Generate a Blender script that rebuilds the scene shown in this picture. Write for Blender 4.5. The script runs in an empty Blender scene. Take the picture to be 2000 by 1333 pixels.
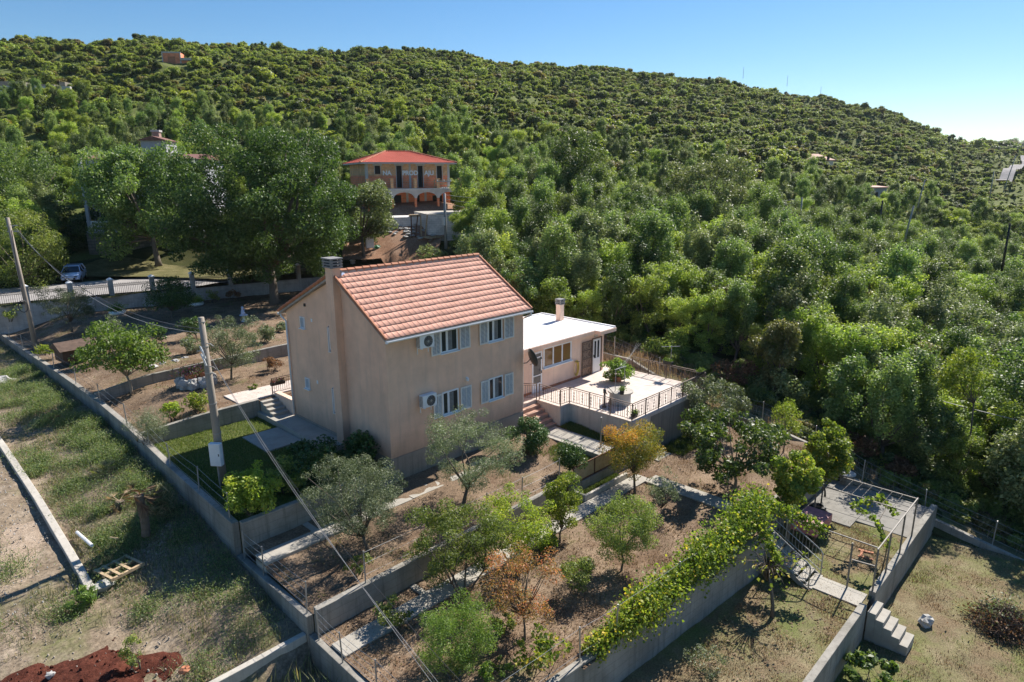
import bpy, math, random
import numpy as np
from mathutils import Vector, Matrix, Euler
SC = bpy.context.scene
COL = SC.collection
# ---------------------------------------------------------------- camera
YAW, PIT, ROLL = math.radians(45.87), math.radians(14.04), math.radians(-0.23)
CAM = Vector((-15.70, -22.69, 12.15))
cd = bpy.data.cameras.new('camera'); cam = bpy.data.objects.new('camera', cd); COL.objects.link(cam)
cd.sensor_width = 36.0; cd.lens = 23.204; cd.clip_start = 0.1; cd.clip_end = 6000
cam.matrix_world = Matrix.Translation(CAM) @ (Euler((math.pi/2-PIT, 0, -YAW)).to_matrix().to_4x4() @ Matrix.Rotation(ROLL, 4, 'Z'))
SC.camera = cam
# ---------------------------------------------------------------- sky, sun, exposure
SUN_EL, SUN_AZ = math.radians(42.5), math.radians(84.5)
w = bpy.data.worlds.new('World'); SC.world = w; w.use_nodes = True
nt = w.node_tree; nt.nodes.clear()
sky = nt.nodes.new('ShaderNodeTexSky'); sky.sky_type = 'NISHITA'; sky.sun_disc = False
sky.sun_elevation = SUN_EL; sky.sun_rotation = SUN_AZ; sky.altitude = 200; sky.air_density = 1.0; sky.dust_density = 0.1; sky.ozone_density = 3.0
bg = nt.nodes.new('ShaderNodeBackground'); bg.inputs['Strength'].default_value = 0.072
wo = nt.nodes.new('ShaderNodeOutputWorld')
hs = nt.nodes.new('ShaderNodeHueSaturation'); hs.inputs['Saturation'].default_value = 1.25; nt.links.new(sky.outputs[0], hs.inputs['Color']); nt.links.new(hs.outputs[0], bg.inputs[0]); nt.links.new(bg.outputs[0], wo.inputs[0])
sd = bpy.data.lights.new('sun', 'SUN'); sd.energy = 5.0; sd.angle = math.radians(0.5); sd.color = (1.0, 0.94, 0.85)
sun = bpy.data.objects.new('sun', sd); COL.objects.link(sun)
sv = Vector((math.sin(SUN_AZ)*math.cos(SUN_EL), math.cos(SUN_AZ)*math.cos(SUN_EL), math.sin(SUN_EL)))
sun.rotation_euler = (-sv).to_track_quat('-Z', 'Y').to_euler(); sun.location = sv*80
SC.view_settings.view_transform = 'Standard'; SC.view_settings.look = 'None'; SC.view_settings.gamma = 1.0
SC.view_settings.exposure = 0.8
SC.render.engine = 'CYCLES'
cy = SC.cycles
cy.max_bounces = 7; cy.diffuse_bounces = 4; cy.glossy_bounces = 2; cy.transmission_bounces = 4; cy.transparent_max_bounces = 4
cy.caustics_reflective = False; cy.caustics_refractive = False
cy.sample_clamp_indirect = 4.0
# ---------------------------------------------------------------- helpers
def rng_of(s): return np.random.default_rng(s)
def tag(o, label=None, cat=None, group=None, kind=None):
    if label: o['label'] = label
    if cat: o['category'] = cat
    if group: o['group'] = group
    if kind: o['kind'] = kind
    return o
def thing(name, label, cat, loc=(0, 0, 0), rz=0, group=None):
    o = bpy.data.objects.new(name, None); o.empty_display_size = .3; COL.objects.link(o)
    o.location = loc; o.rotation_euler = (0, 0, rz)
    return tag(o, label, cat, group)
def link(name, me, mat, parent=None, col=None):
    o = bpy.data.objects.new(name, me)
    if mat is not None and not me.materials: me.materials.append(mat)
    (col or COL).objects.link(o)
    if parent is not None: o.parent = parent
    return o
def mesh_np(name, V, F, mat, parent=None, tint=None, smooth=False, col=None):
    V = np.asarray(V, np.float32); F = np.asarray(F, np.int32); k = F.shape[1]
    me = bpy.data.meshes.new(name)
    me.vertices.add(len(V)); me.vertices.foreach_set('co', V.ravel())
    me.loops.add(F.size); me.loops.foreach_set('vertex_index', F.ravel())
    me.polygons.add(len(F)); me.polygons.foreach_set('loop_start', np.arange(0, F.size, k, dtype=np.int32))
    me.polygons.foreach_set('loop_total', np.full(len(F), k, np.int32))
    if smooth: me.polygons.foreach_set('use_smooth', np.ones(len(F), bool))
    me.update(calc_edges=True)
    if tint is not None:
        a = me.attributes.new('tint', 'FLOAT', 'FACE'); a.data.foreach_set('value', np.asarray(tint, np.float32))
    return link(name, me, mat, parent, col)
class MB:
    def __init__(s): s.v = []; s.f = []
    def add(s, V, F):
        n = len(s.v); s.v += [tuple(p) for p in V]; s.f += [tuple(i+n for i in f) for f in F]; return s
    def box(s, x0, y0, z0, x1, y1, z1):
        return s.add([(x0,y0,z0),(x1,y0,z0),(x1,y1,z0),(x0,y1,z0),(x0,y0,z1),(x1,y0,z1),(x1,y1,z1),(x0,y1,z1)],
                     [(3,2,1,0),(4,5,6,7),(0,1,5,4),(1,2,6,5),(2,3,7,6),(3,0,4,7)])
    def bar(s, p0, p1, w, h=None, up=(0,0,1)):     # rectangular bar from p0 to p1
        p0 = Vector(p0); p1 = Vector(p1); d = (p1-p0).normalized(); h = h or w
        u = Vector(up)
        if abs(d.dot(u)) > .98: u = Vector((1,0,0))
        sx = d.cross(u).normalized()*w/2; sz = sx.cross(d).normalized()*h/2
        V = [p+a*sx+b*sz for p in (p0,p1) for a,b in ((-1,-1),(1,-1),(1,1),(-1,1))]
        return s.add(V, [(0,3,2,1),(4,5,6,7),(0,1,5,4),(1,2,6,5),(2,3,7,6),(3,0,4,7)])
    def prism(s, poly, z0, z1):                    # poly: xy list counter-clockwise; z1 number
        n = len(poly)
        V = [(x,y,z0) for x,y in poly]+[(x,y,z1) for x,y in poly]
        return s.add(V, [tuple(range(n-1,-1,-1)), tuple(range(n,2*n))]+[(i,(i+1)%n,(i+1)%n+n,i+n) for i in range(n)])
    def prof(s, poly, axis, a0, a1):               # profile polygon extruded along axis 'x' or 'y'; poly of (other,z)
        n = len(poly)
        P = (lambda t,q: (t,q[0],q[1])) if axis == 'x' else (lambda t,q: (q[0],t,q[1]))
        V = [P(a0,q) for q in poly]+[P(a1,q) for q in poly]
        return s.add(V, [tuple(range(n-1,-1,-1)), tuple(range(n,2*n))]+[(i,(i+1)%n,(i+1)%n+n,i+n) for i in range(n)])
    def tube(s, pts, rad, n=6, cap=True):
        pts = [Vector(p) for p in pts]; m = len(pts)
        if not hasattr(rad, '__len__'): rad = [rad]*m
        V = []; F = []
        prev = None
        for i, p in enumerate(pts):
            d = (pts[min(i+1,m-1)]-pts[max(i-1,0)])
            d = d.normalized() if d.length > 1e-9 else Vector((0,0,1))
            if prev is None:
                a = Vector((1,0,0)) if abs(d.x) < .8 else Vector((0,1,0))
            else: a = prev
            a = (a-d*a.dot(d)).normalized(); b = d.cross(a); prev = a
            V += [p+(a*math.cos(t)+b*math.sin(t))*rad[i] for t in [2*math.pi*k/n for k in range(n)]]
        for i in range(m-1):
            for k in range(n):
                k2 = (k+1) % n
                F.append((i*n+k, i*n+k2, (i+1)*n+k2, (i+1)*n+k))
        if cap: F.append(tuple(range(n-1,-1,-1))); F.append(tuple(range((m-1)*n, m*n)))
        return s.add(V, F)
    def cyl(s, c, r, z0, z1, n=16, r1=None):
        return s.tube([(c[0],c[1],z0),(c[0],c[1],z1)], [r, r if r1 is None else r1], n)
    def rock(s, c, r, seed=0, sq=.7):
        g = rng_of(seed); n0, m0 = 9, 6
        V = []; F = []
        for i in range(m0+1):
            for k in range(n0):
                th = math.pi*i/m0; ph = 2*math.pi*k/n0
                rr = (1+.28*(g.random()-.5)*2) if 0 < i < m0 else 1
                V.append((c[0]+r[0]*rr*math.sin(th)*math.cos(ph), c[1]+r[1]*rr*math.sin(th)*math.sin(ph), c[2]+r[2]*rr*math.cos(th)))
        for i in range(m0):
            for k in range(n0):
                F.append((i*n0+k, (i+1)*n0+k, (i+1)*n0+(k+1)%n0, i*n0+(k+1)%n0))
        return s.add(V, F)
    def build(s, name, mat, parent=None, smooth=False, bevel=0, col=None):
        me = bpy.data.meshes.new(name); me.from_pydata(s.v, [], s.f); me.update()
        if smooth:
            for p in me.polygons: p.use_smooth = True
        o = link(name, me, mat, parent, col)
        if bevel:
            m = o.modifiers.new('bevel', 'BEVEL'); m.width = bevel; m.segments = 2; m.limit_method = 'ANGLE'
        return o
# ---------------------------------------------------------------- materials
def newmat(name):
    m = bpy.data.materials.new(name); m.use_nodes = True; n = m.node_tree; n.nodes.clear()
    out = n.nodes.new('ShaderNodeOutputMaterial'); b = n.nodes.new('ShaderNodeBsdfPrincipled')
    n.links.new(b.outputs[0], out.inputs[0]); return m, n, b, out
def nd(n, t, **kw):
    x = n.nodes.new(t)
    for k, v in kw.items():
        if k in x.inputs: x.inputs[k].default_value = v
        else: setattr(x, k, v)
    return x
def pos(n, scale=(1,1,1)):
    g = n.nodes.new('ShaderNodeNewGeometry'); mp = n.nodes.new('ShaderNodeMapping'); mp.inputs['Scale'].default_value = scale
    n.links.new(g.outputs['Position'], mp.inputs[0]); return mp.outputs[0]
def noise(n, vec, scale, detail=5, rough=.6):
    x = nd(n, 'ShaderNodeTexNoise', Scale=scale, Detail=detail, Roughness=rough); n.links.new(vec, x.inputs['Vector']); return x.outputs[0]
def ramp(n, fac, stops):
    r = n.nodes.new('ShaderNodeValToRGB'); n.links.new(fac, r.inputs[0]); e = r.color_ramp.elements
    while len(e) < len(stops): e.new(.5)
    for i, (p, c) in enumerate(stops):
        e[i].position = p; e[i].color = (*c, 1) if len(c) == 3 else c
    return r.outputs[0]
def mix(n, fac, a, b, mode='MIX'):
    x = n.nodes.new('ShaderNodeMix'); x.data_type = 'RGBA'; x.blend_type = mode
    for s, v in ((0, fac), (6, a), (7, b)):
        if hasattr(v, 'is_linked') or hasattr(v, 'links'): n.links.new(v, x.inputs[s])
        else: x.inputs[s].default_value = v if s == 0 else (*v, 1)
    return x.outputs[2]
def bump(n, b, h, strength=.3, dist=.02):
    x = nd(n, 'ShaderNodeBump', Strength=strength, Distance=dist); n.links.new(h, x.inputs['Height']); n.links.new(x.outputs[0], b.inputs['Normal'])
def plain(name, c, rough=.6, metal=0, var=.25, scale=3, spec=.4, bmp=.15, bscale=40):
    m, n, b, o = newmat(name); p = pos(n)
    f = noise(n, p, scale)
    lo = tuple(v*(1-var) for v in c); hi = tuple(min(1, v*(1+var)) for v in c)
    n.links.new(ramp(n, f, [(.3, lo), (.7, hi)]), b.inputs['Base Color'])
    b.inputs['Roughness'].default_value = rough; b.inputs['Metallic'].default_value = metal; b.inputs['Specular IOR Level'].default_value = spec
    if bmp: bump(n, b, noise(n, p, bscale, 3), bmp, .01)
    return m
def wallmat(name, c, stain, streak=.6, rough=.9, blotch=1.0, grain=60, sscale=(5,5,.35), joints=False, grime=None):
    """plaster or concrete: blotches, vertical rain streaks, fine grain"""
    m, n, b, o = newmat(name); p = pos(n)
    base = ramp(n, noise(n, p, .9*blotch, 6, .65), [(.3, tuple(v*.86 for v in c)), (.7, tuple(min(1,v*1.1) for v in c))])
    st = ramp(n, noise(n, pos(n, sscale), 1.0, 5, .7), [(.5, (0,0,0)), (.72, (1,1,1))])
    k = n.nodes.new('ShaderNodeMath'); k.operation = 'MULTIPLY'; k.inputs[1].default_value = streak; n.links.new(st, k.inputs[0])
    c1 = mix(n, k.outputs[0], base, stain)
    def math_(op, a, v):
        x = n.nodes.new('ShaderNodeMath'); x.operation = op; n.links.new(a, x.inputs[0])
        if hasattr(v, 'links'): n.links.new(v, x.inputs[1])
        else: x.inputs[1].default_value = v
        return x.outputs[0]
    if joints or grime:
        g_ = n.nodes.new('ShaderNodeNewGeometry'); sp = n.nodes.new('ShaderNodeSeparateXYZ'); n.links.new(g_.outputs['Position'], sp.inputs[0])
    if joints:                                     # marks of the shuttering boards and the pour joints
        wob = math_('MULTIPLY', noise(n, p, 1.5, 2), .12)
        hz = math_('LESS_THAN', math_('FRACT', math_('MULTIPLY', math_('ADD', sp.outputs[2], wob), 3.1), 1.0), .055)
        vz = math_('LESS_THAN', math_('FRACT', math_('MULTIPLY', math_('ADD', math_('ADD', sp.outputs[0], sp.outputs[1]), wob), .42), 1.0), .012)
        jm = math_('MULTIPLY', math_('MAXIMUM', hz, vz), .5)
        c1 = mix(n, jm, c1, tuple(v*.45 for v in c))
        big = ramp(n, noise(n, p, .55, 7, .7), [(.44, (0,0,0)), (.62, (1,1,1))])
        c1 = mix(n, math_('MULTIPLY', big, .45), c1, (.13,.125,.10))
    if grime:
        lo, hi, gc = grime
        mr_ = n.nodes.new('ShaderNodeMapRange'); mr_.inputs['From Min'].default_value = hi; mr_.inputs['From Max'].default_value = lo; n.links.new(math_('ADD', sp.outputs[2], math_('MULTIPLY', noise(n, pos(n, (2.2,2.2,.5)), 1.0, 6, .7), -1.1)), mr_.inputs['Value'])
        c1 = mix(n, math_('MULTIPLY', mr_.outputs[0], .6), c1, gc)
    fine = ramp(n, noise(n, p, grain, 3), [(.3, (.82,.82,.82)), (.7, (1.1,1.1,1.1))])
    n.links.new(mix(n, 1.0, c1, fine, 'MULTIPLY'), b.inputs['Base Color'])
    b.inputs['Roughness'].default_value = rough; b.inputs['Specular IOR Level'].default_value = .25
    bump(n, b, noise(n, p, grain, 4), .35, .01)
    return m
def groundmat(name, stops, scale=.5, litter=None, fine=(.55, 1.3), fscale=14, patch=None, pscale=.25, pth=(.5,.62), bmp=.6, bdist=.05):
    m, n, b, o = newmat(name); p = pos(n)
    c = ramp(n, noise(n, p, scale, 8, .7), stops)
    if patch is not None:
        a = ramp(n, noise(n, p, pscale, 9, .72), [(pth[0], (0,0,0)), (pth[1], (1,1,1))])
        c = mix(n, a, c, patch)
    if litter is not None:
        a = ramp(n, noise(n, p, .55, 8, .68), [(.50, (0,0,0)), (.60, (.8,.8,.8))]); c = mix(n, a, c, litter)
    fn = noise(n, p, fscale, 6, .75)
    f = ramp(n, fn, [(.32, (fine[0],)*3), (.68, (fine[1],)*3)])
    n.links.new(mix(n, 1.0, c, f, 'MULTIPLY'), b.inputs['Base Color'])
    b.inputs['Roughness'].default_value = .95; b.inputs['Specular IOR Level'].default_value = .1
    bump(n, b, fn, bmp, bdist)
    return m
def leafmat(name, cols, trans=.4, rough=.5, hue=.0, val=.25, tcol=(1.25,1.35,.5), spec=.35, gain=2.2):
    rough = max(rough, .5); spec *= .95; cols = [(min(.8, c[0]*gain*1.05), min(.8, c[1]*gain), min(.8, c[2]*gain*1.15)) for c in cols]
    m, n, b, o = newmat(name)
    at = n.nodes.new('ShaderNodeAttribute'); at.attribute_name = 'tint'
    k = len(cols)
    c = ramp(n, at.outputs['Fac'], [(i/(k-1) if k > 1 else 0, q) for i, q in enumerate(cols)])
    oi = n.nodes.new('ShaderNodeObjectInfo')
    mr = nd(n, 'ShaderNodeMapRange'); mr.inputs['To Min'].default_value = 1-val; mr.inputs['To Max'].default_value = 1+val
    n.links.new(oi.outputs['Random'], mr.inputs['Value'])
    hs = n.nodes.new('ShaderNodeHueSaturation'); n.links.new(c, hs.inputs['Color']); n.links.new(mr.outputs[0], hs.inputs['Value'])
    if hue:
        ml = n.nodes.new('ShaderNodeMath'); ml.operation = 'MULTIPLY'; ml.inputs[1].default_value = 7.31; n.links.new(oi.outputs['Random'], ml.inputs[0])
        fr = n.nodes.new('ShaderNodeMath'); fr.operation = 'FRACT'; n.links.new(ml.outputs[0], fr.inputs[0])
        m2 = nd(n, 'ShaderNodeMapRange'); m2.inputs['To Min'].default_value = .5-hue; m2.inputs['To Max'].default_value = .5+hue
        n.links.new(fr.outputs[0], m2.inputs['Value']); n.links.new(m2.outputs[0], hs.inputs['Hue'])
    n.links.new(hs.outputs[0], b.inputs['Base Color'])
    b.inputs['Roughness'].default_value = rough; b.inputs['Specular IOR Level'].default_value = spec
    t = n.nodes.new('ShaderNodeBsdfTranslucent'); n.links.new(mix(n, 1.0, hs.outputs[0], tcol, 'MULTIPLY'), t.inputs['Color'])
    ms = n.nodes.new('ShaderNodeMixShader'); ms.inputs[0].default_value = trans
    n.links.new(b.outputs[0], ms.inputs[1]); n.links.new(t.outputs[0], ms.inputs[2]); n.links.new(ms.outputs[0], o.inputs[0])
    return m
M = {}
M['concrete'] = wallmat('old concrete', (.36,.335,.295), (.10,.095,.085), .6, joints=True)
M['concrete_light'] = wallmat('pale concrete', (.52,.48,.42), (.24,.22,.19), .5)
M['concrete_path'] = wallmat('concrete path', (.42,.39,.34), (.22,.2,.17), .4, sscale=(1.5,1.5,1.5))
M['dark_slab'] = wallmat('weathered slab', (.27,.255,.23), (.13,.125,.11), .5, sscale=(1.5,1.5,1.5))
M['roadwall'] = wallmat('road wall concrete', (.50,.48,.46), (.25,.23,.21), .5, joints=True)
M['plaster'] = wallmat('peach house plaster', (.86,.565,.405), (.52,.38,.30), .38, sscale=(3.0,3.0,.25), grime=(-.6, .5, (.26,.2,.16)))
M['plinth'] = wallmat('grey plinth', (.30,.275,.245), (.12,.11,.1), .5)
M['annex'] = wallmat('light peach plaster', (.90,.64,.49), (.6,.43,.33), .3, sscale=(4,4,.3))
M['terrace_wall'] = wallmat('whitewashed wall', (.62,.57,.52), (.22,.2,.18), .45)
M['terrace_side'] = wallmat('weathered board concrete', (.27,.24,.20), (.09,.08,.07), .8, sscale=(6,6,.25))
M['white'] = plain('white paint', (.78,.79,.8), .45, var=.06, bmp=.05)
M['shutter'] = plain('ivory shutter paint', (.80,.755,.69), .5, var=.06, bmp=.05)
M['white_roof'] = plain('white roof coating', (.82,.82,.81), .6, var=.05, scale=1.2, bmp=.05)
M['metal_grey'] = plain('galvanised steel', (.38,.38,.37), .5, .6, var=.2)
M['frame_steel'] = plain('dull painted steel', (.20,.175,.15), .6, .0, var=.3, scale=6)
M['iron'] = plain('dark wrought iron', (.10,.085,.075), .55, .3)
M['rust_iron'] = plain('brown painted iron', (.16,.115,.09), .6, .2)
M['dark'] = plain('near black', (.02,.02,.02), .6, bmp=0)
M['pole'] = wallmat('pole concrete', (.36,.31,.26), (.2,.17,.14), .5)
M['pole_grey'] = wallmat('grey pole concrete', (.34,.34,.33), (.2,.2,.19), .4)
M['cable'] = plain('black cable', (.05,.05,.055), .5, bmp=0)
M['cable_grey'] = plain('grey cable', (.28,.28,.28), .5, bmp=0)
M['wood'] = plain('pale timber', (.45,.33,.2), .8, var=.3, scale=6)
M['wood_dark'] = plain('brown boards', (.11,.07,.05), .8, var=.4, scale=4)
M['stone'] = wallmat('limestone', (.46,.45,.43), (.2,.2,.19), .6, sscale=(2,2,2))
M['clod'] = plain('earth clods', (.27,.19,.13), .95, var=.35, scale=8)
M['dusty_stone'] = plain('dusty stones', (.36,.31,.26), .9, var=.35, scale=8)
M['pink'] = plain('pink oilcloth', (.52,.20,.22), .5, var=.25, scale=5)
M['terracotta'] = plain('terracotta', (.42,.17,.09), .8, var=.2)
M['bark'] = wallmat('grey bark', (.16,.13,.10), (.06,.05,.04), .6, sscale=(9,9,1))
M['bark_pale'] = wallmat('pale bark', (.30,.25,.19), (.12,.1,.08), .5, sscale=(9,9,1))
M['green_plastic'] = plain('green plastic', (.03,.14,.06), .5)
M['hose'] = plain('yellow hose', (.62,.43,.10), .5)
M['red_flower'] = plain('red petals', (.55,.03,.04), .6)
M['blue_white'] = plain('pale blue paint', (.5,.58,.72), .5)
def glassmat(name, c, rough=.06):
    m, n, b, o = newmat(name); b.inputs['Base Color'].default_value = (*c, 1); b.inputs['Roughness'].default_value = rough; b.inputs['Specular IOR Level'].default_value = .6
    return m
M['glass'] = glassmat('dark window glass', (.035,.04,.045))
M['glass_lit_room'] = glassmat('warm lit room glass', (.22,.12,.05))  # brown glass colour carries the warm light of the room behind
M['carglass'] = glassmat('car glass', (.01,.012,.015), .03)
def tilemat(name, cols, rough=.75):
    m, n, b, o = newmat(name); at = n.nodes.new('ShaderNodeAttribute'); at.attribute_name = 'tint'
    mr = nd(n, 'ShaderNodeMapRange'); mr.inputs['From Min'].default_value = -1; mr.inputs['From Max'].default_value = 1; n.links.new(at.outputs['Fac'], mr.inputs['Value'])
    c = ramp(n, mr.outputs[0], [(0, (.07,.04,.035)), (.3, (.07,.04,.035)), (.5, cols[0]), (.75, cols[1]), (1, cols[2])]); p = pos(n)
    f = ramp(n, noise(n, p, 1.6, 6), [(.3, (.86,.84,.82)), (.7, (1.06,1.06,1.06))])
    n.links.new(mix(n, 1.0, c, f, 'MULTIPLY'), b.inputs['Base Color']); b.inputs['Roughness'].default_value = rough; b.inputs['Specular IOR Level'].default_value = .3
    bump(n, b, noise(n, p, 50, 3), .2, .01)
    return m
M['tile'] = tilemat('salmon roof tile', [(.77,.375,.265), (.82,.425,.31), (.86,.47,.355)])
M['tile_red'] = tilemat('new red roof tile', [(.58,.11,.07), (.64,.13,.085), (.68,.16,.105)])
M['mortar'] = plain('grey mortar', (.33,.31,.29), .9)
def gridtile(name, c, line, size, rot=0):
    m, n, b, o = newmat(name); p = pos(n)
    br = nd(n, 'ShaderNodeTexBrick', Scale=1.0); br.offset = 0; br.inputs['Brick Width'].default_value = size; br.inputs['Row Height'].default_value = size
    br.inputs['Mortar Size'].default_value = .008; br.inputs['Color1'].default_value = (*c, 1); br.inputs['Color2'].default_value = (*[v*.9 for v in c], 1); br.inputs['Mortar'].default_value = (*line, 1)
    n.links.new(p, br.inputs['Vector'])
    f = ramp(n, noise(n, p, 2.5, 6), [(.3, (.82,.8,.78)), (.7, (1.08,1.08,1.08))])
    n.links.new(mix(n, 1.0, br.outputs[0], f, 'MULTIPLY'), b.inputs['Base Color']); b.inputs['Roughness'].default_value = .55; b.inputs['Specular IOR Level'].default_value = .35
    return m
M['terrace_tile'] = gridtile('beige floor tile', (.70,.60,.53), (.5,.42,.37), .33)
M['step_tile'] = gridtile('salmon step tile', (.55,.35,.26), (.4,.3,.24), .3)
def brickmat(name, c1, c2, mort, bw=.33, bh=.22):
    m, n, b, o = newmat(name)
    tc = n.nodes.new('ShaderNodeTexCoord'); sp = n.nodes.new('ShaderNodeSeparateXYZ'); cb = n.nodes.new('ShaderNodeCombineXYZ'); ad = n.nodes.new('ShaderNodeMath')
    n.links.new(tc.outputs['Object'], sp.inputs[0]); n.links.new(sp.outputs[0], ad.inputs[0]); n.links.new(sp.outputs[1], ad.inputs[1])
    n.links.new(ad.outputs[0], cb.inputs[0]); n.links.new(sp.outputs[2], cb.inputs[1])
    br = nd(n, 'ShaderNodeTexBrick', Scale=1.0); br.inputs['Brick Width'].default_value = bw; br.inputs['Row Height'].default_value = bh; br.inputs['Mortar Size'].default_value = .018
    br.inputs['Color1'].default_value = (*c1, 1); br.inputs['Color2'].default_value = (*c2, 1); br.inputs['Mortar'].default_value = (*mort, 1)
    n.links.new(cb.outputs[0], br.inputs['Vector'])
    f = ramp(n, noise(n, pos(n), 1.2, 6), [(.3, (.7,.7,.7)), (.7, (1.15,1.12,1.1))])
    n.links.new(mix(n, 1.0, br.outputs[0], f, 'MULTIPLY'), b.inputs['Base Color']); b.inputs['Roughness'].default_value = .9
    return m
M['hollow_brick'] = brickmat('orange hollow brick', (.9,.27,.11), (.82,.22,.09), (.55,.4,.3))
M['pale_brick'] = brickmat('pale hollow brick', (.78,.47,.25), (.7,.36,.17), (.5,.4,.3))
M['block'] = brickmat('concrete block', (.76,.74,.72), (.7,.68,.66), (.55,.53,.52), .5, .25)
M['ashlar'] = brickmat('rough stone blocks', (.34,.30,.25), (.22,.2,.17), (.16,.14,.12), .5, .3)
M['raw'] = wallmat('raw cement', (.52,.50,.48), (.28,.27,.26), .4)
# ground
M['soil'] = groundmat('dry garden earth', [(.3,(.145,.102,.07)), (.5,(.235,.168,.115)), (.7,(.34,.25,.175))], .6, litter=(.15,.095,.06), fine=(.45,1.4), patch=(.16,.16,.06), pscale=.33, pth=(.56,.68))
M['drygrass'] = groundmat('dry cut grass', [(.3,(.135,.115,.065)), (.5,(.205,.17,.10)), (.7,(.29,.24,.15))], .7, litter=(.2,.145,.09), fine=(.5,1.4), patch=(.15,.17,.055), pscale=.3, pth=(.42,.6), fscale=18)
M['lawn'] = groundmat('green lawn', [(.3,(.09,.11,.03)), (.55,(.13,.15,.045)), (.75,(.22,.2,.09))], 1.2, fscale=22)
M['weedy'] = groundmat('weedy stony earth', [(.3,(.17,.13,.09)), (.5,(.27,.21,.15)), (.7,(.38,.31,.235))], .9, patch=(.14,.15,.06), pscale=.3, pth=(.5,.66), fscale=9, fine=(.5,1.35))
M['gravel'] = groundmat('tan gravel', [(.3,(.30,.225,.165)), (.5,(.38,.295,.22)), (.7,(.46,.37,.29))], 1.5, fscale=16, patch=(.16,.15,.07), pscale=.35, pth=(.6,.68))
M['redsoil'] = groundmat('dark red earth', [(.3,(.055,.018,.012)), (.55,(.11,.036,.024)), (.75,(.17,.065,.042))], 2.5, fscale=12, fine=(.5,1.4), bdist=.12)
M['undergrowth'] = groundmat('dark undergrowth', [(.3,(.045,.05,.018)), (.5,(.075,.08,.03)), (.7,(.12,.11,.05))], .4)
M['scrubland'] = groundmat('green brown scrub floor', [(.3,(.09,.11,.035)), (.5,(.14,.165,.05)), (.7,(.2,.2,.08))], .3)
M['yard'] = groundmat('red brown yard earth', [(.3,(.24,.135,.085)), (.5,(.33,.19,.12)), (.7,(.40,.26,.18))], .5, fscale=8)
M['road'] = groundmat('pale worn road', [(.3,(.27,.25,.24)), (.5,(.34,.32,.31)), (.7,(.42,.4,.385))], .8, fscale=12, fine=(.8,1.15), bmp=.2)
M['verge'] = groundmat('grassy verge', [(.3,(.10,.095,.04)), (.5,(.15,.14,.06)), (.7,(.24,.2,.11))], .7, fscale=10)
# leaves
L = {}
L['olive'] = leafmat('olive leaves', [(.05,.07,.03), (.09,.115,.052), (.2,.225,.14)], .26, .42, tcol=(1.1,1.2,.7), gain=1.95)
L['oak'] = leafmat('oak leaves', [(.024,.046,.014), (.043,.076,.02), (.088,.13,.038)], .32, .5, val=.1, gain=2.1)
L['citrus'] = leafmat('glossy dark leaves', [(.016,.04,.01), (.03,.062,.014), (.06,.10,.02)], .22, .3, spec=.5)
L['bright'] = leafmat('bright green leaves', [(.045,.08,.018), (.075,.12,.025), (.14,.18,.045)], .42, .45, gain=2.0)
L['yellowgreen'] = leafmat('yellow green leaves', [(.07,.105,.018), (.12,.16,.025), (.24,.23,.04)], .45, .45)
L['orange'] = leafmat('turning leaves', [(.07,.10,.02), (.13,.15,.025), (.30,.19,.035), (.42,.13,.05)], .45, .45, tcol=(1.3,1.2,.5))
L['sparse_red'] = leafmat('thin reddish leaves', [(.10,.10,.03), (.17,.13,.05), (.30,.15,.07), (.34,.10,.05)], .4, .5, tcol=(1.3,1.1,.5))
L['apple'] = leafmat('fruit tree leaves', [(.055,.08,.02), (.095,.125,.032), (.17,.18,.055)], .4, .45)
L['vine'] = leafmat('grape vine leaves', [(.045,.075,.014), (.08,.115,.02), (.15,.175,.03), (.32,.24,.04)], .45, .5, gain=1.95)
L['persimmon'] = leafmat('persimmon leaves', [(.022,.042,.012), (.045,.07,.017), (.09,.12,.025)], .35, .35, spec=.5)
L['greygreen'] = leafmat('oleander leaves', [(.05,.065,.035), (.085,.105,.055), (.17,.19,.12)], .25, .4)
L['dry'] = leafmat('dry brown leaves', [(.12,.07,.035), (.22,.13,.06), (.33,.22,.11)], .3, .6, tcol=(1.2,1,.6), gain=1.0)
L['grass'] = leafmat('weed blades', [(.045,.072,.026), (.075,.10,.042), (.16,.16,.08), (.3,.24,.14)], .3, .6, gain=1.7)
L['weed'] = leafmat('weed leaves', [(.045,.078,.026), (.075,.11,.04), (.13,.155,.075), (.22,.19,.11)], .42, .6, gain=2.5)
L['lawn'] = leafmat('lawn blades', [(.05,.08,.02), (.08,.115,.028), (.15,.15,.055)], .35, .6, gain=1.6)
L['straw'] = leafmat('straw', [(.22,.16,.085), (.32,.24,.13), (.42,.34,.2)], .3, .6, tcol=(1.1,1,.7), gain=1.0)
L['flower'] = leafmat('bed flowers', [(.05,.09,.02), (.08,.12,.03), (.30,.05,.09), (.22,.12,.34)], .3, .5, gain=1.0)
L['hill1'] = leafmat('scrub leaves olive green', [(.045,.062,.017), (.078,.098,.026), (.125,.14,.042)], .42, .55, hue=.014, val=.3, gain=2.75)
L['hill2'] = leafmat('scrub leaves yellow green', [(.06,.08,.018), (.10,.122,.028), (.155,.165,.045)], .45, .55, hue=.015, val=.25, gain=2.75)
L['hill3'] = leafmat('scrub leaves dark', [(.025,.04,.013), (.042,.06,.018), (.07,.088,.03)], .35, .55, hue=.012, val=.3, gain=2.4)
L['hill4'] = leafmat('scrub leaves rusty', [(.06,.06,.022), (.10,.088,.032), (.16,.12,.05)], .4, .55, hue=.012, val=.2, gain=2.4)
L['wood1'] = leafmat('wood leaves mid green', [(.032,.052,.018), (.062,.09,.027), (.12,.148,.05)], .38, .42, hue=.012, val=.3, gain=3.1)
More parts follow.
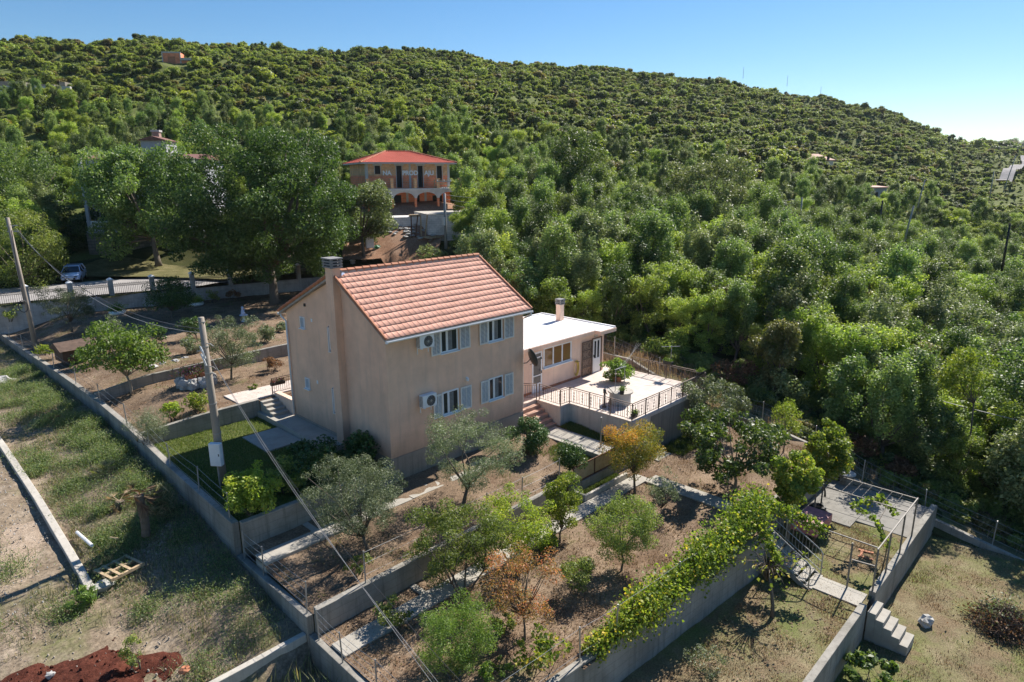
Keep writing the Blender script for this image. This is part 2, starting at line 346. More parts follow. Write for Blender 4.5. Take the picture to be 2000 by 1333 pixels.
L['wood2'] = leafmat('wood leaves yellow green', [(.055,.078,.018), (.10,.13,.028), (.17,.185,.048)], .45, .45, hue=.015, val=.25, gain=3.1)
L['wood3'] = leafmat('wood leaves grey green', [(.042,.055,.02), (.078,.095,.034), (.15,.165,.07)], .34, .45, hue=.01, val=.25, tcol=(1.1,1.2,.7), gain=3.1)
L['wood4'] = leafmat('wood leaves dark', [(.018,.032,.01), (.034,.052,.014), (.066,.085,.022)], .28, .38, hue=.01, val=.25, gain=3.1)
L['wood5'] = leafmat('wood leaves brownish', [(.055,.06,.022), (.09,.09,.03), (.15,.125,.05)], .35, .5, hue=.015, val=.25, gain=3.1)

# ---------------------------------------------------------------- terrain height
HD = (math.sin(YAW), math.cos(YAW)); HR = (math.cos(YAW), -math.sin(YAW))
def ut(x, y):
    dx, dy = x-CAM.x, y-CAM.y
    t = dx*HD[0]+dy*HD[1]; s = dx*HR[0]+dy*HR[1]
    return s, t
def st_xy(s, t): return CAM.x+s*HR[0]+t*HD[0], CAM.y+s*HR[1]+t*HD[1]
TT = np.array([0, 30, 45, 53, 60, 66, 75, 84, 100, 130, 170, 220, 270, 330, 400, 500, 700, 1000, 1600, 2600])
UU = np.array([-1.6, -.78, -.38, -.17, 0, .31, .53, .68, .80, 1.0, 1.6])
ZZ = np.array([
 [-3,-1.5, 1.4, 2.0, 2.1, 2.2, 3.2, 5, 10, 18, 32, 48, 62, 63, 58, 45, 20, 0, 0, 0],
 [-3,-1.5, 1.4, 2.0, 2.1, 2.2, 3.2, 5, 10, 18, 32, 48, 60.74, 60, 56, 45, 20, 0, 0, 0],
 [-3,-1.5, 1.0, 1.9, 2.1, 2.5, 3.3, 5, 9, 16, 30, 46, 58, 68.46, 66, 50, 20, 0, 0, 0],
 [-3,-1.5, 1.0, 1.0, 1.0, 1.7, 5.2, 7.4, 9.5, 15, 26, 41, 54, 65.80, 67, 52, 20, 0, 0, 0],
 [-3,-2, .2, 1.0, 2.0, 3, 4.5, 6, 8, 13, 22, 35, 48, 61.35, 70, 56, 24, 0, 0, 0],
 [-3,-3, -.5, .1, .8, 1.2, 2, 2.8, 4, 8, 15, 25, 36, 50, 61.27, 62, 30, 0, 0, 0],
 [-3,-4, -2.5, -2.3, -2, -1.7, -1.2, -.6, .5, 3, 7, 14, 22, 32, 45.64, 46, 30, 0, 0, 0],
 [-3,-5, -4.8, -4.7, -4.5, -4.3, -4.1, -3.8, -3.2, -1.5, 1, 4.5, 9.5, 16, 24, 29.87, 24, 8, 77.06, 0],
 [-3,-5.5, -5.8, -5.8, -5.6, -5.4, -5.2, -5, -4.5, -3, 0, 4.5, 9, 14.3, 18.3, 19, 16, 30, 64.44, 0],
 [-3,-6, -6.5, -6.5, -6.5, -6.5, -6.5, -6.4, -6, -5, -2, 2, 5, 7, 9, 11, 20, 40, 49.47, 0],
 [-3,-6, -6.5, -6.5, -6.5, -6.5, -6.5, -6.4, -6, -5, -2, 2, 5, 7, 9, 11, 20, 40, 60, 0]], float)
def bil(u, t):
    u = np.clip(u, UU[0], UU[-1]-1e-6); t = np.clip(t, 0, TT[-1]-1e-3)
    i = np.clip(np.searchsorted(UU, u, 'right')-1, 0, len(UU)-2); j = np.clip(np.searchsorted(TT, t, 'right')-1, 0, len(TT)-2)
    a = (u-UU[i])/(UU[i+1]-UU[i]); b = (t-TT[j])/(TT[j+1]-TT[j])
    a = a*a*(3-2*a)
    return (ZZ[i,j]*(1-b)+ZZ[i,j+1]*b)*(1-a)+(ZZ[i+1,j]*(1-b)+ZZ[i+1,j+1]*b)*a
def wav(x, y):
    return (np.sin(x*.21+1.3*np.sin(y*.13))*np.sin(y*.17+1.1*np.sin(x*.09))+.5*np.sin(x*.47+y*.31)*np.sin(y*.53-x*.23))
RY = [-60, -30, -20.7, -16.4, -12, -8.5, -4.7, 1.3, 3.4, 10, 40]
RZ = [-10, -7.4, -5.5, -4.6, -3.5, -2.3, -1.6, 0, .1, .5, 1.5]
def road_line(x): return 43.2-.19*x
def sstep(a, b, x): q = np.clip((x-a)/(b-a), 0, 1); return q*q*(3-2*q)
def zleft(x, y):
    z = np.interp(y, [-29,-5,-2.5,0,3,9,16,22,34,46], [-2.7,-2.4,-2.15,-1.75,-1.25,-.62,-.35,-.38,-.62,-.9])-.35*sstep(-8.0, -11.2, x)
    return np.where(y < -5, np.where(x > -12.5, -3.3, z-.5), z)
def height(x, y):
    x = np.asarray(x, float); y = np.asarray(y, float)
    s, t = ut(x, y); tt = np.maximum(t, 1.0)
    f = bil(s/tt, tt)+wav(x, y)*np.clip((t-50)/60, 0, 1)*1.2+wav(x*.2, y*.2)*np.clip((t-90)/150, 0, 1)*3
    zr = np.interp(y, RY, RZ)
    k = sstep(20.5, 34, x)*sstep(20, 30, t)
    right = zr*(1-k)+f*k
    z = np.where((x > 20.2) & (y < 36), right, f)
    z = np.where((x < -6.9) & (y < 46), zleft(x, y), z)
    rd = sstep(-.4, .2, y-road_line(x))*(1-sstep(15, 20, y-road_line(x)))*(1-sstep(12, 20, x))
    z = z*(1-rd)+2.1*rd
    return z
def in_garden(x, y):
    x = np.asarray(x); y = np.asarray(y)
    return (x > -6.9) & (x < 20.1) & (y < np.where(x < 28, road_line(x), 0)) & (y > -60)
# ---------------------------------------------------------------- terrain sheets
def grid_mesh(name, xs, ys, zf, mat, keep=None, kind='structure'):
    X, Y = np.meshgrid(xs, ys); Z = zf(X, Y)
    nx, ny = len(xs), len(ys)
    V = np.stack([X, Y, Z], -1).reshape(-1, 3)
    i = np.arange(nx*ny).reshape(ny, nx)
    F = np.stack([i[:-1,:-1], i[:-1,1:], i[1:,1:], i[1:,:-1]], -1).reshape(-1, 4)
    if keep is not None:
        c = V[F].mean(1); F = F[keep(c[:,0], c[:,1])]
        us, inv = np.unique(F, return_inverse=True); V = V[us]; F = inv.reshape(-1, 4)
    o = mesh_np(name, V, F, mat, smooth=True); o['kind'] = kind
    return o
NX0, NX1, NY0, NY1 = -60, 62, -45, 66
o = grid_mesh('terrain', np.arange(NX0, NX1+.1, .7), np.arange(NY0, NY1+.1, .7), height, M['undergrowth'],
          keep=lambda x, y: ~((x > -7.7) & (x < 19.8) & (y < road_line(x)-.3)) & ~((x < -7.4) & (x > -40) & (y > -29) & (y < 45.5)))
def far_sheet():
    t = np.concatenate([np.arange(2, 120, 2.5), np.arange(120, 460, 5), np.geomspace(460, 2600, 40)])
    u = np.linspace(-1.6, 1.6, 260)
    U, T = np.meshgrid(u, t)
    x, y = st_xy(U*T, T)
    z = height(x, y)
    ins = (x > NX0+1) & (x < NX1-1) & (y > NY0+1) & (y < NY1-1)
    z = np.where(ins, z-3.5-np.where(in_garden(x, y) | (x < -6), 6, 0), z)
    n, m = U.shape
    i = np.arange(n*m).reshape(n, m)
    F = np.stack([i[:-1,:-1], i[:-1,1:], i[1:,1:], i[1:,:-1]], -1).reshape(-1, 4)
    o = mesh_np('hillside', np.stack([x, y, z], -1).reshape(-1, 3), F, M['scrubland'], smooth=True); o['kind'] = 'structure'
far_sheet()
b = MB(); b.add([(-3200,-3200,-12), (3200,-3200,-12), (3200,3200,-12), (-3200,3200,-12)], [(0,1,2,3)])
tag(b.build('valley_floor', M['undergrowth']), kind='structure')
def rough(a, f=1.0): return lambda X, Y: a*(np.sin(X*2.1*f+np.sin(Y*1.3*f))*np.sin(Y*1.9*f+np.sin(X*1.7*f))+.5*np.sin(X*5.3*f+Y*2.7)*np.sin(Y*4.9*f-X*3.1))
def vine_line(x): return -12.15-.075*(x+3)
def pave(name, x0, x1, y0, y1, zf, mat, r=.03, res=.25, keep=None):
    rr = rough(r)
    nx = max(2, int((x1-x0)/res)); ny = max(2, int((y1-y0)/res))
    return grid_mesh(name, np.linspace(x0, x1, nx+1), np.linspace(y0, y1, ny+1), lambda X, Y: zf(X, Y)+rr(X, Y), mat, keep)
def Z_T1(x, y): return .45-.5*sstep(-3.5, -6.9, x)
def Z_T2(x, y):
    k = sstep(-2.0, -6.7, x); a = 1.1-.35*sstep(20, 42, y)
    return a*(1-k)+(np.interp(y, [16.5, 21.5, 27, 34, 46], [.46, .42, .28, .0, -.35])-.06)*k
def Z_F1(x, y): return -1.12-.3*sstep(-1, -5, y)-.2*sstep(2, -6.9, x)
def Z_F2(x, y): return -2.3+2.3*sstep(-6.5, 1.5, y)*sstep(18.5, 19.5, x)
def Z_F3(x, y): return -3.95+0*x
def Z_F4(x, y): return -5.2+0*x
pave('vacant_ground', -40, -7.0, -29, 46.2, lambda x, y: zleft(x, y)+.04*wav(x*4, y*4), M['weedy'], .05)
pave('lawn', -6.85, .1, .2, 10.62, lambda x, y: -.42+0*x, M['lawn'], .02)
pave('middle_terrace_ground', -6.85, 19.9, 10.6, 18.25, Z_T1, M['soil'])
pave('upper_garden_ground', -6.85, 34, 18.2, 46, Z_T2, M['soil'], .04, .35, keep=lambda x, y: y < road_line(x)+.25)
pave('front_ground', -6.85, 11.3, -5.15, .1, Z_F1, M['soil'])
pave('back_yard_ground', 8.5, 19.9, 1.5, 10.6, lambda x, y: -.06+0*x, M['drygrass'])
pave('orchard_ground', -6.85, 20.2, -14.0, -5.1, Z_F2, M['soil'], keep=lambda x, y: (y > vine_line(x)-.12) & ~((x > 9.3) & (y < -12.2)) & ~((x > 11.4) & (x < 18.7) & (y > -4.9)))
pave('side_slope', 19.0, 20.2, -5.2, 6.0, lambda x, y: np.interp(y, [-6,-4.7,1.3,3.4,8],[-2.3,-1.8,.0,.0,.2])-.15, M['drygrass'])
pave('lower_ground', -6.85, 20.2, -17.0, -11.8, Z_F3, M['drygrass'], keep=lambda x, y: y < np.where(x > 9, -12.0, vine_line(x)+.12))
pave('bottom_ground', -6.85, 20.2, -32, -17.0, Z_F4, M['drygrass'])
pave('gravel_track', -30, -11.55, -6, 46, lambda x, y: zleft(x, y)-.02-.12*sstep(4, 1, y)-.3*sstep(1.5, -3, y), M['gravel'], .03)
def redz(x, y):
    d = np.sqrt(((x+13.6)/3.7)**2+((y+2.5)/2.7)**2)+.16*np.sin(x*2.3+y)*np.sin(y*2.1-x*.7)
    return zleft(x, np.maximum(y, -4.7))-.22+.46*(1-sstep(.35, 1.1, d))+.05*np.sin(x*5.3+np.sin(y*4))*np.sin(y*6)+.05*np.sin(x*2.9)*np.sin(y*2.3+x)
pave('red_earth', -18.5, -9.3, -4.97, .8, redz, M['redsoil'], .05, .15)
pave('wood_edge_ground', 20.3, 27.5, -30, 9, lambda x, y: height(x, y)+.04, M['drygrass'], .05, .5)
# road above the garden
xs = np.linspace(-34, 13, 60); ws = np.linspace(.15, 9.8, 16)
V = [(x, road_line(x)+q, 2.14+.02*math.sin(x)) for q in ws for x in xs]
n_ = len(xs); F = [(j*n_+i, j*n_+i+1, (j+1)*n_+i+1, (j+1)*n_+i) for j in range(len(ws)-1) for i in range(n_-1)]
tag(mesh_np('road', V, F, M['road'], smooth=True), kind='structure')
# yard of the unfinished house, and grass verge
def strip(name, pts, wd, mat, dz=.08, seg=1.2, cross=8, flat=False):
    P = [Vector((p[0], p[1], 0)) for p in pts]; out = []
    for a, c in zip(P[:-1], P[1:]):
        k = max(1, int((c-a).length/seg)); out += [a.lerp(c, i/k) for i in range(k)]
    out.append(P[-1]); V = []; n = len(out)
    for i, p in enumerate(out):
        d = (out[min(i+1, n-1)]-out[max(i-1, 0)]).normalized(); s = Vector((d.y, -d.x, 0))
        wv = np.interp(i/(n-1), np.linspace(0, 1, len(wd)), wd)
        for k in range(cross+1):
            q = p+s*wv*(k/cross-.5); hq = p if flat else q; V.append((q.x, q.y, float(height(hq.x, hq.y))+dz))
    m = cross+1; F = [(i*m+k, i*m+k+1, (i+1)*m+k+1, (i+1)*m+k) for i in range(n-1) for k in range(cross)]
    return tag(mesh_np(name, V, F, mat, smooth=True), kind='structure')
def P2(px, t):  # metres on the ground at view ratio px and distance t
    return st_xy(px*t, t)
strip('building_yard', [P2(-.182, 70.5), P2(-.18, 75), P2(-.165, 80), P2(-.14, 90)], [10, 12, 17, 24], M['yard'], .7, 1.0, 18)
strip('grass_verge', [P2(-.66, 71), P2(-.5, 70.5), P2(-.36, 68)], [8, 8, 9], M['verge'], .3)
strip('hill_road', [P2(.722, 250), P2(.735, 285), P2(.75, 315), P2(.757, 345), P2(.752, 368)], [4, 4.5, 5, 5, 5], M['road'], 2.6, 4, 2, True)
strip('valley_track', [P2(.52, 88), P2(.6, 96), P2(.7, 104)], [4, 4, 4], M['gravel'], 1.5, 4)

# ---------------------------------------------------------------- foliage
def unit(g, n):
    v = g.normal(size=(n, 3)); return v/np.linalg.norm(v, axis=1, keepdims=True)
def leaf_quads(g, P, size, aspect=.5, up=.35, droop=0.0, N0=None):
    n = len(P)
    N = unit(g, n); N[:,2] += up
    if N0 is not None: N += N0*.7
    N /= np.linalg.norm(N, axis=1, keepdims=True)
    T = np.cross(N, unit(g, n)); T[:,2] -= droop; T -= N*np.sum(T*N, 1, keepdims=True); T /= np.linalg.norm(T, axis=1, keepdims=True)+1e-9
    S = np.cross(N, T)
    L = size*g.uniform(.65, 1.35, (n,1)); W = L*aspect
    fold = N*L*.12
    V = np.stack([P-T*L*.5, P+S*W*.5+fold-T*L*.05, P+T*L*.55, P-S*W*.5+fold-T*L*.05], 1).reshape(-1, 3)
    return V, np.arange(4*n).reshape(n, 4)
def clump_points(g, n, off, rx, rz, ncl, cl, shell=.5, ry=None, flatb=.0):
    """clump centres through an ellipsoid crown and leaf positions round them"""
    ry = ry or rx
    d = unit(g, ncl); r = g.uniform(shell**3, 1, ncl)**(1/3)
    r = r*np.clip(g.normal(1, .13, ncl), .6, 1.35)
    C = d*r[:,None]*np.array([rx, ry, rz])*(1-cl*.55)
    if flatb: C[:,2] = np.where(C[:,2] < -rz*flatb, -rz*flatb+(C[:,2]+rz*flatb)*.25, C[:,2])
    cs = cl*min(rx, rz)*g.uniform(.5, 1.3, ncl)
    wgt = cs**2; idx = g.choice(ncl, n, p=wgt/wgt.sum())
    dd = unit(g, n); rr = g.uniform(.15, 1, n)**.45
    P = C[idx]+dd*(rr*cs[idx])[:,None]*np.array([1, 1, .8])
    tc = g.uniform(-.22, .22, ncl)[idx]
    return C+np.array(off), P+np.array(off), tc, dd
def limbs(mb, base, top, C, r0, g, nl=10, n=6, bend=.15):
    top = Vector(top); base = Vector(base)
    mid = base.lerp(top, .5)+Vector((g.normal()*bend*.3, g.normal()*bend*.3, 0))
    mb.tube([base+Vector((0,0,-.15)), base.lerp(mid,.3), mid, top], [r0*1.35, r0*1.08, r0*.9, r0*.75], n)
    k = min(nl, len(C))
    for c in C[g.choice(len(C), k, replace=False)]:
        c = Vector(c); q = top.lerp(c, .45)+Vector((g.normal(), g.normal(), g.normal()*.4))*bend*(c-top).length*.5
        mb.tube([top+Vector((0,0,-r0*.6)), q, c], [r0*.55, r0*.36, r0*.12], 5)
def tree(name, label, cat, base, off, rad, lm, n=5000, leaf=.09, ncl=34, cl=.36, group=None, r0=.06, bark='bark', seed=1,
         shell=.5, stems=1, aspect=.5, up=.35, droop=0, lean=.0, tintf=None, fork=None, flatb=0, ry=None, col=None, crown='crown', nl=12, extra=None):
    g = rng_of(seed); root = thing(name, label, cat, base, 0, group)
    rx, rz = rad[0]*1.12, rad[1]*1.1
    if group == 'orchard fruit trees': rx *= 1.14; rz *= 1.08; n = int(n*1.5)
    Cc, P, tc, dd = clump_points(g, n, off, rx, rz, ncl, cl, shell, ry, flatb)
    P[:,2] = np.maximum(P[:,2], .05)
    V, F = leaf_quads(g, P, leaf, aspect, up, droop, dd)
    t = np.clip(g.normal(.42, .2, n)+tc, 0, 1)
    if tintf is not None: t = np.clip(tintf(P, t, off, rx, rz, g), 0, 1)
    mesh_np(crown, V, F, L[lm], root, t)
    mb = MB()
    fz = fork if fork is not None else max(.15, off[2]-rz*.75)
    for s in range(stems):
        if stems == 1: bx = by = 0; tx, ty = off[0]*.35, off[1]*.35
        else:
            a = 2*math.pi*s/stems+g.random(); bx, by = .12*math.cos(a), .12*math.sin(a); tx, ty = off[0]*.5+rx*.4*math.cos(a), off[1]*.5+rx*.4*math.sin(a)
        limbs(mb, (bx, by, 0), (tx+g.normal()*lean, ty+g.normal()*lean, fz), Cc, r0, g, max(4, nl//stems))
    mb.build('trunk', M[bark], root, smooth=True)
    return root
def shrub(name, label, cat, base, off, rad, lm, n=1800, leaf=.08, ncl=18, cl=.45, seed=1, group=None, **k):
    return tree(name, label, cat, base, off, rad, lm, n, leaf, ncl, cl, group, k.pop('r0', .02), seed=seed, stems=k.pop('stems', 4), fork=k.pop('fork', .1), nl=k.pop('nl', 12), **k)
def blades(g, P, h, w, lean=.5, seg=1):
    n = len(P); a = g.uniform(0, 2*math.pi, n); H = h*g.uniform(.5, 1.4, n)
    D = np.stack([np.cos(a), np.sin(a), np.zeros(n)], 1); S = np.stack([-D[:,1], D[:,0], np.zeros(n)], 1)
    ln = g.uniform(.1, 1, n)*lean*H
    tip = P+D*ln[:,None]; tip[:,2] += H
    md = P+D*(ln*.3)[:,None]; md[:,2] += H*.6
    W = (w*g.uniform(.6, 1.4, n))[:,None]
    V = np.stack([P-S*W*.5, P+S*W*.5, md+S*W*.45, tip, md-S*W*.45], 1).reshape(-1, 3)
    i = np.arange(n)[:,None]*5
    F = np.concatenate([i+np.array([[0,1,2,4]]), i+np.array([[4,2,3,3]])], 0)
    return V, F
def blade_mesh(name, V, F, mat, tint, parent=None):
    # quads then triangles
    n = len(F)//2; Q = F[:n]; T = F[n:,:3]
    me = bpy.data.meshes.new(name); me.vertices.add(len(V)); me.vertices.foreach_set('co', np.asarray(V, np.float32).ravel())
    li = np.concatenate([Q.ravel(), T.ravel()]).astype(np.int32); me.loops.add(len(li)); me.loops.foreach_set('vertex_index', li)
    me.polygons.add(2*n); ls = np.concatenate([np.arange(n)*4, 4*n+np.arange(n)*3]).astype(np.int32)
    me.polygons.foreach_set('loop_start', ls); me.polygons.foreach_set('loop_total', np.concatenate([np.full(n,4), np.full(n,3)]).astype(np.int32))
    me.update(calc_edges=True); a = me.attributes.new('tint', 'FLOAT', 'FACE'); a.data.foreach_set('value', np.concatenate([tint, tint]).astype(np.float32))
    return link(name, me, mat, parent)
# ---- the wood: ten tree kinds, the nearest 300 as single trees, the rest of the hillside as one mass
PROTO = bpy.data.collections.new('tree kinds')
def wood_kind(k, lm, h, rx, rz, n, leaf, ncl, cl, seed, tall=False):
    g = rng_of(seed)
    rz = h*.49; off = (0, 0, h*.53)
    Cc, P, tc, dd = clump_points(g, n, off, rx, rz, ncl, cl, .55)
    P += g.normal(size=P.shape)*.05*rx
    if tall:
        P[:,:2] *= .86; P[:,2] += np.abs(g.normal(size=n))*.06*rz*(g.random(n) < .5)
    if tall:                                     # upright shoots on top
        P[:,2] += np.abs(g.normal(size=n))*.10*rz
    P[:,2] = np.maximum(P[:,2], .3)
    V, F = leaf_quads(g, P, leaf, .62, .75, 0, dd)
    t = np.clip(g.normal(.42, .2, n)+tc, 0, 1)
    cr = mesh_np('crown', V, F, L[lm], None, t, col=PROTO)
    mb = MB(); limbs(mb, (0,0,0), (g.normal()*.2, g.normal()*.2, max(.6, h-1.7*rz)), Cc, .05*h**.6, g, 9, 5)
    tr = mb.build('trunk', M['bark'], None, smooth=True, col=PROTO)
    return cr.data, tr.data, h, rx
KIN = []
WN = [('wood2', 7.0, 2.1, 2.9, 'bright yellow green broadleaf tree in the wood beside the house'),
      ('wood1', 8.0, 2.2, 3.3, 'mid green broadleaf tree in the wood beside the house'),
      ('wood3', 7.5, 1.9, 3.3, 'grey green silvery leaved tree in the wood beside the house'),
      ('wood4', 7.6, 2.2, 3.0, 'very dark evergreen tree in the wood beside the house'),
      ('wood1', 6.0, 2.1, 2.4, 'low rounded mid green tree in the wood beside the house'),
      ('wood5', 5.6, 1.8, 2.3, 'olive brown tree turning colour in the wood beside the house'),
      ('wood2', 5.6, 1.9, 2.3, 'small fresh green tree in the wood beside the house'),
      ('wood3', 6.4, 2.0, 2.7, 'rounded sage green tree in the wood beside the house')]
for k, (lm, h, rx, rz, lab) in enumerate(WN):
    KIN.append(wood_kind(k, lm, h, rx, rz, 10000, .165, 44, .27, 100+k, tall=(k in (1,2,3,7))))
BUSH = bpy.data.collections.new('bush kinds')
for k, (lm, h, rx) in enumerate([('hill1', 2.6, 1.9), ('hill2', 2.2, 1.8), ('hill3', 2.8, 1.9), ('hill1', 3.2, 1.6), ('hill2', 2.5, 2.0), ('hill4', 2.1, 1.6), ('hill1', 2.4, 2.1), ('hill2', 3.0, 1.5), ('hill3', 3.4, 1.8), ('hill1', 2.0, 1.7), ('hill2', 1.8, 1.5), ('hill1', 3.6, 2.2), ('hill4', 2.4, 1.3), ('hill2', 2.8, 2.1)]):
    g = rng_of(300+k)
    ax_, ay_ = g.uniform(.65, 1.45, 2); Cc, P, tc, dd = clump_points(g, 1500, (0, 0, h*.36), rx*ax_*1.12, h*.38, int(g.integers(7, 15)), .56, .35, ry=rx*ay_*1.12); P += g.normal(size=P.shape)*.13
    P[:,2] = np.maximum(P[:,2], .05)
    V, F = leaf_quads(g, P, .33, .66, .95, 0, dd)
    mesh_np('bush_%d' % k, V, F, L[lm], None, np.clip(g.normal(.42, .2, 1500)+tc, 0, 1), col=BUSH)
TALL = bpy.data.collections.new('far tree kinds')
for k, kk in enumerate((0,1,2,3,4,6,0,4,1,7)):
    o = bpy.data.objects.new('far_tree_%d' % k, KIN[kk][0]); TALL.objects.link(o)
def scatter(name, P, scale, rot, coll, mat, kindlab):
    me = bpy.data.meshes.new(name); me.vertices.add(len(P)); me.vertices.foreach_set('co', np.asarray(P, np.float32).ravel())
    for an, arr in (('sc', scale), ('rz', rot)):
        a = me.attributes.new(an, 'FLOAT', 'POINT'); a.data.foreach_set('value', np.asarray(arr, np.float32))
    me.update(); o = link(name, me, mat)
    ng = bpy.data.node_groups.new(name, 'GeometryNodeTree')
    ng.interface.new_socket('Geometry', in_out='INPUT', socket_type='NodeSocketGeometry'); ng.interface.new_socket('Geometry', in_out='OUTPUT', socket_type='NodeSocketGeometry')
    gi = ng.nodes.new('NodeGroupInput'); go = ng.nodes.new('NodeGroupOutput')
    ip = ng.nodes.new('GeometryNodeInstanceOnPoints'); ci = ng.nodes.new('GeometryNodeCollectionInfo')
    ci.inputs['Collection'].default_value = coll; ci.inputs['Separate Children'].default_value = True; ci.inputs['Reset Children'].default_value = True
    ip.inputs['Pick Instance'].default_value = True
    a1 = ng.nodes.new('GeometryNodeInputNamedAttribute'); a1.data_type = 'FLOAT'; a1.inputs[0].default_value = 'sc'
    a2 = ng.nodes.new('GeometryNodeInputNamedAttribute'); a2.data_type = 'FLOAT'; a2.inputs[0].default_value = 'rz'
    cx = ng.nodes.new('ShaderNodeCombineXYZ'); m2p = ng.nodes.new('GeometryNodeMeshToPoints')
    ng.links.new(gi.outputs[0], m2p.inputs['Mesh']); ng.links.new(m2p.outputs[0], ip.inputs['Points'])
    ng.links.new(ci.outputs[0], ip.inputs['Instance']); ng.links.new(a1.outputs[0], ip.inputs['Scale'])
    ng.links.new(a2.outputs[0], cx.inputs[2]); ng.links.new(cx.outputs[0], ip.inputs['Rotation']); ng.links.new(ip.outputs[0], go.inputs[0])
    m = o.modifiers.new('scatter', 'NODES'); m.node_group = ng
    o['kind'] = 'stuff'; o['label'] = kindlab; o['category'] = 'woodland'
    return o
def keep_clear(x, y):
    """True where no wood grows: garden, house plots, yard, road, sight of the far houses"""
    s, t = ut(x, y); u = s/np.maximum(t, 1)
    k = (x > -7.5) & (x < 20.9) & (y < road_line(x)+11)             # garden and road
    k |= (x <= -7.5) & (y < road_line(x)+10.5)
    k |= (u > -.70) & (u < -.36) & (t < 70)
    k |= (x > 15) & (x < np.interp(y, [-60,-16,-10,-2,4,8], [23,23.5,25.6,26,25,22])) & (y < 8) & (y > -60)               # grass strip by the right wall
    k |= (x < 30) & (y > 18) & (y < road_line(x)+6) & (u < -.10)
    k |= (u > -.235) & (u < -.075) & (t > 45) & (t < 82)           # yard
    k |= (u > -.26) & (u < -.05) & (t > 81) & (t < 95)             # unfinished house
    k |= (u > -.69) & (u < -.35) & (t > 54) & (t < 94)           # left house and verge
    k |= (t < 18)
    k |= (np.abs(u-np.interp(t, [250,285,315,345,368], [.722,.735,.75,.757,.752])) < .0085) & (t > 236) & (t < 370)
    for a, c, t0, t1 in ((-.84, -.66, 166, 182), (-.505, -.455, 195, 207), (.43, .48, 196, 231), (.53, .562, 144, 172), (.58, .60, 118, 126)):
        k |= (u > a) & (u < c) & (t > t0) & (t < t1)
    return k
g = rng_of(77)
cand = []
for t0, t1, cell, kind in ((18, 62, 2.35, 'T'), (62, 110, 2.75, 'T'), (110, 160, 2.9, 'M'), (160, 430, 2.25, 'B'), (440, 520, 6, 'B'), (900, 1750, 13, 'B')):
    t = t0+cell/2
    while t < t1:
        smax = 1.02*t+10; s = np.arange(-smax, smax, cell)
        s = s+g.uniform(-.42, .42, len(s))*cell; tt = t+g.uniform(-.42, .42, len(s))*cell
        x, y = st_xy(s, tt); ok = ~keep_clear(x, y)
        for a, b_, c_ in zip(x[ok], y[ok], tt[ok]): cand.append((a, b_, c_, kind, cell))
        t += cell*.92
cx = np.array([c[0] for c in cand]); cyy = np.array([c[1] for c in cand]); ct = np.array([c[2] for c in cand]); cz = height(cx, cyy)
cu = ut(cx, cyy)[0]/ct
ck = np.array([c[3] for c in cand]); cc = np.array([c[4] for c in cand])
# patches of one kind and of open scrub
pat = np.sin(cx*.11+2*np.sin(cyy*.07))+np.sin(cyy*.13+1.7*np.sin(cx*.05))+g.normal(size=len(cx))*.7
isT = (ck == 'T') | ((ck == 'M') & (g.random(len(cx)) < .35))
near = np.where(isT & (np.abs(cu) < .82) & (ct < 66))[0]; near = near[np.argsort(ct[near])][:300]
nearset = set(near.tolist())
WROOT = {}
def wood_tree(k, x, y, z, s, rz):
    cr, tr, h, rx = KIN[k]
    if k not in WROOT:
        root = thing('woodland_tree', WN[k][4], 'tree', (0,0,0), 0, 'trees of the wood around the plot')
        a = bpy.data.objects.new('crown', cr); b_ = bpy.data.objects.new('trunk', tr)
        for q in (a, b_): COL.objects.link(q); q.parent = root
        WROOT[k] = (root, a, b_); r = root
    else:
        r0, a, b_ = WROOT[k]; r = r0.copy(); COL.objects.link(r)
        for q in (a, b_): c = q.copy(); COL.objects.link(c); c.parent = r
    r.location = (x, y, z); r.scale = (s, s, s*1.0); r.rotation_euler = (0, 0, rz)
for i in near:
    k = int(g.choice(8, p=[.21,.19,.11,.07,.17,.06,.12,.07]))
    if pat[i] > 1.2 and g.random() < .6: k = 0
    if pat[i] < -1.2 and g.random() < .5: k = int(g.choice([2, 7]))
    s = g.uniform(.66, 1.12)
    edge = (cx[i] > 15 and cx[i] < 29 and cyy[i] < 9)
    if edge: s *= .84
    wood_tree(k, cx[i], cyy[i], cz[i]-.1, s, g.uniform(0, 6.28))
rest = np.array([i for i in np.where(isT)[0] if i not in nearset])
big = np.where(ct[rest] < 90, g.uniform(.66, 1.08, len(rest)), g.uniform(.5, .92, len(rest)))
scatter('woodland', np.stack([cx[rest], cyy[rest], cz[rest]-.15], 1), big, g.uniform(0, 6.28, len(rest)), TALL, M['bark'], 'dense mixed green wood spreading behind the houses to the foot of the hill')
rb = np.where(~isT)[0]
sb = (.55+.7*g.random(len(rb))**1.3)*cc[rb]/2.75*(1+.7*(g.random(len(rb)) < .07))*np.where(pat[rb] < -1.6, .55, np.where(pat[rb] > 1.5, 1.2, 1))
sb = np.where((np.abs(cu[rb]-.742) < .042) & (ct[rb] > 195) & (ct[rb] < 375), sb*.5, sb)
scatter('hillside_scrub', np.stack([cx[rb], cyy[rb], cz[rb]-.2], 1), sb, g.uniform(0, 6.28, len(rb)), BUSH, M['bark'], 'thick green scrub covering the whole hillside up to the skyline')
for q in list(PROTO.objects): bpy.data.objects.remove(q)
print('wood', len(near), len(rest), len(rb))

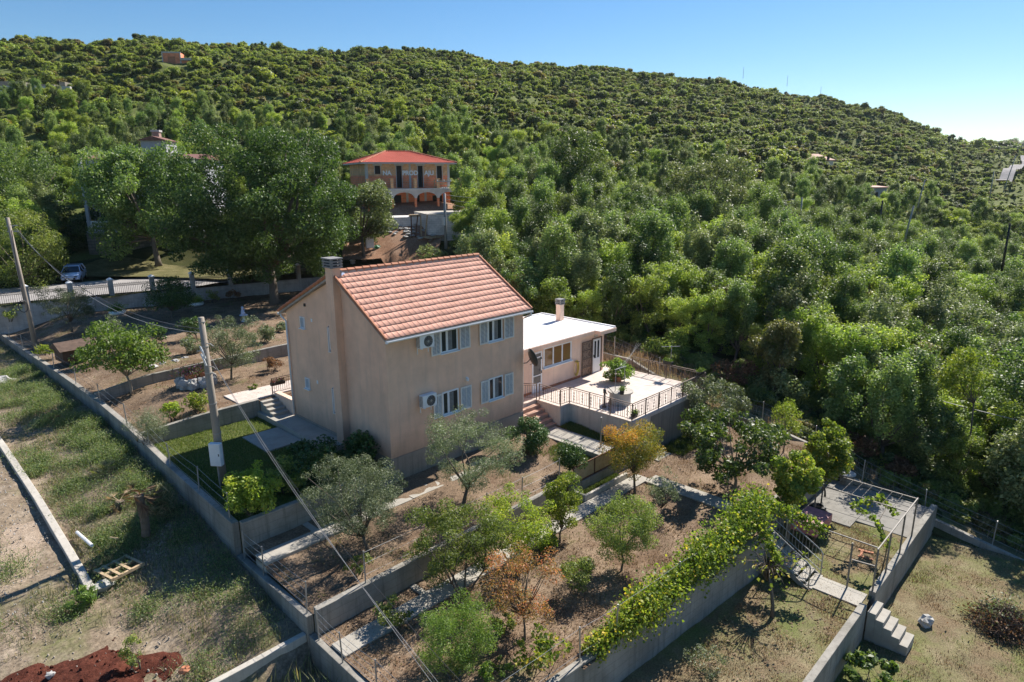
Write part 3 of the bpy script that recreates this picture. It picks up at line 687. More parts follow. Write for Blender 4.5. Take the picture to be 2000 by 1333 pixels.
# ---------------------------------------------------------------- roofs
def tile_roof(ridge, dirx, length, down, slope, nrm, tw=.27, tl=.385, hump=.022, step=.036, seed=5):
    """courses of interlocking roll tiles; returns verts, quads, tint"""
    g = rng_of(seed); r0, dx, ds, nn = (np.array(v, float) for v in (ridge, dirx, down, nrm))
    nt_ = int(round(length/tw)); nc = int(round(slope/tl)); tw = length/nt_; tl = slope/nc
    k = 10; us = np.linspace(0, 1, k, endpoint=False)
    prof_ = np.where(us < .70, 0, hump*np.sin((us-.70)/.30*math.pi))
    X = (np.arange(nt_)[:,None]+us[None]).ravel()*tw; X = np.append(X, length); H = np.append(np.tile(prof_, nt_), 0)
    V = []; F = []; T = []; base = 0; m = len(X)
    for c in range(nc):
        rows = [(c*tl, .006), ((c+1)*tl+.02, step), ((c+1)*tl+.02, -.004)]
        jit = np.repeat(g.normal(0, .004, nt_), k); jit = np.append(jit, 0)
        for i, (s, lift) in enumerate(rows):
            hh = H+lift+jit if i < 2 else H*0+lift
            V.append(r0+X[:,None]*dx+s*ds+hh[:,None]*nn)
        t = g.random(nt_)
        for r in range(2):
            a = base+r*m+np.arange(m-1); F.append(np.stack([a, a+m, a+m+1, a+1], 1))
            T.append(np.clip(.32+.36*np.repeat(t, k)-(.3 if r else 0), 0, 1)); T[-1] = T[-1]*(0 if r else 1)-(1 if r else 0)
        base += 3*m
    return np.concatenate(V), np.concatenate(F), np.concatenate(T)
def ridge_tiles(mb, p0, p1, r=.13, l=.40, n=7):
    p0, p1 = Vector(p0), Vector(p1); L_ = (p1-p0).length; k = int(L_/l); d = (p1-p0)/k
    for i in range(k):
        a = p0+d*i-d*.06; c = p0+d*(i+1)
        mb.tube([a, a.lerp(c, .1), c], [r*1.14, r*1.12, r*.9], n)
# ---------------------------------------------------------------- main house
W_, D_, H_ = 8.5, 8.6, 5.6
RYD, RZD = 3.55, 7.86
house = thing('house', 'two storey peach plastered house with salmon tiled gable roof and white shutters', 'house', (0, 0, 0))
mb = MB()
mb.prof([(0,0),(D_,-.02),(D_,H_),(RYD,RZD-.12),(0,H_)], 'x', 0, W_)
# window openings are set proud as frames; the body stays one shell
mb.build('wall', M['plaster'], house)
mb = MB(); mb.box(-.025, -.025, -1.7, W_+.02, D_, -.004); mb.build('plinth', M['plinth'], house)
roof = MB()
sl1 = Vector((0, -.38-RYD, 5.46-RZD)); n1 = Vector((0, -(RZD-5.46), .38+RYD)).normalized(); n1 = Vector((0, -abs(n1.y), abs(n1.z)))
sl2 = Vector((0, D_+.38-RYD, 5.40-RZD)); n2 = Vector((0, (RZD-5.40), D_+.38-RYD)).normalized()
X0, X1 = -.24, W_+.26
V1, F1, T1 = tile_roof((X0, RYD, RZD+.10), (1,0,0), X1-X0, sl1.normalized(), sl1.length, n1)
V2, F2, T2 = tile_roof((X1, RYD, RZD+.10), (-1,0,0), X1-X0, sl2.normalized(), sl2.length, n2, seed=6)
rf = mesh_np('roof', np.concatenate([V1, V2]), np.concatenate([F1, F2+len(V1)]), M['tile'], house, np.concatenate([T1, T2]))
mb = MB()
for (sl, nn) in ((sl1, n1), (sl2, n2)):        # slab under the tiles (boxed eaves)
    a = Vector((0, RYD, RZD+.09)); c = a+sl*.995
    mb.add([(X0+.02, a.y, a.z), (X1-.02, a.y, a.z), (X1-.02, c.y, c.z), (X0+.02, c.y, c.z)]+[(x, q.y-nn.y*.12, q.z-.12) for x, q in ((X0+.02, a), (X1-.02, a), (X1-.02, c), (X0+.02, c))],
           [(0,1,2,3),(7,6,5,4),(0,4,5,1),(1,5,6,2),(2,6,7,3),(3,7,4,0)])
mb.build('eaves', M['mortar'], rf)
for (sl) in (sl1, sl2):                        # barge tiles along both gables
    for x in (X0, X1):
        mb = MB(); a = Vector((x, RYD, RZD+.13)); ridge_tiles(mb, a+sl*.02, a+sl*1.0, .075, .38, 6)
        mb.build('verge_tiles', M['terracotta'], rf)
mb = MB(); ridge_tiles(mb, (X0, RYD, RZD+.14), (X1, RYD, RZD+.14)); mb.build('ridge_tiles', M['terracotta'], rf)
mb = MB(); mb.bar((X0+.06, RYD-.10, RZD+.10), (X1-.06, RYD-.10, RZD+.10), .06, .1); mb.bar((X0+.06, RYD+.10, RZD+.10), (X1-.06, RYD+.10, RZD+.10), .06, .1); mb.build('ridge_mortar', M['mortar'], rf)
def gutter(name, x0, x1, y, z, s):
    g_ = MB(); pr_ = []
    for k in range(9):
        a = math.pi*k/8; pr_.append((y+s*(.075-.075*math.cos(a)), z-.085*math.sin(a)))
    pr2 = [(p[0], p[1]+.012) for p in pr_[::-1]]
    g_.prof([(q[0], q[1]) for q in pr_+[(a_+(.008 if i_ < 4 else -.008)*(-s), b_) for i_, (a_, b_) in enumerate(pr2)]], 'x', x0, x1)
    g_.bar((x0-.005, y+s*.075, z-.04), (x0+.015, y+s*.075, z-.04), .15, .1); g_.bar((x1-.015, y+s*.075, z-.04), (x1+.005, y+s*.075, z-.04), .15, .1)
    return g_.build(name, M['white'], house)
gutter('gutter', X0, X1, -.34, 5.47, -1)
gutter('gutter', X0, X1, D_+.34, 5.40, 1)
mb = MB(); mb.tube([(-.12, D_+.40, 5.34), (-.12, D_+.34, 5.22), (-.085, D_-.08, 5.02), (-.085, D_-.08, .0)], .05, 8)
mb.build('downpipe', M['white'], house, smooth=True)
mb = MB(); mb.tube([(W_+.16, -.42, 5.40), (W_+.16, -.42, 5.27), (W_+.11, -.06, 5.1), (W_+.085, .1, 5.0), (W_+.085, .1, .2)], .05, 8); mb.build('downpipe', M['white'], house, smooth=True)
M['cap_grey'] = wallmat('grey cap concrete', (.27,.265,.26), (.12,.12,.115), .5)
# chimney: pilaster up the gable with a louvred concrete cap
mb = MB(); mb.box(-.36, 3.27, -.9, -.003, 3.86, 7.2); mb.box(-.36, 3.27, 7.2, .06, 3.86, 8.22)
ch = mb.build('chimney', M['plaster'], house)
mb = MB()
for k in range(3): mb.box(-.45, 3.18, 8.22+.125*k, .15, 3.95, 8.28+.125*k)
mb.box(-.47, 3.16, 8.595, .17, 3.97, 8.65)
for x, y in ((-.37,3.27),(.07,3.27),(-.37,3.86),(.07,3.86)): mb.box(x-.055, y-.055, 8.2, x+.055, y+.055, 8.60)
mb.build('chimney_cap', M['cap_grey'], ch)
mb = MB(); mb.box(-.28, 3.35, 8.23, -.02, 3.78, 8.59); mb.build('flue', M['dark'], ch)
mb = MB(); mb.add([(.07,3.2,7.85),(.075,3.92,7.9),(.075,3.92,8.14),(.07,3.2,8.1),(.26,3.2,7.95),(.26,3.92,8.0)], [(0,1,2,3),(0,4,5,1)]); mb.build('flashing', M['blue_white'], ch)
# windows on the -Y facade
def facade_window(x0, x1, z0, z1, l0, r1, y=0.0, parent=house):
    fr = MB(); d = .07
    fr.box(x0, y-.03, z1-d, x1, y+.01, z1); fr.box(x0, y-.03, z0, x1, y+.01, z0+d)
    fr.box(x0, y-.032, z0+d, x0+d, y+.01, z1-d); fr.box(x1-d, y-.032, z0+d, x1, y+.01, z1-d)
    xm = (x0+x1)/2-.14; fr.box(xm-.06, y-.034, z0+d, xm+.06, y+.01, z1-d)
    f = fr.build('window', M['white'], parent)
    p = MB(); p.box(x0+d, y-.012, z0+d, xm-.06, y+.004, z1-d); p.box(xm+.06, y-.012, z0+d, x1-d, y+.004, z1-d); p.build('pane', M['glass'], f)
    c = MB()                                       # casement swung inwards a little / net curtain folds behind the glass
    for k in range(5): c.bar((xm+.10+.05*k, y-.014, z0+.1), (xm+.10+.05*k, y-.014, z1-.1), .016)
    c.build('curtain', M['curtain'], f)
    s = MB(); s.box(x0-.05, y-.13, z0-.055, x1+.05, y-.002, z0-.004); s.build('sill', M['white'], f)
    for a, bb in ((l0, x0-.02), (x1+.1, r1)):
        sh = MB(); wd = .055; yy = y-.075; z0s, z1s = z0-.03, z1-.02
        sh.box(a, yy, z0s, a+wd, yy+.04, z1s); sh.box(bb-wd, yy, z0s, bb, yy+.04, z1s)
        sh.box(a+wd, yy, z1s-wd, bb-wd, yy+.04, z1s); sh.box(a+wd, yy, z0s, bb-wd, yy+.04, z0s+wd)
        n = 17
        for i in range(n):
            zc = z0s+wd+(i+.5)*(z1s-z0s-2*wd)/n
            sh.add([(a+wd, yy+.002, zc-.014), (bb-wd, yy+.002, zc-.014), (bb-wd, yy+.03, zc+.010), (a+wd, yy+.03, zc+.010), (a+wd, yy+.004, zc-.022), (bb-wd, yy+.004, zc-.022), (bb-wd, yy+.032, zc+.002), (a+wd, yy+.032, zc+.002)], [(0,1,2,3),(7,6,5,4),(0,4,5,1),(2,6,7,3)])
        sh.box((a+bb)/2-.012, yy-.004, z0s+wd, (a+bb)/2+.012, yy+.0, z1s-wd)
        so = sh.build('shutter', M['shutter'], f); bkk = MB(); bkk.box(a+wd, yy+.034, z0s+wd, bb-wd, yy+.039, z1s-wd); bkk.build('shutter_gap_shade', M['shutter_gap'], f)  # dark sheet behind the slats paints in the shade of the gaps
    bk = MB()                                       # hinge arms
    for zz in (z0+.2, z1-.2):
        bk.bar((x0-.04, y-.06, zz), (x0-.04, y-.001, zz), .025); bk.bar((x1+.08, y-.05, zz), (x1+.16, y-.05, zz), .02)
    bk.build('hinge', M['white'], f)
M['shutter_gap'] = plain('shadowed slat gap brown', (.12,.1,.09), .8, bmp=0)
M['curtain'] = plain('pale curtain', (.42,.43,.43), .8, bmp=0)
for a in ((2.98, 4.02, 4.27, 5.40, 2.41, 4.78), (5.98, 6.98, 4.24, 5.40, 5.40, 7.78), (2.99, 4.0, 1.25, 2.38, 2.43, 4.80), (5.99, 6.99, 1.22, 2.37, 5.43, 7.72)):
    facade_window(*a)
# gable side: two louvred vents, two narrow open casements
for y0, y1, z0, z1 in ((6.72, 7.16, 4.88, 5.45), (6.70, 7.14, 1.74, 2.30)):
    f = MB(); f.box(-.05, y0, z0, .0, y0+.05, z1); f.box(-.05, y1-.05, z0, .0, y1, z1); f.box(-.05, y0+.05, z0, .0, y1-.05, z0+.05); f.box(-.05, y0+.05, z1-.05, .0, y1-.05, z1)
    fo = f.build('window', M['white'], house)
    s = MB()
    for k in range(8):
        z = z0+.06+k*(z1-z0-.1)/8; s.add([(-.045, y0+.05, z), (-.045, y1-.05, z), (-.01, y1-.05, z+.05), (-.01, y0+.05, z+.05)], [(0,1,2,3),(3,2,1,0)])
    s.build('louvre', M['white'], fo)
    s = MB(); s.box(-.008, y0+.05, z0+.05, -.003, y1-.05, z1-.05); s.build('pane', M['dark'], fo)
    s = MB(); s.box(-.13, y0-.05, z0-.05, -.002, y1+.05, z0-.004); s.build('sill', M['white'], fo)
for y0, y1, z0, z1 in ((4.02, 4.42, 4.17, 5.42), (4.02, 4.42, 1.12, 2.42)):
    f = MB(); d = .05
    f.box(-.03, y0, z0, .0, y0+d, z1); f.box(-.03, y1-d, z0, .0, y1, z1); f.box(-.03, y0+d, z0, .0, y1-d, z0+d); f.box(-.03, y0+d, z1-d, .0, y1-d, z1)
    fo = f.build('window', M['white'], house)
    s = MB(); s.box(-.012, y0+d, z0+d, -.003, y1-d, z1-d); s.build('pane', M['glass'], fo)
    s = MB(); s.box(-.14, y0-.05, z0-.05, -.002, y1+.05, z0-.004); s.build('sill', M['white'], fo)
    s = MB(); a = Vector((-.035, y1-.01, 0)); c = Vector((-.25, y1-.22, 0))   # opened casement
    for q0, q1, zz0, zz1 in ((a, a.lerp(c,.16), z0+.03, z1-.03), (a.lerp(c,.84), c, z0+.03, z1-.03)):
        s.bar((q0.lerp(q1,.5).x, q0.lerp(q1,.5).y, zz0), (q0.lerp(q1,.5).x, q0.lerp(q1,.5).y, zz1), .05, .04)
    s.bar((a.x,a.y,z0+.05), (c.x,c.y,z0+.05), .04, .05); s.bar((a.x,a.y,z1-.05), (c.x,c.y,z1-.05), .04, .05)
    s.build('casement', M['white'], fo)
mb = MB()
for y, z in ((6.06, 5.40), (5.95, 2.29)): mb.box(-.02, y-.07, z-.08, -.002, y+.07, z+.08)
mb.build('vent', M['white'], house)
mb = MB(); mb.box(-.06, 6.53, 6.02, -.002, 6.65, 6.16); mb.build('pipe_stub', M['dark'], house)
tag(house, kind='thing')
def aircon(x, z, label):
    t = thing('air_conditioner', label, 'air conditioner', (x, 0, z), 0, 'air conditioners on the house front')
    b_ = MB(); b_.box(-.40, -.36, 0, .40, -.06, .58); b_.build('casing', M['white'], t, bevel=.02)
    g_ = MB(); cx, cz = .06, .29
    for r in (.06, .12, .18, .235): g_.tube([(cx+r*math.cos(a), -.372, cz+r*math.sin(a)) for a in np.linspace(0, 2*math.pi, 25)], .007, 4)
    for a in np.linspace(0, math.pi, 7)[:-1]: g_.bar((cx-.24*math.cos(a), -.37, cz-.24*math.sin(a)), (cx+.24*math.cos(a), -.37, cz+.24*math.sin(a)), .008)
    g_.build('grille', M['metal_grey'], t)
    d_ = MB(); d_.tube([(cx, -.3605, cz), (cx, -.3635, cz)], [.25, .25], 28); d_.build('fan', M['dark'], t)
    hb = MB(); hb.tube([(cx, -.366, cz), (cx, -.379, cz)], [.06, .06], 14); hb.build('fan_hub', M['metal_grey'], t)
    k = MB()
    for s in (-.3, .3): k.bar((s, 0, -.02), (s, -.38, -.02), .035); k.bar((s, -.0175, -.3), (s, -.0175, -.02), .035)
    k.build('bracket', M['white'], t)
    l_ = MB()
    for i in range(9): l_.box(-.404, -.33, .06+i*.055, -.4, -.09, .085+i*.055)
    l_.build('side_vent', M['dark'], t)
aircon(1.96, 4.80, 'white air conditioner beside the upper floor shutters')
aircon(2.00, 2.03, 'white air conditioner beside the ground floor shutters')
t = thing('satellite_dish', 'dark satellite dish on the right front corner of the house', 'satellite dish', (8.50, -.05, 2.92))
V = []; F = []; nr, na = 5, 20
dirn = Vector((.92, -.28, .28)).normalized(); sx = dirn.cross(Vector((0,0,1))).normalized(); sz = sx.cross(dirn); cc_ = Vector((.22, -.45, .1))
for i in range(nr+1):
    for k in range(na):
        r = .46*i/nr; a = 2*math.pi*k/na; q = cc_+sx*r*math.cos(a)+sz*r*1.08*math.sin(a)+dirn*(.42*r*r-.08); V.append(q)
for i in range(nr):
    for k in range(na): F.append((i*na+k, i*na+(k+1)%na, (i+1)*na+(k+1)%na, (i+1)*na+k))
mb = MB(); mb.add(V, F); o = mb.build('dish', M['dark_green'] if 'dark_green' in M else plain('dark grey green paint', (.045,.055,.05), .5), t, smooth=True)
s_ = o.modifiers.new('thick', 'SOLIDIFY'); s_.thickness = .015
mb = MB(); mb.tube([(0,0,-.25), (.02,-.2,-.2), (.18,-.38,.05)], .025, 6); mb.tube([(.1,-.35,-.3), (.55,-.75,.05)], .014, 5); mb.tube([(.55,-.75,.02), (.53,-.73,.12)], .04, 8); mb.build('arm', M['iron'], t)
t = thing('wall_lamp', 'small white wall lamp between the two storeys of the house front', 'lamp', (4.53, 0, 2.72))
mb = MB(); mb.box(-.05, -.03, -.08, .05, -.002, .08); mb.build('mount', M['white'], t); mb = MB(); mb.tube([(0,-.09,-.1), (0,-.09,.02), (0,-.09,.07)], [.06,.07,.03], 10); mb.build('lamp_shade', M['white'], t)
# ---------------------------------------------------------------- annex
ax = thing('annex', 'low flat roofed peach annex with white roof beside the tiled house', 'house', (0,0,0))
AF, AB, AXR = 1.6, 6.9, 17.75
mb = MB(); mb.box(W_+.025, AF, -.3, AXR, AB, 2.62); mb.build('wall', M['annex'], ax)
mb = MB(); mb.box(W_+.03, AF-.32, 2.622, 16.4, AB+.2, 2.84); mb.box(16.4, AF-.75, 2.622, AXR+.30, AB+.2, 2.842)
r_ = mb.build('roof', M['annex'], ax)
mb = MB(); mb.box(W_+.05, AF-.28, 2.844, 16.39, AB+.16, 2.875); mb.box(16.39, AF-.70, 2.846, AXR+.26, AB+.16, 2.875); mb.build('roof_coating', M['white_roof'], r_)
mb = MB(); mb.box(W_+.06, AB+.06, 2.876, AXR+.26, AB+.18, 2.95); mb.box(AXR+.18, AF-.7, 2.876, AXR+.29, AB+.06, 2.95); mb.build('parapet', M['white_roof'], r_)
mb = MB(); mb.box(17.0, 4.6, 2.86, 17.37, 4.97, 3.95); c_ = mb.build('chimney', M['annex'], ax)
mb = MB()
for k in range(3): mb.box(16.95, 4.55, 3.95+.11*k, 17.42, 5.02, 4.0+.11*k)
mb.box(16.94, 4.54, 4.26, 17.43, 5.03, 4.31)
for x in (17.0, 17.37):
    for y in (4.6, 4.97): mb.box(x-.04, y-.04, 3.94, x+.04, y+.04, 4.265)
mb.build('chimney_cap', M['cap_grey'], c_); mb = MB(); mb.box(17.06, 4.66, 3.95, 17.31, 4.91, 4.25); mb.build('flue', M['dark'], c_)
y = AF
fr = MB(); x0, x1, z0, z1 = 11.9, 14.46, 1.33, 2.52
fr.box(x0, y-.04, z1-.08, x1, y+.01, z1); fr.box(x0, y-.04, z0, x1, y+.01, z0+.08)
for i in range(4):
    xx = x0+i*(x1-x0-.1)/3; fr.box(xx, y-.042, z0+.08, xx+.1, y+.01, z1-.08)
f = fr.build('window', M['white'], ax)
p = MB()
for i in range(3): p.box(x0+.1+i*(x1-x0-.1)/3, y-.02, z0+.08, x0+(i+1)*(x1-x0-.1)/3, y+.004, z1-.08)
p.build('pane', M['glass_lit_room'], f)
s = MB(); s.box(x0-.05, y-.15, z0-.06, x1+.05, y-.002, z0-.004); s.build('sill', M['white'], f)
fr = MB(); x0, x1, z0, z1 = 10.93, 11.78, .02, 2.42
fr.box(x0, y-.05, z0, x0+.1, y+.01, z1); fr.box(x1-.1, y-.05, z0, x1, y+.01, z1); fr.box(x0+.1, y-.048, z1-.1, x1-.1, y+.01, z1); fr.box(x0+.1, y-.048, z0, x1-.1, y+.01, .55); fr.box(x0+.1, y-.046, .98, x1-.1, y+.01, 1.04); fr.box(x0+.1, y-.046, 2.05, x1-.1, y+.01, 2.12)
f = fr.build('door', M['white'], ax)
p = MB(); p.box(x0+.1, y-.02, .55, x1-.1, y+.004, .98); p.box(x0+.1, y-.02, 1.04, x1-.1, y+.004, 2.05); p.box(x0+.1, y-.02, 2.12, x1-.1, y+.004, 2.32); p.build('pane', M['glass'], f)
s = MB(); s.box(x1-.08, y-.09, 1.1, x1-.05, y-.05, 1.25); s.build('handle', M['dark'], f)
fr = MB(); x0, x1, z0, z1 = 16.62, 17.36, .02, 2.17
fr.box(x0, y-.05, z0, x0+.1, y+.01, z1); fr.box(x1-.1, y-.05, z0, x1, y+.01, z1); fr.box(x0+.1, y-.048, z1-.1, x1-.1, y+.01, z1); fr.box(x0+.1, y-.048, z0, x1-.1, y+.01, .95); fr.box((x0+x1)/2-.05, y-.046, .95, (x0+x1)/2+.05, y+.01, z1-.1)
f = fr.build('door', M['white'], ax)
p = MB(); p.box(x0+.1, y-.02, .95, (x0+x1)/2-.05, y+.004, z1-.1); p.box((x0+x1)/2+.05, y-.02, .95, x1-.1, y+.004, z1-.1); p.build('pane', M['glass'], f)
s = MB(); s.box(x0+.03, y-.1, 1.05, x0+.06, y-.05, 1.2); s.build('handle', M['dark'], f)
# wrought iron security grille, its leaf folded back on the wall
gr = MB(); x0, x1, z0, z1 = 15.48, 16.42, .03, 2.2; yy = y-.08
for a_, b_ in (((x0,z0),(x1,z0)),((x0,z1),(x1,z1)),((x0,z0),(x0,z1)),((x1,z0),(x1,z1)),((x0,1.1),(x1,1.1)),((x0,.55),(x1,.55)),((x0,1.65),(x1,1.65))): gr.bar((a_[0],yy,a_[1]), (b_[0],yy,b_[1]), .045)
for k in range(1, 10): xx = x0+k*(x1-x0)/10; gr.bar((xx,yy,z0), (xx,yy,z1), .022)
for i in range(3):
    for j in range(4):
        cx_, cz_ = x0+.16+i*.31, z0+.27+j*.54
        gr.tube([(cx_+.11*math.sin(a), yy-.015, cz_+.2*math.cos(a)) for a in np.linspace(0, 2*math.pi, 13)], .012, 4)
gr.build('security_grille', M['rust_iron'], ax)
gr = MB()
for xx in (16.50, 17.46): gr.bar((xx, y-.06, 0), (xx, y-.06, 2.26), .05)
gr.bar((16.5, y-.06, 2.26), (17.46, y-.06, 2.26), .05); gr.build('grille_frame', M['rust_iron'], ax)
mb = MB(); mb.box(16.75, y-.06, 2.36, 17.05, y-.002, 2.56); mb.build('fuse_box', M['raw'], ax)
mb = MB(); mb.box(W_+.03, y-.03, -.02, 10.9, y-.002, .14); mb.box(11.8, y-.03, -.02, 15.4, y-.002, .14); mb.build('skirting', M['terracotta'], ax)
t = thing('garden_hose', 'yellow hose coiled on a hook on the annex wall', 'hose', (14.85, AF-.06, .75))
mb = MB(); g = rng_of(4)
for k in range(5):
    w_, h_ = .16+.02*k, .38+.03*k
    mb.tube([(w_*math.sin(a)+.01*k, -.01*k-.02, -.02+h_*math.cos(a)) for a in np.linspace(0, 2*math.pi, 21)], .016, 5)
mb.build('coil', M['hose'], t); mb = MB(); mb.bar((0, .055, .38), (0, -.1, .38), .03); mb.bar((0,-.09,.38), (.3,-.06,.34), .03); mb.build('hook', M['dark'], t)

# ---------------------------------------------------------------- terrace in front of the annex
ter = thing('terrace', 'raised tiled terrace on white retaining walls in front of the annex', 'terrace', (0,0,0))
TX0, TX1, TY0 = 11.2, 18.9, -5.1
mb = MB(); mb.box(10.42, -1.0, -.06, TX0, AF-.003, .0); mb.box(8.53, .75, -.06, 10.418, AF-.003, -.002); mb.box(TX0+.002, TY0-.04, -.06, TX1, AF-.003, .002)
mb.box(AXR+.002, AF, -.06, TX1, 4.0, 0)
mb.build('floor', M['terrace_tile'], ter)
mb = MB(); mb.box(10.45, -.97, -1.6, TX0+.2, .75, -.062); mb.box(TX0+.02, TY0+.0, -2.7, TX1-.25, TY0+.25, -.062); mb.box(TX0+.02, TY0+.25, -2.6, TX0+.27, -.975, -.062); mb.box(8.53, .78, -1.6, 10.44, 1.0, -.064)
mb.build('wall', M['terrace_wall'], ter)
mb = MB(); mb.box(TX1-.24, TY0+.002, -2.7, TX1-.02, AF, -.065); mb.box(12.9, TY0-.022, -2.7, TX1-.24, TY0-.003, -.10); mb.build('side_wall', M['terrace_side'], ter)
mb = MB(); mb.box(TX0, TY0-.045, -.16, TX1+.02, TY0-.002, -.061); mb.build('edge', M['terrace_tile'], ter)
st = thing('terrace_steps', 'five salmon tiled steps rising between the house and the terrace', 'steps', (0,0,0))
for k in range(5):
    y1 = .75-.30*k; mb = MB(); mb.box(W_+.03, y1-.30, -1.5, 10.40, y1-(.002 if k else 0), -.20*(k+1)+.03-.03); mb.build('step', M['step_tile'], st, bevel=.012)
def railing(name, label, pts, h=.92, n_orn=True, mat='rust_iron', gapn=.115, group=None):
    t = thing(name, label, 'railing', (0,0,0), 0, group)
    for a, c in zip(pts[:-1], pts[1:]):
        a, c = Vector(a), Vector(c); L_ = (c-a).length; d = (c-a)/L_; up = Vector((0,0,1))
        for q0, w0, w1 in ((h, .05, .03), (.10, .03, .02), (h-.1, .025, .02)):
            r_ = MB(); r_.bar(a+up*q0, c+up*q0, w0, w1); r_.build('rail', M[mat], t)
        n = max(1, round(L_/1.25))
        for k in range(n+1):
            if k == 0 and a != Vector(pts[0]): continue
            p_ = MB(); q = a+d*L_*k/n; p_.bar(q, q+up*(h+.02), .045); p_.build('post', M[mat], t)
        b_ = MB(); o_ = MB(); m = int(L_/gapn)
        for k in range(1, m):
            q = a+d*L_*k/m
            if n_orn and k % 5 in (2, 3):
                if k % 5 == 2: 
                    q2 = a+d*L_*(k+.5)/m; s_ = d*.055
                    for i in range(3):
                        cz_ = .28+.17*i
                        for sg in (-1, 1): o_.tube([q2+up*(cz_-.08), q2+s_*sg+up*cz_, q2+up*(cz_+.08)], .011, 4)
                    o_.bar(q2+up*.1, q2+up*(h-.1), .018)
                continue
            b_.bar(q+up*.1, q+up*(h-.1), .016)
        b_.build('balusters', M[mat], t)
        if o_.v: o_.build('ornament', M['iron'], t)
    return t
railing('railing', 'brown iron railing along the front edge of the tiled terrace', [(10.5,.62,0),(10.5,-.92,0),(11.24,-.96,0),(11.27,-5.02,0),(18.8,-5.02,0)])
railing('railing', 'brown iron railing along the far wooded side of the tiled terrace', [(18.82,-4.9,0),(18.82,.1,0)])
railing('handrail', 'short iron handrail at the top of the salmon steps', [(9.9,1.45,0),(10.45,.78,0)], n_orn=False, h=.9)
# well with concrete lid, hand pump, planter, washing frame
t = thing('well', 'round rendered well with a concrete lid on the terrace', 'well', (13.1,-3.0,0))
mb = MB(); mb.tube([(0,0,0),(0,0,.66)], [.60,.58], 28); mb.build('wall', M['stone'], t, smooth=False); mb = MB(); mb.tube([(0,0,.661),(0,0,.75)], [.70,.70], 30); mb.build('lid', M['concrete_light'], t, bevel=.01)
t = thing('hand_pump', 'dark iron hand pump standing on the terrace beside the well', 'pump', (12.0,-2.75,0))
mb = MB(); mb.tube([(0,0,0),(0,0,.05),(0,0,.06),(0,0,.8),(0,0,.82),(0,0,1.02)], [.13,.13,.06,.055,.085,.085], 12); mb.build('body', M['iron'], t, smooth=True)
mb = MB(); mb.tube([(.05,0,.78),(.2,.02,.76),(.25,.02,.66)], [.035,.03,.028], 8); mb.build('spout', M['iron'], t)
mb = MB(); mb.tube([(0,0,1.02),(0,0,1.15),(.12,-.1,1.16),(.42,-.32,.72)], .018, 6); mb.build('handle', M['iron'], t)
t = thing('clothes_line', 'thin T shaped washing line frame standing over the well', 'washing line', (13.1,-3.0,0))
for q in ((-.35,.1),(.42,.05)):
    mb = MB(); mb.tube([(q[0],q[1],.74),(q[0],q[1],2.0)], .02, 6); mb.build('post', M['metal_grey'], t)
mb = MB(); mb.tube([(-.45,.1,2.0),(.55,.05,2.0)], .02, 6); mb.build('crossbar', M['metal_grey'], t)
mb = MB()
for k in range(3): mb.tube([(-.2+.25*k,.08,2.0),(2.5+.1*k,1.2,1.93),(5.4,2.3+.15*k,2.0)], .005, 4)
mb.build('line', M['cable_grey'], t)
t = thing('clothes_line', 'slim steel washing line post outside the terrace railing', 'washing line', (19.3,-2.4,-1.0))
mb = MB(); mb.tube([(0,0,-.3),(0,0,3.0)], .022, 6); mb.build('post', M['metal_grey'], t); mb = MB(); mb.tube([(-.5,.4,2.95),(.4,-.35,2.95)], .018, 6); mb.build('crossbar', M['metal_grey'], t)
def planter(name, label, loc, rz, L_=.6, lm='bright', seed=1, pot='dark', rest=None, plant=True, group='planter boxes on the terrace'):
    t = thing(name, label, 'planter', loc, rz, group)
    mb = MB(); mb.prof([(-.09,0),(.09,0),(.12,.17),(-.12,.17)], 'x', -L_/2, L_/2); mb.build('box', M[pot], t)
    g = rng_of(seed); P = np.stack([g.uniform(-L_/2, L_/2, 260), g.normal(0,.09,260), .2+np.abs(g.normal(0,.07,260))], 1); V, F = leaf_quads(g, P, .08)
    mesh_np('foliage', V, F, L[lm], t, g.random(260)*.8); return t
planter('planter', 'dark planter box of green leaves on the well lid', (12.75,-3.35,.752), .6)
planter('planter', 'small planter box hung low at the foot of the terrace front railing', (11.9,-4.75,.003), .1, .4, seed=2)
planter('planter', 'planter box on the far railing of the terrace', (18.82,-2.5,.95), math.pi/2, .6, seed=3)
planter('planter', 'planter box at the railing corner beside the grey green bush', (18.2,-5.02,.95), 0, .6, seed=4)
shrub('potted_shrub', 'rounded bright green shrub in a pot on the terrace tiles', 'shrub', (16.3,-.5,0), (0,0,.75), (1.0,.62), 'bright', 2600, .17, 22, .5, seed=61, aspect=.4, up=.1)
mb = MB(); mb.tube([(0,0,.0),(0,0,.34)], [.28,.36], 16); mb.build('pot', M['terracotta'], bpy.data.objects['potted_shrub'])

# ---------------------------------------------------------------- retaining walls, kerbs, paths, steps
def wall(name, label, boxes=None, prof=None, mat='concrete', cat='wall', bevel=.02, group=None):
    """boxes: x0,y0,z0,x1,y1,z1 ; prof: (profile poly, axis, a0, a1)"""
    mb = MB()
    for b_ in boxes or []: mb.box(*b_)
    for q in prof or []: mb.prof(*q)
    return tag(mb.build(name, M[mat], None, bevel=bevel), label, cat, group)
def topline(pts, zb): return [(a, zb) for a, _ in pts][:1]+[(pts[-1][0], zb)]+[(a, z) for a, z in pts[::-1]]
A_TOP = [(.14,-.30),(3,-.17),(6.5,-.03),(9.2,.16),(12.5,.38),(16.5,.46),(21.5,.42),(27,.28),(34,.0),(46,-.35)]
wall('boundary_wall', 'long concrete boundary wall between the weedy plot and the upper garden', prof=[(topline(A_TOP, -2.4), 'x', -7.1, -6.84)])
wall('boundary_wall', 'lower concrete boundary wall beside the olive tree and front path', boxes=[(-7.08,-5.04,-3.8,-6.83,.135,-1.62)])
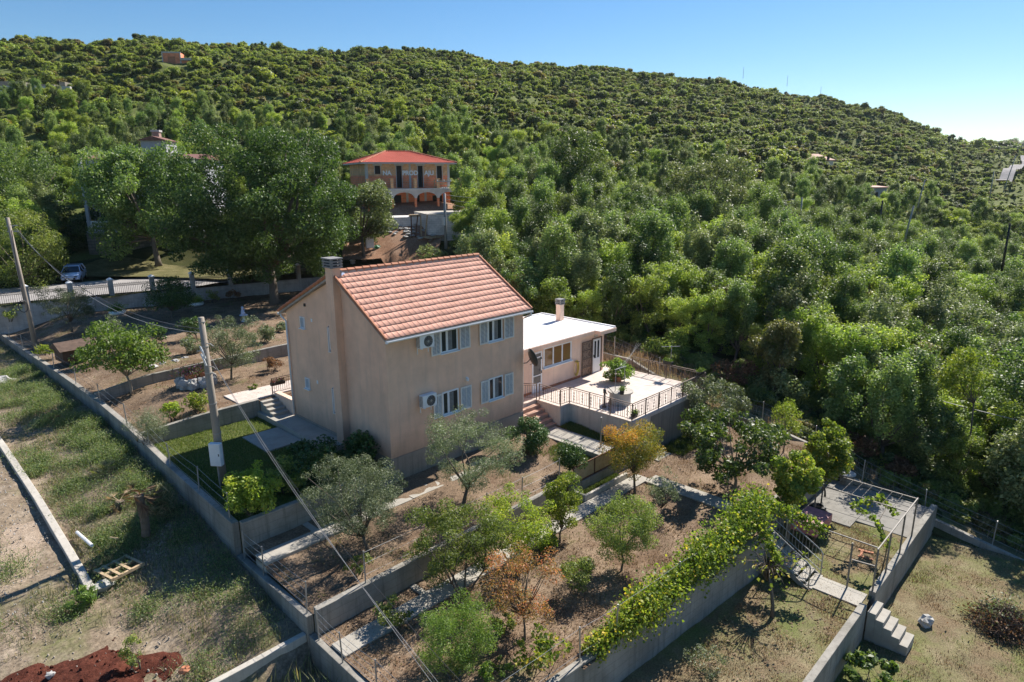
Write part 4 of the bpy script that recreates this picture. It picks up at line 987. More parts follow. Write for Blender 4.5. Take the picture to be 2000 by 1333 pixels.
wall('boundary_wall', 'lowest concrete boundary wall running off past the bright green tree', prof=[(topline([(-16,-2.75),(-9,-2.36),(-5.05,-2.3)], -4.8), 'x', -7.06, -6.82)])
wall('retaining_wall', 'stained concrete wall behind the lawn, ending at the grey steps', prof=[([(-6.83,-1.0),(-.97,-1.0),(-.97,.52),(-4,.47),(-6.83,.28)], 'y', 10.6, 10.84)])
wall('retaining_wall', 'long low concrete wall between the two upper garden terraces', prof=[([(-6.83,-.6),(20,-.6),(20,1.3),(4,1.24),(0,1.14),(-4,1.0),(-6.83,.55)], 'y', 18.1, 18.34)])
wall('retaining_wall', 'shaded concrete wall below the lawn hedge', boxes=[(-6.83,-.12,-2.0,-.03,.13,-.28)])
wall('retaining_wall', 'sunlit topped concrete wall between the olive trees and the orchard path', boxes=[(-6.82,-5.3,-3.2,5.6,-5.05,-1.36)])
wall('planter_wall', 'low concrete wall under the rusty sheet panels', boxes=[(6.1,-5.3,-3.0,11.15,-5.08,-1.72)])
mb = MB()
a, c = Vector((-6.8, vine_line(-6.8), 0)), Vector((9.15, vine_line(9.15), 0)); d = (c-a).normalized(); n_ = Vector((-d.y, d.x, 0))*.13
mb.prism([(a-n_)[:2], (c-n_)[:2], (c+n_)[:2], (a+n_)[:2]], -5.0, -2.2); tag(mb.build('retaining_wall', M['concrete'], bevel=.02), 'tall grey concrete wall overhung by the grape vine', 'wall')
wall('retaining_wall', 'concrete wall at the foot of the steel pergola along the lowest lawn', boxes=[(-6.8,-17.12,-6.4,9.35,-16.86,-3.70), (10.42,-17.12,-6.4,20.2,-16.86,-3.72)])
wall('retaining_wall', 'short concrete step wall beside the pink covered table', boxes=[(10.62,-12.2,-4.6,20.2,-11.95,-2.25)])
RW = [(-34,-7.6),(-20.7,-5.22),(-16.4,-4.35),(-13,-3.55),(-10.6,-2.28),(-8.35,-1.85),(-4.7,-1.72),(1.27,.28),(3.4,.30),(7.5,.4)]
wall('boundary_wall', 'sloping concrete boundary wall at the edge of the dark wood', prof=[(topline(RW, -9), 'x', 20.18, 20.42)])
wall('site_wall', 'pale new concrete wall crossing the weedy plot', prof=[([(-17,-5.2),(-7.09,-5.2),(-7.09,-2.28),(-17,-2.34)], 'y', -4.98, -4.76)], mat='concrete_light')
KT = [(y, float(zleft(np.array(-11.4), np.array(y)))+.24) for y in (1.5,3,6,9,13,16,22,28,34,40,46)]
wall('kerb', 'long pale concrete kerb along the gravel track', prof=[(topline(KT, -3), 'x', -11.60, -11.33)], mat='concrete_light', cat='kerb')
# road wall with pillars and iron fence
rw = thing('road_wall', 'pale concrete wall with pillars and black iron fence along the road', 'wall', (0,0,0))
def rl(x, off=0): return Vector((x, road_line(x)+off, 0))
mb = MB(); xs_ = np.arange(-16, 29.1, 1.5)
mb.prism([rl(-16,-.16)[:2], rl(29,-.16)[:2], rl(29,.16)[:2], rl(-16,.16)[:2]], -.5, 1.98); mb.build('wall', M['roadwall'], rw, bevel=.02)
pil = [-14.2,-11.1,-8.0,-4.9,-1.85,1.1,4.3,7.6,10.9,14.2,17.4,20.3,23.2,25.5,27.6]
for i, x in enumerate(pil):
    hgt = 1.4 if x < 27 else .6
    p_ = rl(x); mb = MB(); mb.bar(p_+Vector((0,0,1.5)), p_+Vector((0,0,1.98+hgt)), .36, .36); pp = mb.build('pillar', M['roadwall'], rw)
    mb = MB(); z = 1.982+hgt; s = .23; mb.add([(p_.x-s,p_.y-s,z),(p_.x+s,p_.y-s,z),(p_.x+s,p_.y+s,z),(p_.x-s,p_.y+s,z),(p_.x-s,p_.y-s,z+.07),(p_.x+s,p_.y-s,z+.07),(p_.x+s,p_.y+s,z+.07),(p_.x-s,p_.y+s,z+.07),(p_.x,p_.y,z+.24)],
        [(3,2,1,0),(0,1,5,4),(1,2,6,5),(2,3,7,6),(3,0,4,7),(4,5,8),(5,6,8),(6,7,8),(7,4,8)]); mb.build('cap', M['white'], pp)
for x0, x1 in zip(pil[:-1], pil[1:]):
    a, c = rl(x0+.2), rl(x1-.2); mb = MB(); up = Vector((0,0,1)); h1 = 1.0 if x1 < 27 else .5
    for zz in (2.06, 2.98 if x1 < 27 else 2.5): mb.bar(a+up*zz, c+up*zz, .045, .03)
    if x1 < 27: mb.bar(a+up*2.8, c+up*2.8, .035, .03)
    n = int((c-a).length/.14)
    for k in range(n+1):
        q = a.lerp(c, k/n); mb.bar(q+up*2.04, q+up*(3.1 if x1 < 27 else 2.55), .024)
        if k < n and x1 < 27: q2 = a.lerp(c, (k+.5)/n); mb.bar(q2+up*2.82, q2+up*2.96, .03)
    mb.build('fence_panel', M['iron'], rw)
# paths
def slab(name, label, boxes, mat='concrete_path'):
    mb = MB()
    for b_ in boxes: mb.box(*b_)
    return tag(mb.build(name, M[mat], None, bevel=.012), kind='structure')
slab('side_path', '', [(-1.15,3.4,-.8,-.03,10.58,-.13)])
slab('lawn_slab', '', [(-3.05,5.7,-.8,-1.18,8.25,-.36)])
slab('front_path', '', [(-6.82+2.2*k,-1.78,-1.9,-6.82+2.2*k+2.18,-.98,-1.22+.02*min(k,4)) for k in range(7)]+[(-4.5,-.975,-1.9,-4.25,-.14,-1.26)])
slab('cross_path', '', [(8.75,-5.0+1.05*k,-2,10.2,-5.0+1.05*k+1.03,-1.10) for k in range(4)])
slab('orchard_path', '', [(-6.80+1.9*k,-6.82,-3.1,-6.80+1.9*k+1.885,-6.02,-2.24) for k in range(9)])
slab('orchard_branch_path', '', [(9.9,-12.1+1.06*k,-3.1,10.85,-12.1+1.06*k+1.045,-2.245) for k in range(5)]+[(-3.2,-6.015,-3.1,-2.95,-5.32,-2.26)])
slab('terrace_foot_path', '', [(12.4,-6.0,-3.1,13.7,-5.12,-2.25)])
slab('pergola_path', '', [(9.36,-16.84,-4.6,10.4,-14.95,-3.90)])
slab('pergola_slab', '', [(15.4,-14.6,-4.6,20.1,-12.25,-3.9), (16.2,-16.8,-4.6,20.1,-14.61,-3.905)], 'dark_slab')
# planting trough edge beside the panels
wall('planting_trough', 'low concrete edging round the sunken planting strip below the panels', boxes=[(6.4,-6.0,-2.9,9.6,-5.86,-1.98),(6.25,-6.0,-2.9,6.39,-5.33,-1.96)], mat='concrete_light', cat='edging')
t = thing('panel_fence', 'weathered beige sheet panels in a rusty frame on the low wall', 'fence', (6.3,-5.2,-1.715))
for k in range(2):
    x0, x1 = .08+k*1.62, .08+k*1.62+1.52
    mb = MB(); mb.box(x0, -.015, .08, x1, .015, .78); mb.build('panel', M['panel'] if 'panel' in M else M.setdefault('panel', wallmat('beige weathered sheet', (.50,.40,.24), (.28,.16,.07), .7, sscale=(2,2,2))), t)
    mb = MB()
    for p_, q_ in (((x0-.04,0,.05),(x1+.04,0,.05)),((x0-.04,0,.81),(x1+.04,0,.81)),((x0-.04,0,0),(x0-.04,0,.84)),((x1+.04,0,0),(x1+.04,0,.84))): mb.bar(p_, q_, .05)
    mb.build('frame', M.setdefault('rust', plain('rusty steel', (.15,.075,.045), .8, .1)), t)
t_ = thing('gate_post', 'tall thin steel post beside the sheet panels', 'post', (9.5,-4.4,-1.4)); mb = MB(); mb.tube([(0,0,-.2),(0,0,1.9)], .035, 7); mb.build('post', M['metal_grey'], t_); mb = MB(); mb.tube([(0,0,1.9),(0,0,1.93)], .045, 7); mb.build('cap', M['metal_grey'], t_)
# grey steps beside the house, patio, little wall with flowers
st = thing('garden_steps', 'four worn grey concrete steps by the left back corner of the house', 'steps', (0,0,0))
for k in range(4):
    mb = MB(); mb.box(-.94, 9.2+.36*k, -.8, -.03, 9.2+.36*(k+1)-.003 if k < 3 else 10.58, .02+.135*k); mb.build('step', M['concrete_path'], st, bevel=.01)
tag(MB().box(-2.0, 10.86, -.3, 3.2, 12.7, .5).build('patio', M['terrace_tile'], None, bevel=.01), kind='structure')
wall('low_wall', 'low pink edged wall beside the grey steps at the house corner', boxes=[(.0,8.75,-.6,.24,10.85,.62),(-.03,8.72,.622,.27,10.88,.68)], mat='annex')
t = railing('railing', 'short iron railing with red flowers at the back corner of the house', [(-.02,10.95,.5),(1.7,10.95,.5)], n_orn=False, h=.9)
planter('planter', 'planter of red flowers on the railing behind the house corner', (.3,10.9,1.0), 0, .8, 'redfl' if 'redfl' in L else L.setdefault('redfl', None) or 'flower', seed=8, group=None)
# stairs from the orchard to the pergola lawn
st = thing('steel_stairs', 'steel railed stairs leading down from the orchard to the pergola', 'stairs', (0,0,0))
N_ = 9
for k in range(N_):
    y = -12.25-.32*k; z = -2.25-.183*(k+1); mb = MB(); mb.box(9.25, y-.31, z-.06, 10.5, y, z); mb.build('step', M['concrete_path'], st, bevel=.01)
mb = MB()
for x in (9.22, 10.53): mb.bar((x,-12.1,-2.42),(x,-15.1,-4.1), .06, .2)
mb.build('stringer', M['concrete'], st)
for x in (9.2, 10.55):
    r_ = MB(); p0, p1 = Vector((x,-11.9,-2.2)), Vector((x,-15.0,-3.9)); up = Vector((0,0,1))
    r_.tube([p0+up*.1, p0+up*.9, p0+up*1.0+Vector((0,-.12,0)), p1+up*1.0+Vector((0,.1,.05)), p1+up*.9, p1], .028, 7)
    r_.tube([p0+up*.55, p1+up*.55], .02, 6); r_.tube([p0+up*.14, p1+up*.14], .016, 6); r_.build('handrail', M['metal_grey'], st)
    b_ = MB()
    for k in range(1, 22): q = p0.lerp(p1, k/22); b_.bar(q+up*.14, q+up*.98, .014)
    b_.build('balusters', M['metal_grey'], st)
    for k in (0, .5): q = p0.lerp(p1, k); b_ = MB(); b_.tube([q-up*.15, q+up*.98], .026, 7); b_.build('post', M['metal_grey'], st)
st = thing('concrete_steps', 'five plain concrete steps leading down to the lowest lawn', 'steps', (0,0,0))
for k in range(5):
    mb = MB(); mb.box(9.4, -17.15-.29*(k+1), -5.9, 10.38, -17.13-.29*k-.02, -4.0-.2*k); mb.build('step', M['concrete_path'], st, bevel=.012)
# wire fences on the walls
def wire_fence(label, pts, h=1.05, nw=3, group='wire fences on the garden walls', arm=False):
    t = thing('wire_fence', label, 'fence', (0,0,0), 0, group); up = Vector((0,0,1)); g = rng_of(len(label))
    tops = []
    for p in pts:
        p = Vector(p); l_ = Vector((g.normal()*.03, g.normal()*.03, 0)); mb = MB(); mb.tube([p-up*.12, p+up*h+l_], .026, 6)
        mb.build('post', M['metal_grey'], t); tops.append((p, p+up*h+l_))
    mb = MB()
    for (a0, a1), (b0, b1) in zip(tops[:-1], tops[1:]):
        for k in range(nw):
            f = .25+.7*k/max(1, nw-1); q0 = a0.lerp(a1, f); q1 = b0.lerp(b1, f); m_ = q0.lerp(q1, .5)-up*.03
            mb.tube([q0, m_, q1], .0065, 4)
    mb.build('wire', M['metal_grey'], t)
    return t
def atop(y): return float(np.interp(y, [a for a, _ in A_TOP], [z for _, z in A_TOP]))
wire_fence('wire fence on posts along the long wall beside the weedy plot', [(-6.97, y, atop(y)) for y in (.6,3.47,6.51,9.24,12.21,16.57,21.43,26.7,31,36,41)])
wire_fence('wire fence on the lower wall beside the front path', [(-6.95, y, -1.62) for y in (-.3,-1.82,-4.85)], 1.15, 4)
wire_fence('wire fence on the lowest wall in front of the bright green tree', [(-6.94, y, -2.32) for y in (-5.5,-6.9,-8.7,-11,-13.5)], 1.1, 4)
wire_fence('wire fence on the wall between the olive trees and the orchard', [(x, -5.17, -1.36) for x in (-4.9,-1.6,.9,2.9,5.4)], 1.25, 3)
wire_fence('wire fence on the boundary wall below the wood', [(20.3, y, float(np.interp(y, [a for a, _ in RW], [z for _, z in RW]))) for y in (6,2.5,-1,-4.5,-8,-11,-13.6,-16.6,-19.5,-23)], 1.3, 4)
wire_fence('wire supports for the vine along the tall grey wall', [(x, vine_line(x), -2.2) for x in (-5.5,-2.0,-.3,3.2,6.2,8.9)], 1.2, 2)

# ---------------------------------------------------------------- garden trees
OL = 'olive trees of the garden'
tree('olive_tree', 'grey green olive with one thin trunk close to the road wall', 'tree', (-3.88,35.49,0.90),(0.14,0.51,1.82),(2.07,1.44), 'olive', 9000, .11, 60, .26, OL, .075, seed=11, aspect=.28)
tree('dark_tree', 'very dark small tree in front of the road wall', 'tree', (3.02,34.38,0.90),(0.17,0.50,1.88),(1.73,1.52), 'citrus', 7000, .16, 36, .4, None, .07, seed=12, aspect=.4)
tree('broadleaf_tree', 'bright green broad leaved young tree behind the lawn wall', 'tree', (-5.21,17.37,0.45),(-0.13,0.93,2.21),(2.18,1.62), 'bright', 5600, .17, 46, .36, None, .075, 'bark_pale', seed=13, aspect=.6, droop=.4)
tree('olive_tree', 'grey green olive beside the dry brown bush behind the house', 'tree', (-0.37,15.47,0.45),(0.48,0.29,2.19),(1.65,1.52), 'olive', 12000, .10, 64, .25, OL, .065, seed=14, aspect=.26)
tree('olive_tree', 'large silvery olive beside the front path left of the house corner', 'tree', (-3.69,-3.50,-1.30),(-0.04,0.73,1.92),(1.85,1.59), 'olive', 30000, .08, 110, .2, OL, .075, seed=15, aspect=.24, up=.5, fork=.45)
tree('olive_tree', 'airy olive with forked trunk in front of the house windows', 'tree', (0.93,-3.68,-1.25),(0.58,0.22,2.28),(1.85,1.64), 'olive', 23000, .08, 95, .21, OL, .085, 'bark', seed=16, aspect=.24, up=.4, fork=.7, lean=.1)
tree('citrus_tree', 'dense dark glossy citrus tree at the foot of the salmon steps', 'tree', (6.66,-2.24,-1.15),(0.10,0.22,0.91),(1.07,0.78), 'citrus', 6000, .10, 32, .38, None, .06, seed=17, aspect=.5)
tree('small_bush_tree', 'small dark dense bush tree beside the rusty panels', 'tree', (6.56,-4.80,-1.35),(0.17,0.10,0.77),(0.67,0.72), 'citrus', 3600, .09, 24, .45, None, .04, seed=18)
tree('fruit_tree', 'many stemmed grey green fruit tree below the orchard wall', 'tree', (-2.21,-7.15,-2.30),(0.24,0.46,1.98),(1.62,1.23), 'apple', 10500, .085, 64, .26, 'orchard fruit trees', .04, seed=19, stems=4, aspect=.42, fork=.9, nl=26)
tree('fruit_tree', 'yellowing thin fruit tree right of the many stemmed one', 'tree', (0.37,-7.33,-2.30),(0.32,0.30,1.76),(1.26,1.14), 'yellowgreen', 6500, .085, 54, .25, 'orchard fruit trees', .035, seed=20, stems=3, aspect=.42, fork=.8, nl=22)
tree('fruit_tree', 'slender upright fruit tree with yellow tips beside the low wall end', 'tree', (2.94,-7.29,-2.30),(0.40,0.17,1.63),(0.81,1.30), 'yellowgreen', 4800, .09, 44, .27, 'orchard fruit trees', .04, seed=21, aspect=.42, fork=.5, ry=.8)
tree('fruit_tree', 'sparse reddish brown fruit tree with nearly bare branches', 'tree', (-2.35,-10.26,-2.30),(0.23,0.39,1.75),(1.27,1.15), 'sparse_red', 3600, .075, 60, .24, 'orchard fruit trees', .04, seed=22, aspect=.42, fork=.8, nl=34, stems=1, shell=.3)
tree('bush_tree', 'bright green feathery bush tree nearest the bottom of the photo', 'tree', (-4.96,-9.88,-2.35),(0.21,0.24,1.29),(1.07,1.11), 'bright', 20000, .062, 70, .27, None, .04, seed=23, stems=3, aspect=.3, up=.2)
tree('fruit_tree', 'round crowned fruit tree on a straight trunk in the orchard middle', 'tree', (2.90,-10.31,-2.30),(0.34,0.27,1.74),(1.10,1.04), 'apple', 9500, .075, 60, .27, 'orchard fruit trees', .04, seed=24, aspect=.42, fork=.8, nl=18)
tree('fruit_tree', 'low young fruit tree with several stems near the vine', 'tree', (0.52,-10.12,-2.30),(0.19,0.09,0.80),(0.61,0.68), 'apple', 1700, .085, 26, .34, 'orchard fruit trees', .02, seed=25, stems=3, aspect=.42, nl=12)
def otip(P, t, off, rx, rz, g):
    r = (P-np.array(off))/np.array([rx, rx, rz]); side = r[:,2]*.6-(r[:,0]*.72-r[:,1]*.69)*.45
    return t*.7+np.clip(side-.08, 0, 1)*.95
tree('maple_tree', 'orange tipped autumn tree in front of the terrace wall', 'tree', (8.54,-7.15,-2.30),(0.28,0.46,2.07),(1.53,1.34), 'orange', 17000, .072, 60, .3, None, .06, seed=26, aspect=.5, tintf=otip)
tree('olive_tree', 'thin pale young olive by the branching path', 'tree', (7.41,-9.22,-2.30),(0.30,0.16,1.28),(0.71,1.06), 'olive', 1500, .09, 30, .3, OL, .025, seed=27, aspect=.26, nl=16)
tree('persimmon_tree', 'wide spreading persimmon tree with drooping dark leaves', 'tree', (11.98,-10.38,-2.30),(0.39,0.42,2.29),(2.59,1.35), 'persimmon', 7000, .18, 60, .28, None, .075, 'bark_pale', seed=28, aspect=.5, droop=.8, fork=.95, nl=20)
tree('oleander', 'large grey green bush at the right corner of the terrace', 'shrub', (17.33,-6.26,-2.20),(0.42,0.23,1.84),(2.13,1.37), 'greygreen', 9500, .16, 42, .32, None, .05, seed=29, stems=5, aspect=.28, fork=.3)
tree('young_tree', 'small yellow green tree against the dark wood edge', 'tree', (17.98,-10.24,-2.30),(0.44,0.19,1.80),(0.99,0.89), 'yellowgreen', 2600, .09, 30, .34, None, .035, seed=30, aspect=.42)
# shrubs of the upper garden
shrub('shrub', 'small rose bush in the left corner below the road wall', 'shrub', (-6.27,44.13,0.80),(0.17,0.10,0.78),(0.80,0.68), 'apple', 900, .12, seed=31)
shrub('shrub', 'rounded shrub at the foot of the left concrete pole', 'shrub', (-6.59,30.16,0.60),(0.04,0.02,0.17),(0.96,0.59), 'yellowgreen', 1300, .12, seed=32)
shrub('shrub', 'round green shrub half hidden behind the bright broadleaf tree', 'shrub', (-4.00,25.25,1.00),(0.31,0.22,1.50),(0.72,1.21), 'olive', 1500, .11, seed=33, aspect=.3)
shrub('shrub', 'purple tinted shrub beside the bright broadleaf tree', 'shrub', (-0.97,25.59,1.00),(0.14,0.10,0.69),(0.51,0.57), 'dark_purple' if 'dark_purple' in L else 'citrus', 900, .12, seed=34)
shrub('shrub', 'dark tall flowering shrub in the shade of the big oak', 'shrub', (0.95,25.05,1.00),(0.27,0.05,0.91),(0.94,0.76), 'citrus', 1500, .13, seed=35)
shrub('shrub', 'grey green mound left of the olive behind the house', 'shrub', (-0.59,20.70,1.00),(0.19,0.07,0.74),(0.74,0.66), 'greygreen', 1500, .11, seed=36)
shrub('shrub', 'rounded shrub right of the olive behind the house', 'shrub', (3.98,20.03,1.05),(0.16,0.12,0.78),(0.68,0.67), 'olive', 1500, .11, seed=37)
shrub('shrub', 'low flowering shrub close to the back wall of the house', 'shrub', (6.36,22.40,1.05),(0.08,0.07,0.44),(0.53,0.38), 'greygreen', 900, .1, seed=38)
shrub('dry_bush', 'dry orange brown bush behind the left corner of the house', 'shrub', (2.08,15.35,0.45),(0.14,0.07,0.58),(0.68,0.48), 'dry', 1100, .11, 16, .45, seed=39)
shrub('shrub', 'tiny green tuft beside the patio', 'shrub', (-0.36,12.65,0.45),(0.05,0.01,0.17),(0.32,0.17), 'apple', 300, .09, 8, seed=40)
shrub('shrub', 'variegated shrub in front of the stone flower bed', 'shrub', (-3.93,11.19,0.42),(0.12,0.10,0.63),(0.62,0.62), 'yellowgreen', 1300, .11, 18, .42, seed=41)
shrub('shrub', 'smaller variegated shrub on the lawn wall edge', 'shrub', (-5.17,11.21,0.42),(0.04,0.11,0.42),(0.51,0.44), 'yellowgreen', 900, .11, 16, .42, seed=42)
shrub('broom_bush', 'fine leaved broom bush spilling over the corner of the long wall', 'shrub', (-6.99,9.51,0.25),(0.14,0.12,0.74),(1.01,0.76), 'olive', 5200, .14, 26, .5, seed=43, aspect=.08, up=.1)
shrub('shrub', 'leafy clump left of the bright broadleaf tree', 'shrub', (-5.36,25.39,0.90),(0.10,0.01,0.32),(0.66,0.59), 'bright', 900, .2, 14, .45, seed=44, aspect=.35)
for i, (bx, by, x0, y0, x1, y1) in enumerate([]): pass
shrub('shrub', 'low shrub against the road wall left of the big oak', 'shrub', (8.41,39.32,0.80),(0.15,0.14,0.83),(0.57,0.67), 'apple', 700, .11, 12, seed=45)
shrub('shrub', 'tawny grass like shrub against the road wall under the big oak', 'shrub', (10.17,38.94,0.80),(0.11,0.14,0.70),(0.70,0.53), 'dry', 800, .12, 12, seed=46)
# hedge on the lawn edge
shrub('hydrangea', 'sunlit pale leaved vine bush on the lawn corner above the wall', 'shrub', (-6.10,0.53,-0.35),(0.12,0.14,0.74),(1.30,0.92), 'vine_pale' if 'vine_pale' in L else 'yellowgreen', 5000, .105, 50, .3, seed=47, aspect=.65)
shrub('hedge', 'dark leafy bush in the house shadow on the lawn edge', 'shrub', (-3.12,1.38,-0.40),(0.10,0.10,0.56),(1.74,1.12), 'citrus', 4200, .13, 44, .34, seed=48, aspect=.6)
shrub('hedge', 'dark climbing bush against the house corner', 'shrub', (-0.51,1.25,-0.40),(0.14,0.13,0.75),(1.09,0.77), 'citrus', 2600, .13, 28, .38, seed=49, aspect=.6)
shrub('shrub', 'reddish green vine bush in front of the hedge', 'shrub', (-4.45,1.27,-0.35),(0.21,0.05,0.73),(0.84,0.76), 'apple', 1300, .13, 22, .36, seed=50, aspect=.6)
shrub('shrub', 'leafy green bush under the thin reddish fruit tree', 'shrub', (-2.57,-9.32,-2.30),(0.06,0.06,0.34),(0.59,0.32), 'apple', 1100, .09, 18, .42, seed=151)
shrub('shrub', 'young green growth beside the orchard path under the yellowing tree', 'shrub', (2.11,-7.36,-2.30),(0.10,0.03,0.38),(0.56,0.33), 'yellowgreen', 900, .09, 16, .42, seed=152)
shrub('shrub', 'low green bush at the foot of the bright feathery bush tree', 'shrub', (-4.18,-10.60,-2.35),(0.10,-0.01,0.27),(0.54,0.28), 'bright', 900, .08, 16, .42, seed=153)
shrub('shrub', 'small rose bush on the front strip below the airy olive', 'shrub', (1.87,-5.16,-1.35),(0.08,0.03,0.33),(0.35,0.30), 'apple', 600, .08, 14, .42, seed=154)
# brambles and young growth in the orchard
shrub('shrub', 'bramble sprawling over the orchard path', 'shrub', (-4.96,-6.83,-2.30),(0.11,0.09,0.57),(0.60,0.50), 'apple', 1000, .10, 18, .4, seed=51)
shrub('shrub', 'small dark sapling on the front strip between the fence wires', 'shrub', (-4.72,-4.46,-1.40),(0.06,0.06,0.32),(0.50,0.30), 'apple', 420, .10, 12, .4, seed=52)
shrub('shrub', 'thin sapling at the bottom edge right of the bright bush tree', 'shrub', (-3.19,-11.57,-2.35),(0.16,0.10,0.74),(0.80,0.74), 'vine', 520, .13, 20, .3, seed=53, aspect=.75)
shrub('shrub', 'pale grey sprout in the shadow below the vine wall', 'shrub', (2.17,-14.42,-3.95),(0.09,0.09,0.52),(0.77,0.54), 'greygreen', 900, .09, 22, .32, seed=54, aspect=.3)
shrub('shrub', 'fig like bush at the bottom edge of the lowest wall', 'shrub', (6.83,-18.14,-5.20),(0.07,0.13,0.56),(1.20,0.40), 'persimmon', 1000, .2, 18, .4, seed=55, aspect=.5)
shrub('dead_bush', 'leafless tangled bush beside the steel stairs', 'shrub', (9.01,-13.23,-3.95),(0.15,0.07,0.64),(1.44,0.62), 'dry', 260, .08, 40, .3, seed=56, nl=40, stems=6)
# grape vine: leaves along lines
def along(g, pts, n, rad, wts=None):
    P = np.array(pts, float); seg = np.linalg.norm(np.diff(P, axis=0), axis=1); cum = np.concatenate([[0], np.cumsum(seg)])
    s = g.uniform(0, cum[-1], n); i = np.clip(np.searchsorted(cum, s)-1, 0, len(seg)-1); f = ((s-cum[i])/seg[i])[:,None]
    C_ = P[i]*(1-f)+P[i+1]*f; r = np.interp(s, cum, rad)[:,None]
    lump = (.70+.30*np.sin(s*4.1+1)*np.sin(s*2.3)+.28*np.sin(s*9.7))[:,None]
    d = unit(g, n)*np.array([1,1,.95]); return C_+d*r*lump*g.uniform(.2, 1, (n,1))**.5
g = rng_of(66)
t = thing('grape_vine', 'long green and yellow grape vine spilling over the tall grey wall', 'vine', (0,0,0))
VP = [(-1.4,-12.2,-2.1),(.6,-12.35,-1.95),(1.9,-12.4,-1.8),(3.4,-12.55,-1.65),(5.0,-12.6,-1.45),(6.6,-12.7,-1.25),(8.2,-12.7,-1.05),(9.6,-12.55,-1.0)]
P = np.concatenate([along(g, VP, 21000, [.4,.85,1.0,.8,1.05,.95,1.15,.9]), along(g, [(9.4,-12.6,-1.0),(9.6,-14.0,-1.1),(9.75,-15.2,-1.45)], 1500, [.6,.42,.25]), along(g, [(8.6,-12.9,-1.1),(7.9,-13.6,-1.5),(7.2,-14.5,-2.0)], 1000, [.6,.45,.2])])
P[:,2] -= np.abs(g.normal(size=len(P)))*.22*(g.random(len(P)) < .35)
V, F = leaf_quads(g, P, .1, .85, .35, .3)
tt_ = np.clip(g.normal(.38, .26, len(P))+np.clip((2.5-P[:,0])*.03, -.08, .12), 0, 1)
mesh_np('foliage', V, F, L['vine'], t, tt_)
mb = MB(); g2 = rng_of(67)
mb.tube([p for p in VP], .02, 5)
for x in (.5, 3.3, 6.3, 8.6): mb.tube([(x, vine_line(x)+.35, -2.35), (x+.05, vine_line(x)+.2, -1.9), (x+.2, vine_line(x)+.05, -1.4)], [.035,.03,.02], 6)
mb.build('stem', M['bark'], t)
t = thing('vine_tree', 'bare trunked vine standing on the lawn below the tall grey wall', 'vine', (6.47,-14.71,-3.95))
mb = MB(); top = Vector((.35,.45,1.7)); mb.tube([(0,0,-.1),(.02,.03,.5),(.12,.2,1.1),top], [.085,.07,.06,.05], 8)
g2 = rng_of(68); ends = []
for k in range(22):
    a = g2.uniform(0, 6.28); r = g2.uniform(.5, 1.5); e = top+Vector((r*math.cos(a), r*math.sin(a), g2.uniform(-.1, .9))); q = top.lerp(e, .5)+Vector((0,0,.2)); mb.tube([top-Vector((0,0,g2.uniform(0,.5))), q, e], [.022,.016,.006], 5); ends.append(e)
mb.build('trunk', M['bark'], t, smooth=True)
P = np.concatenate([np.array(e)+g2.normal(size=(5,3))*np.array([.16,.16,.12]) for e in ends]); V, F = leaf_quads(g2, P, .13, .85, .3, .3); mesh_np('foliage', V, F, L['vine'], t, np.clip(g2.normal(.5,.25,len(P)),0,1))
tree('vine_bower', 'tall rounded mass of vine leaves beside the pink table', 'vine', (12.13,-13.25,-2.60),(0.31,0.26,1.60),(1.00,1.42), 'vine', 8500, .115, 56, .27, 'vine covered frames', .04, seed=71, aspect=.8, up=.3, droop=.3)
tree('vine_bower', 'second mass of vine leaves nearest the wood', 'vine', (16.13,-13.13,-3.00),(0.36,0.31,1.90),(1.13,1.58), 'vine', 9500, .115, 60, .27, 'vine covered frames', .04, seed=72, aspect=.8, up=.3, droop=.3)
t = thing('young_vine', 'young vine creeping over the pergola corner', 'vine', (0,0,0)); g2 = rng_of(73)
P = along(g2, [(14.2,-16.6,-2.0),(15.2,-15.8,-1.95),(13.6,-15.0,-1.9),(12.9,-16.2,-1.95),(12.4,-16.9,-2.7)], 330, [.25,.3,.25,.25,.2]); V, F = leaf_quads(g2, P, .16, .85, .5, .2); mesh_np('foliage', V, F, L['vine'], t, g2.uniform(.1,.6,len(P)))
mb = MB(); mb.tube([(12.6,-16.75,-3.95),(12.5,-16.85,-2.6),(13.0,-16.3,-1.92),(14.4,-16.2,-1.92)], [.03,.025,.018,.01], 6); mb.build('stem', M['bark'], t)
# big trees beyond
tree('oak_tree', 'huge spreading dark oak behind the tiled house', 'tree', (11.93,34.39,0.85),(0.84,2.23,8.62),(8.43,6.72), 'oak', 140000, .2, 200, .2, None, .42, seed=81, aspect=.62, fork=3.6, nl=26, flatb=.75)
tree('oak_tree', 'oak beyond the road standing in front of the hidden grey house', 'tree', (9.10,55.01,2.90),(-0.03,2.61,7.19),(5.56,5.31), 'wood1', 46000, .25, 90, .25, None, .30, seed=82, aspect=.62, fork=3.0, nl=26)
tree('walnut_tree', 'pale green tree between the big oak and the unfinished house', 'tree', (24.24,38.11,3.40),(0.37,1.40,4.97),(3.86,3.52), 'wood3', 20000, .22, 60, .28, None, .2, seed=83, aspect=.6, fork=2.6, nl=22, droop=.3)
tree('willow_bush', 'pale yellow green bushy tree left of the white car', 'tree', (-3.70,53.12,2.10),(0.68,0.71,3.94),(3.41,3.70), 'apple', 12000, .22, 52, .32, None, .15, seed=84, aspect=.35, up=.2, droop=.3)
tree('dark_tree', 'tall dark tree in shade behind the white car', 'tree', (5.61,69.22,3.60),(-0.62,1.10,1.27),(3.37,3.68), 'wood4', 16000, .28, 50, .3, None, .15, seed=85)
tree('dark_tree', 'tall broad green tree at the left edge above the bushes', 'tree', (2.55,80.28,5.00),(-0.44,2.35,5.29),(5.80,6.03), 'wood1', 20000, .27, 60, .28, None, .2, seed=86)
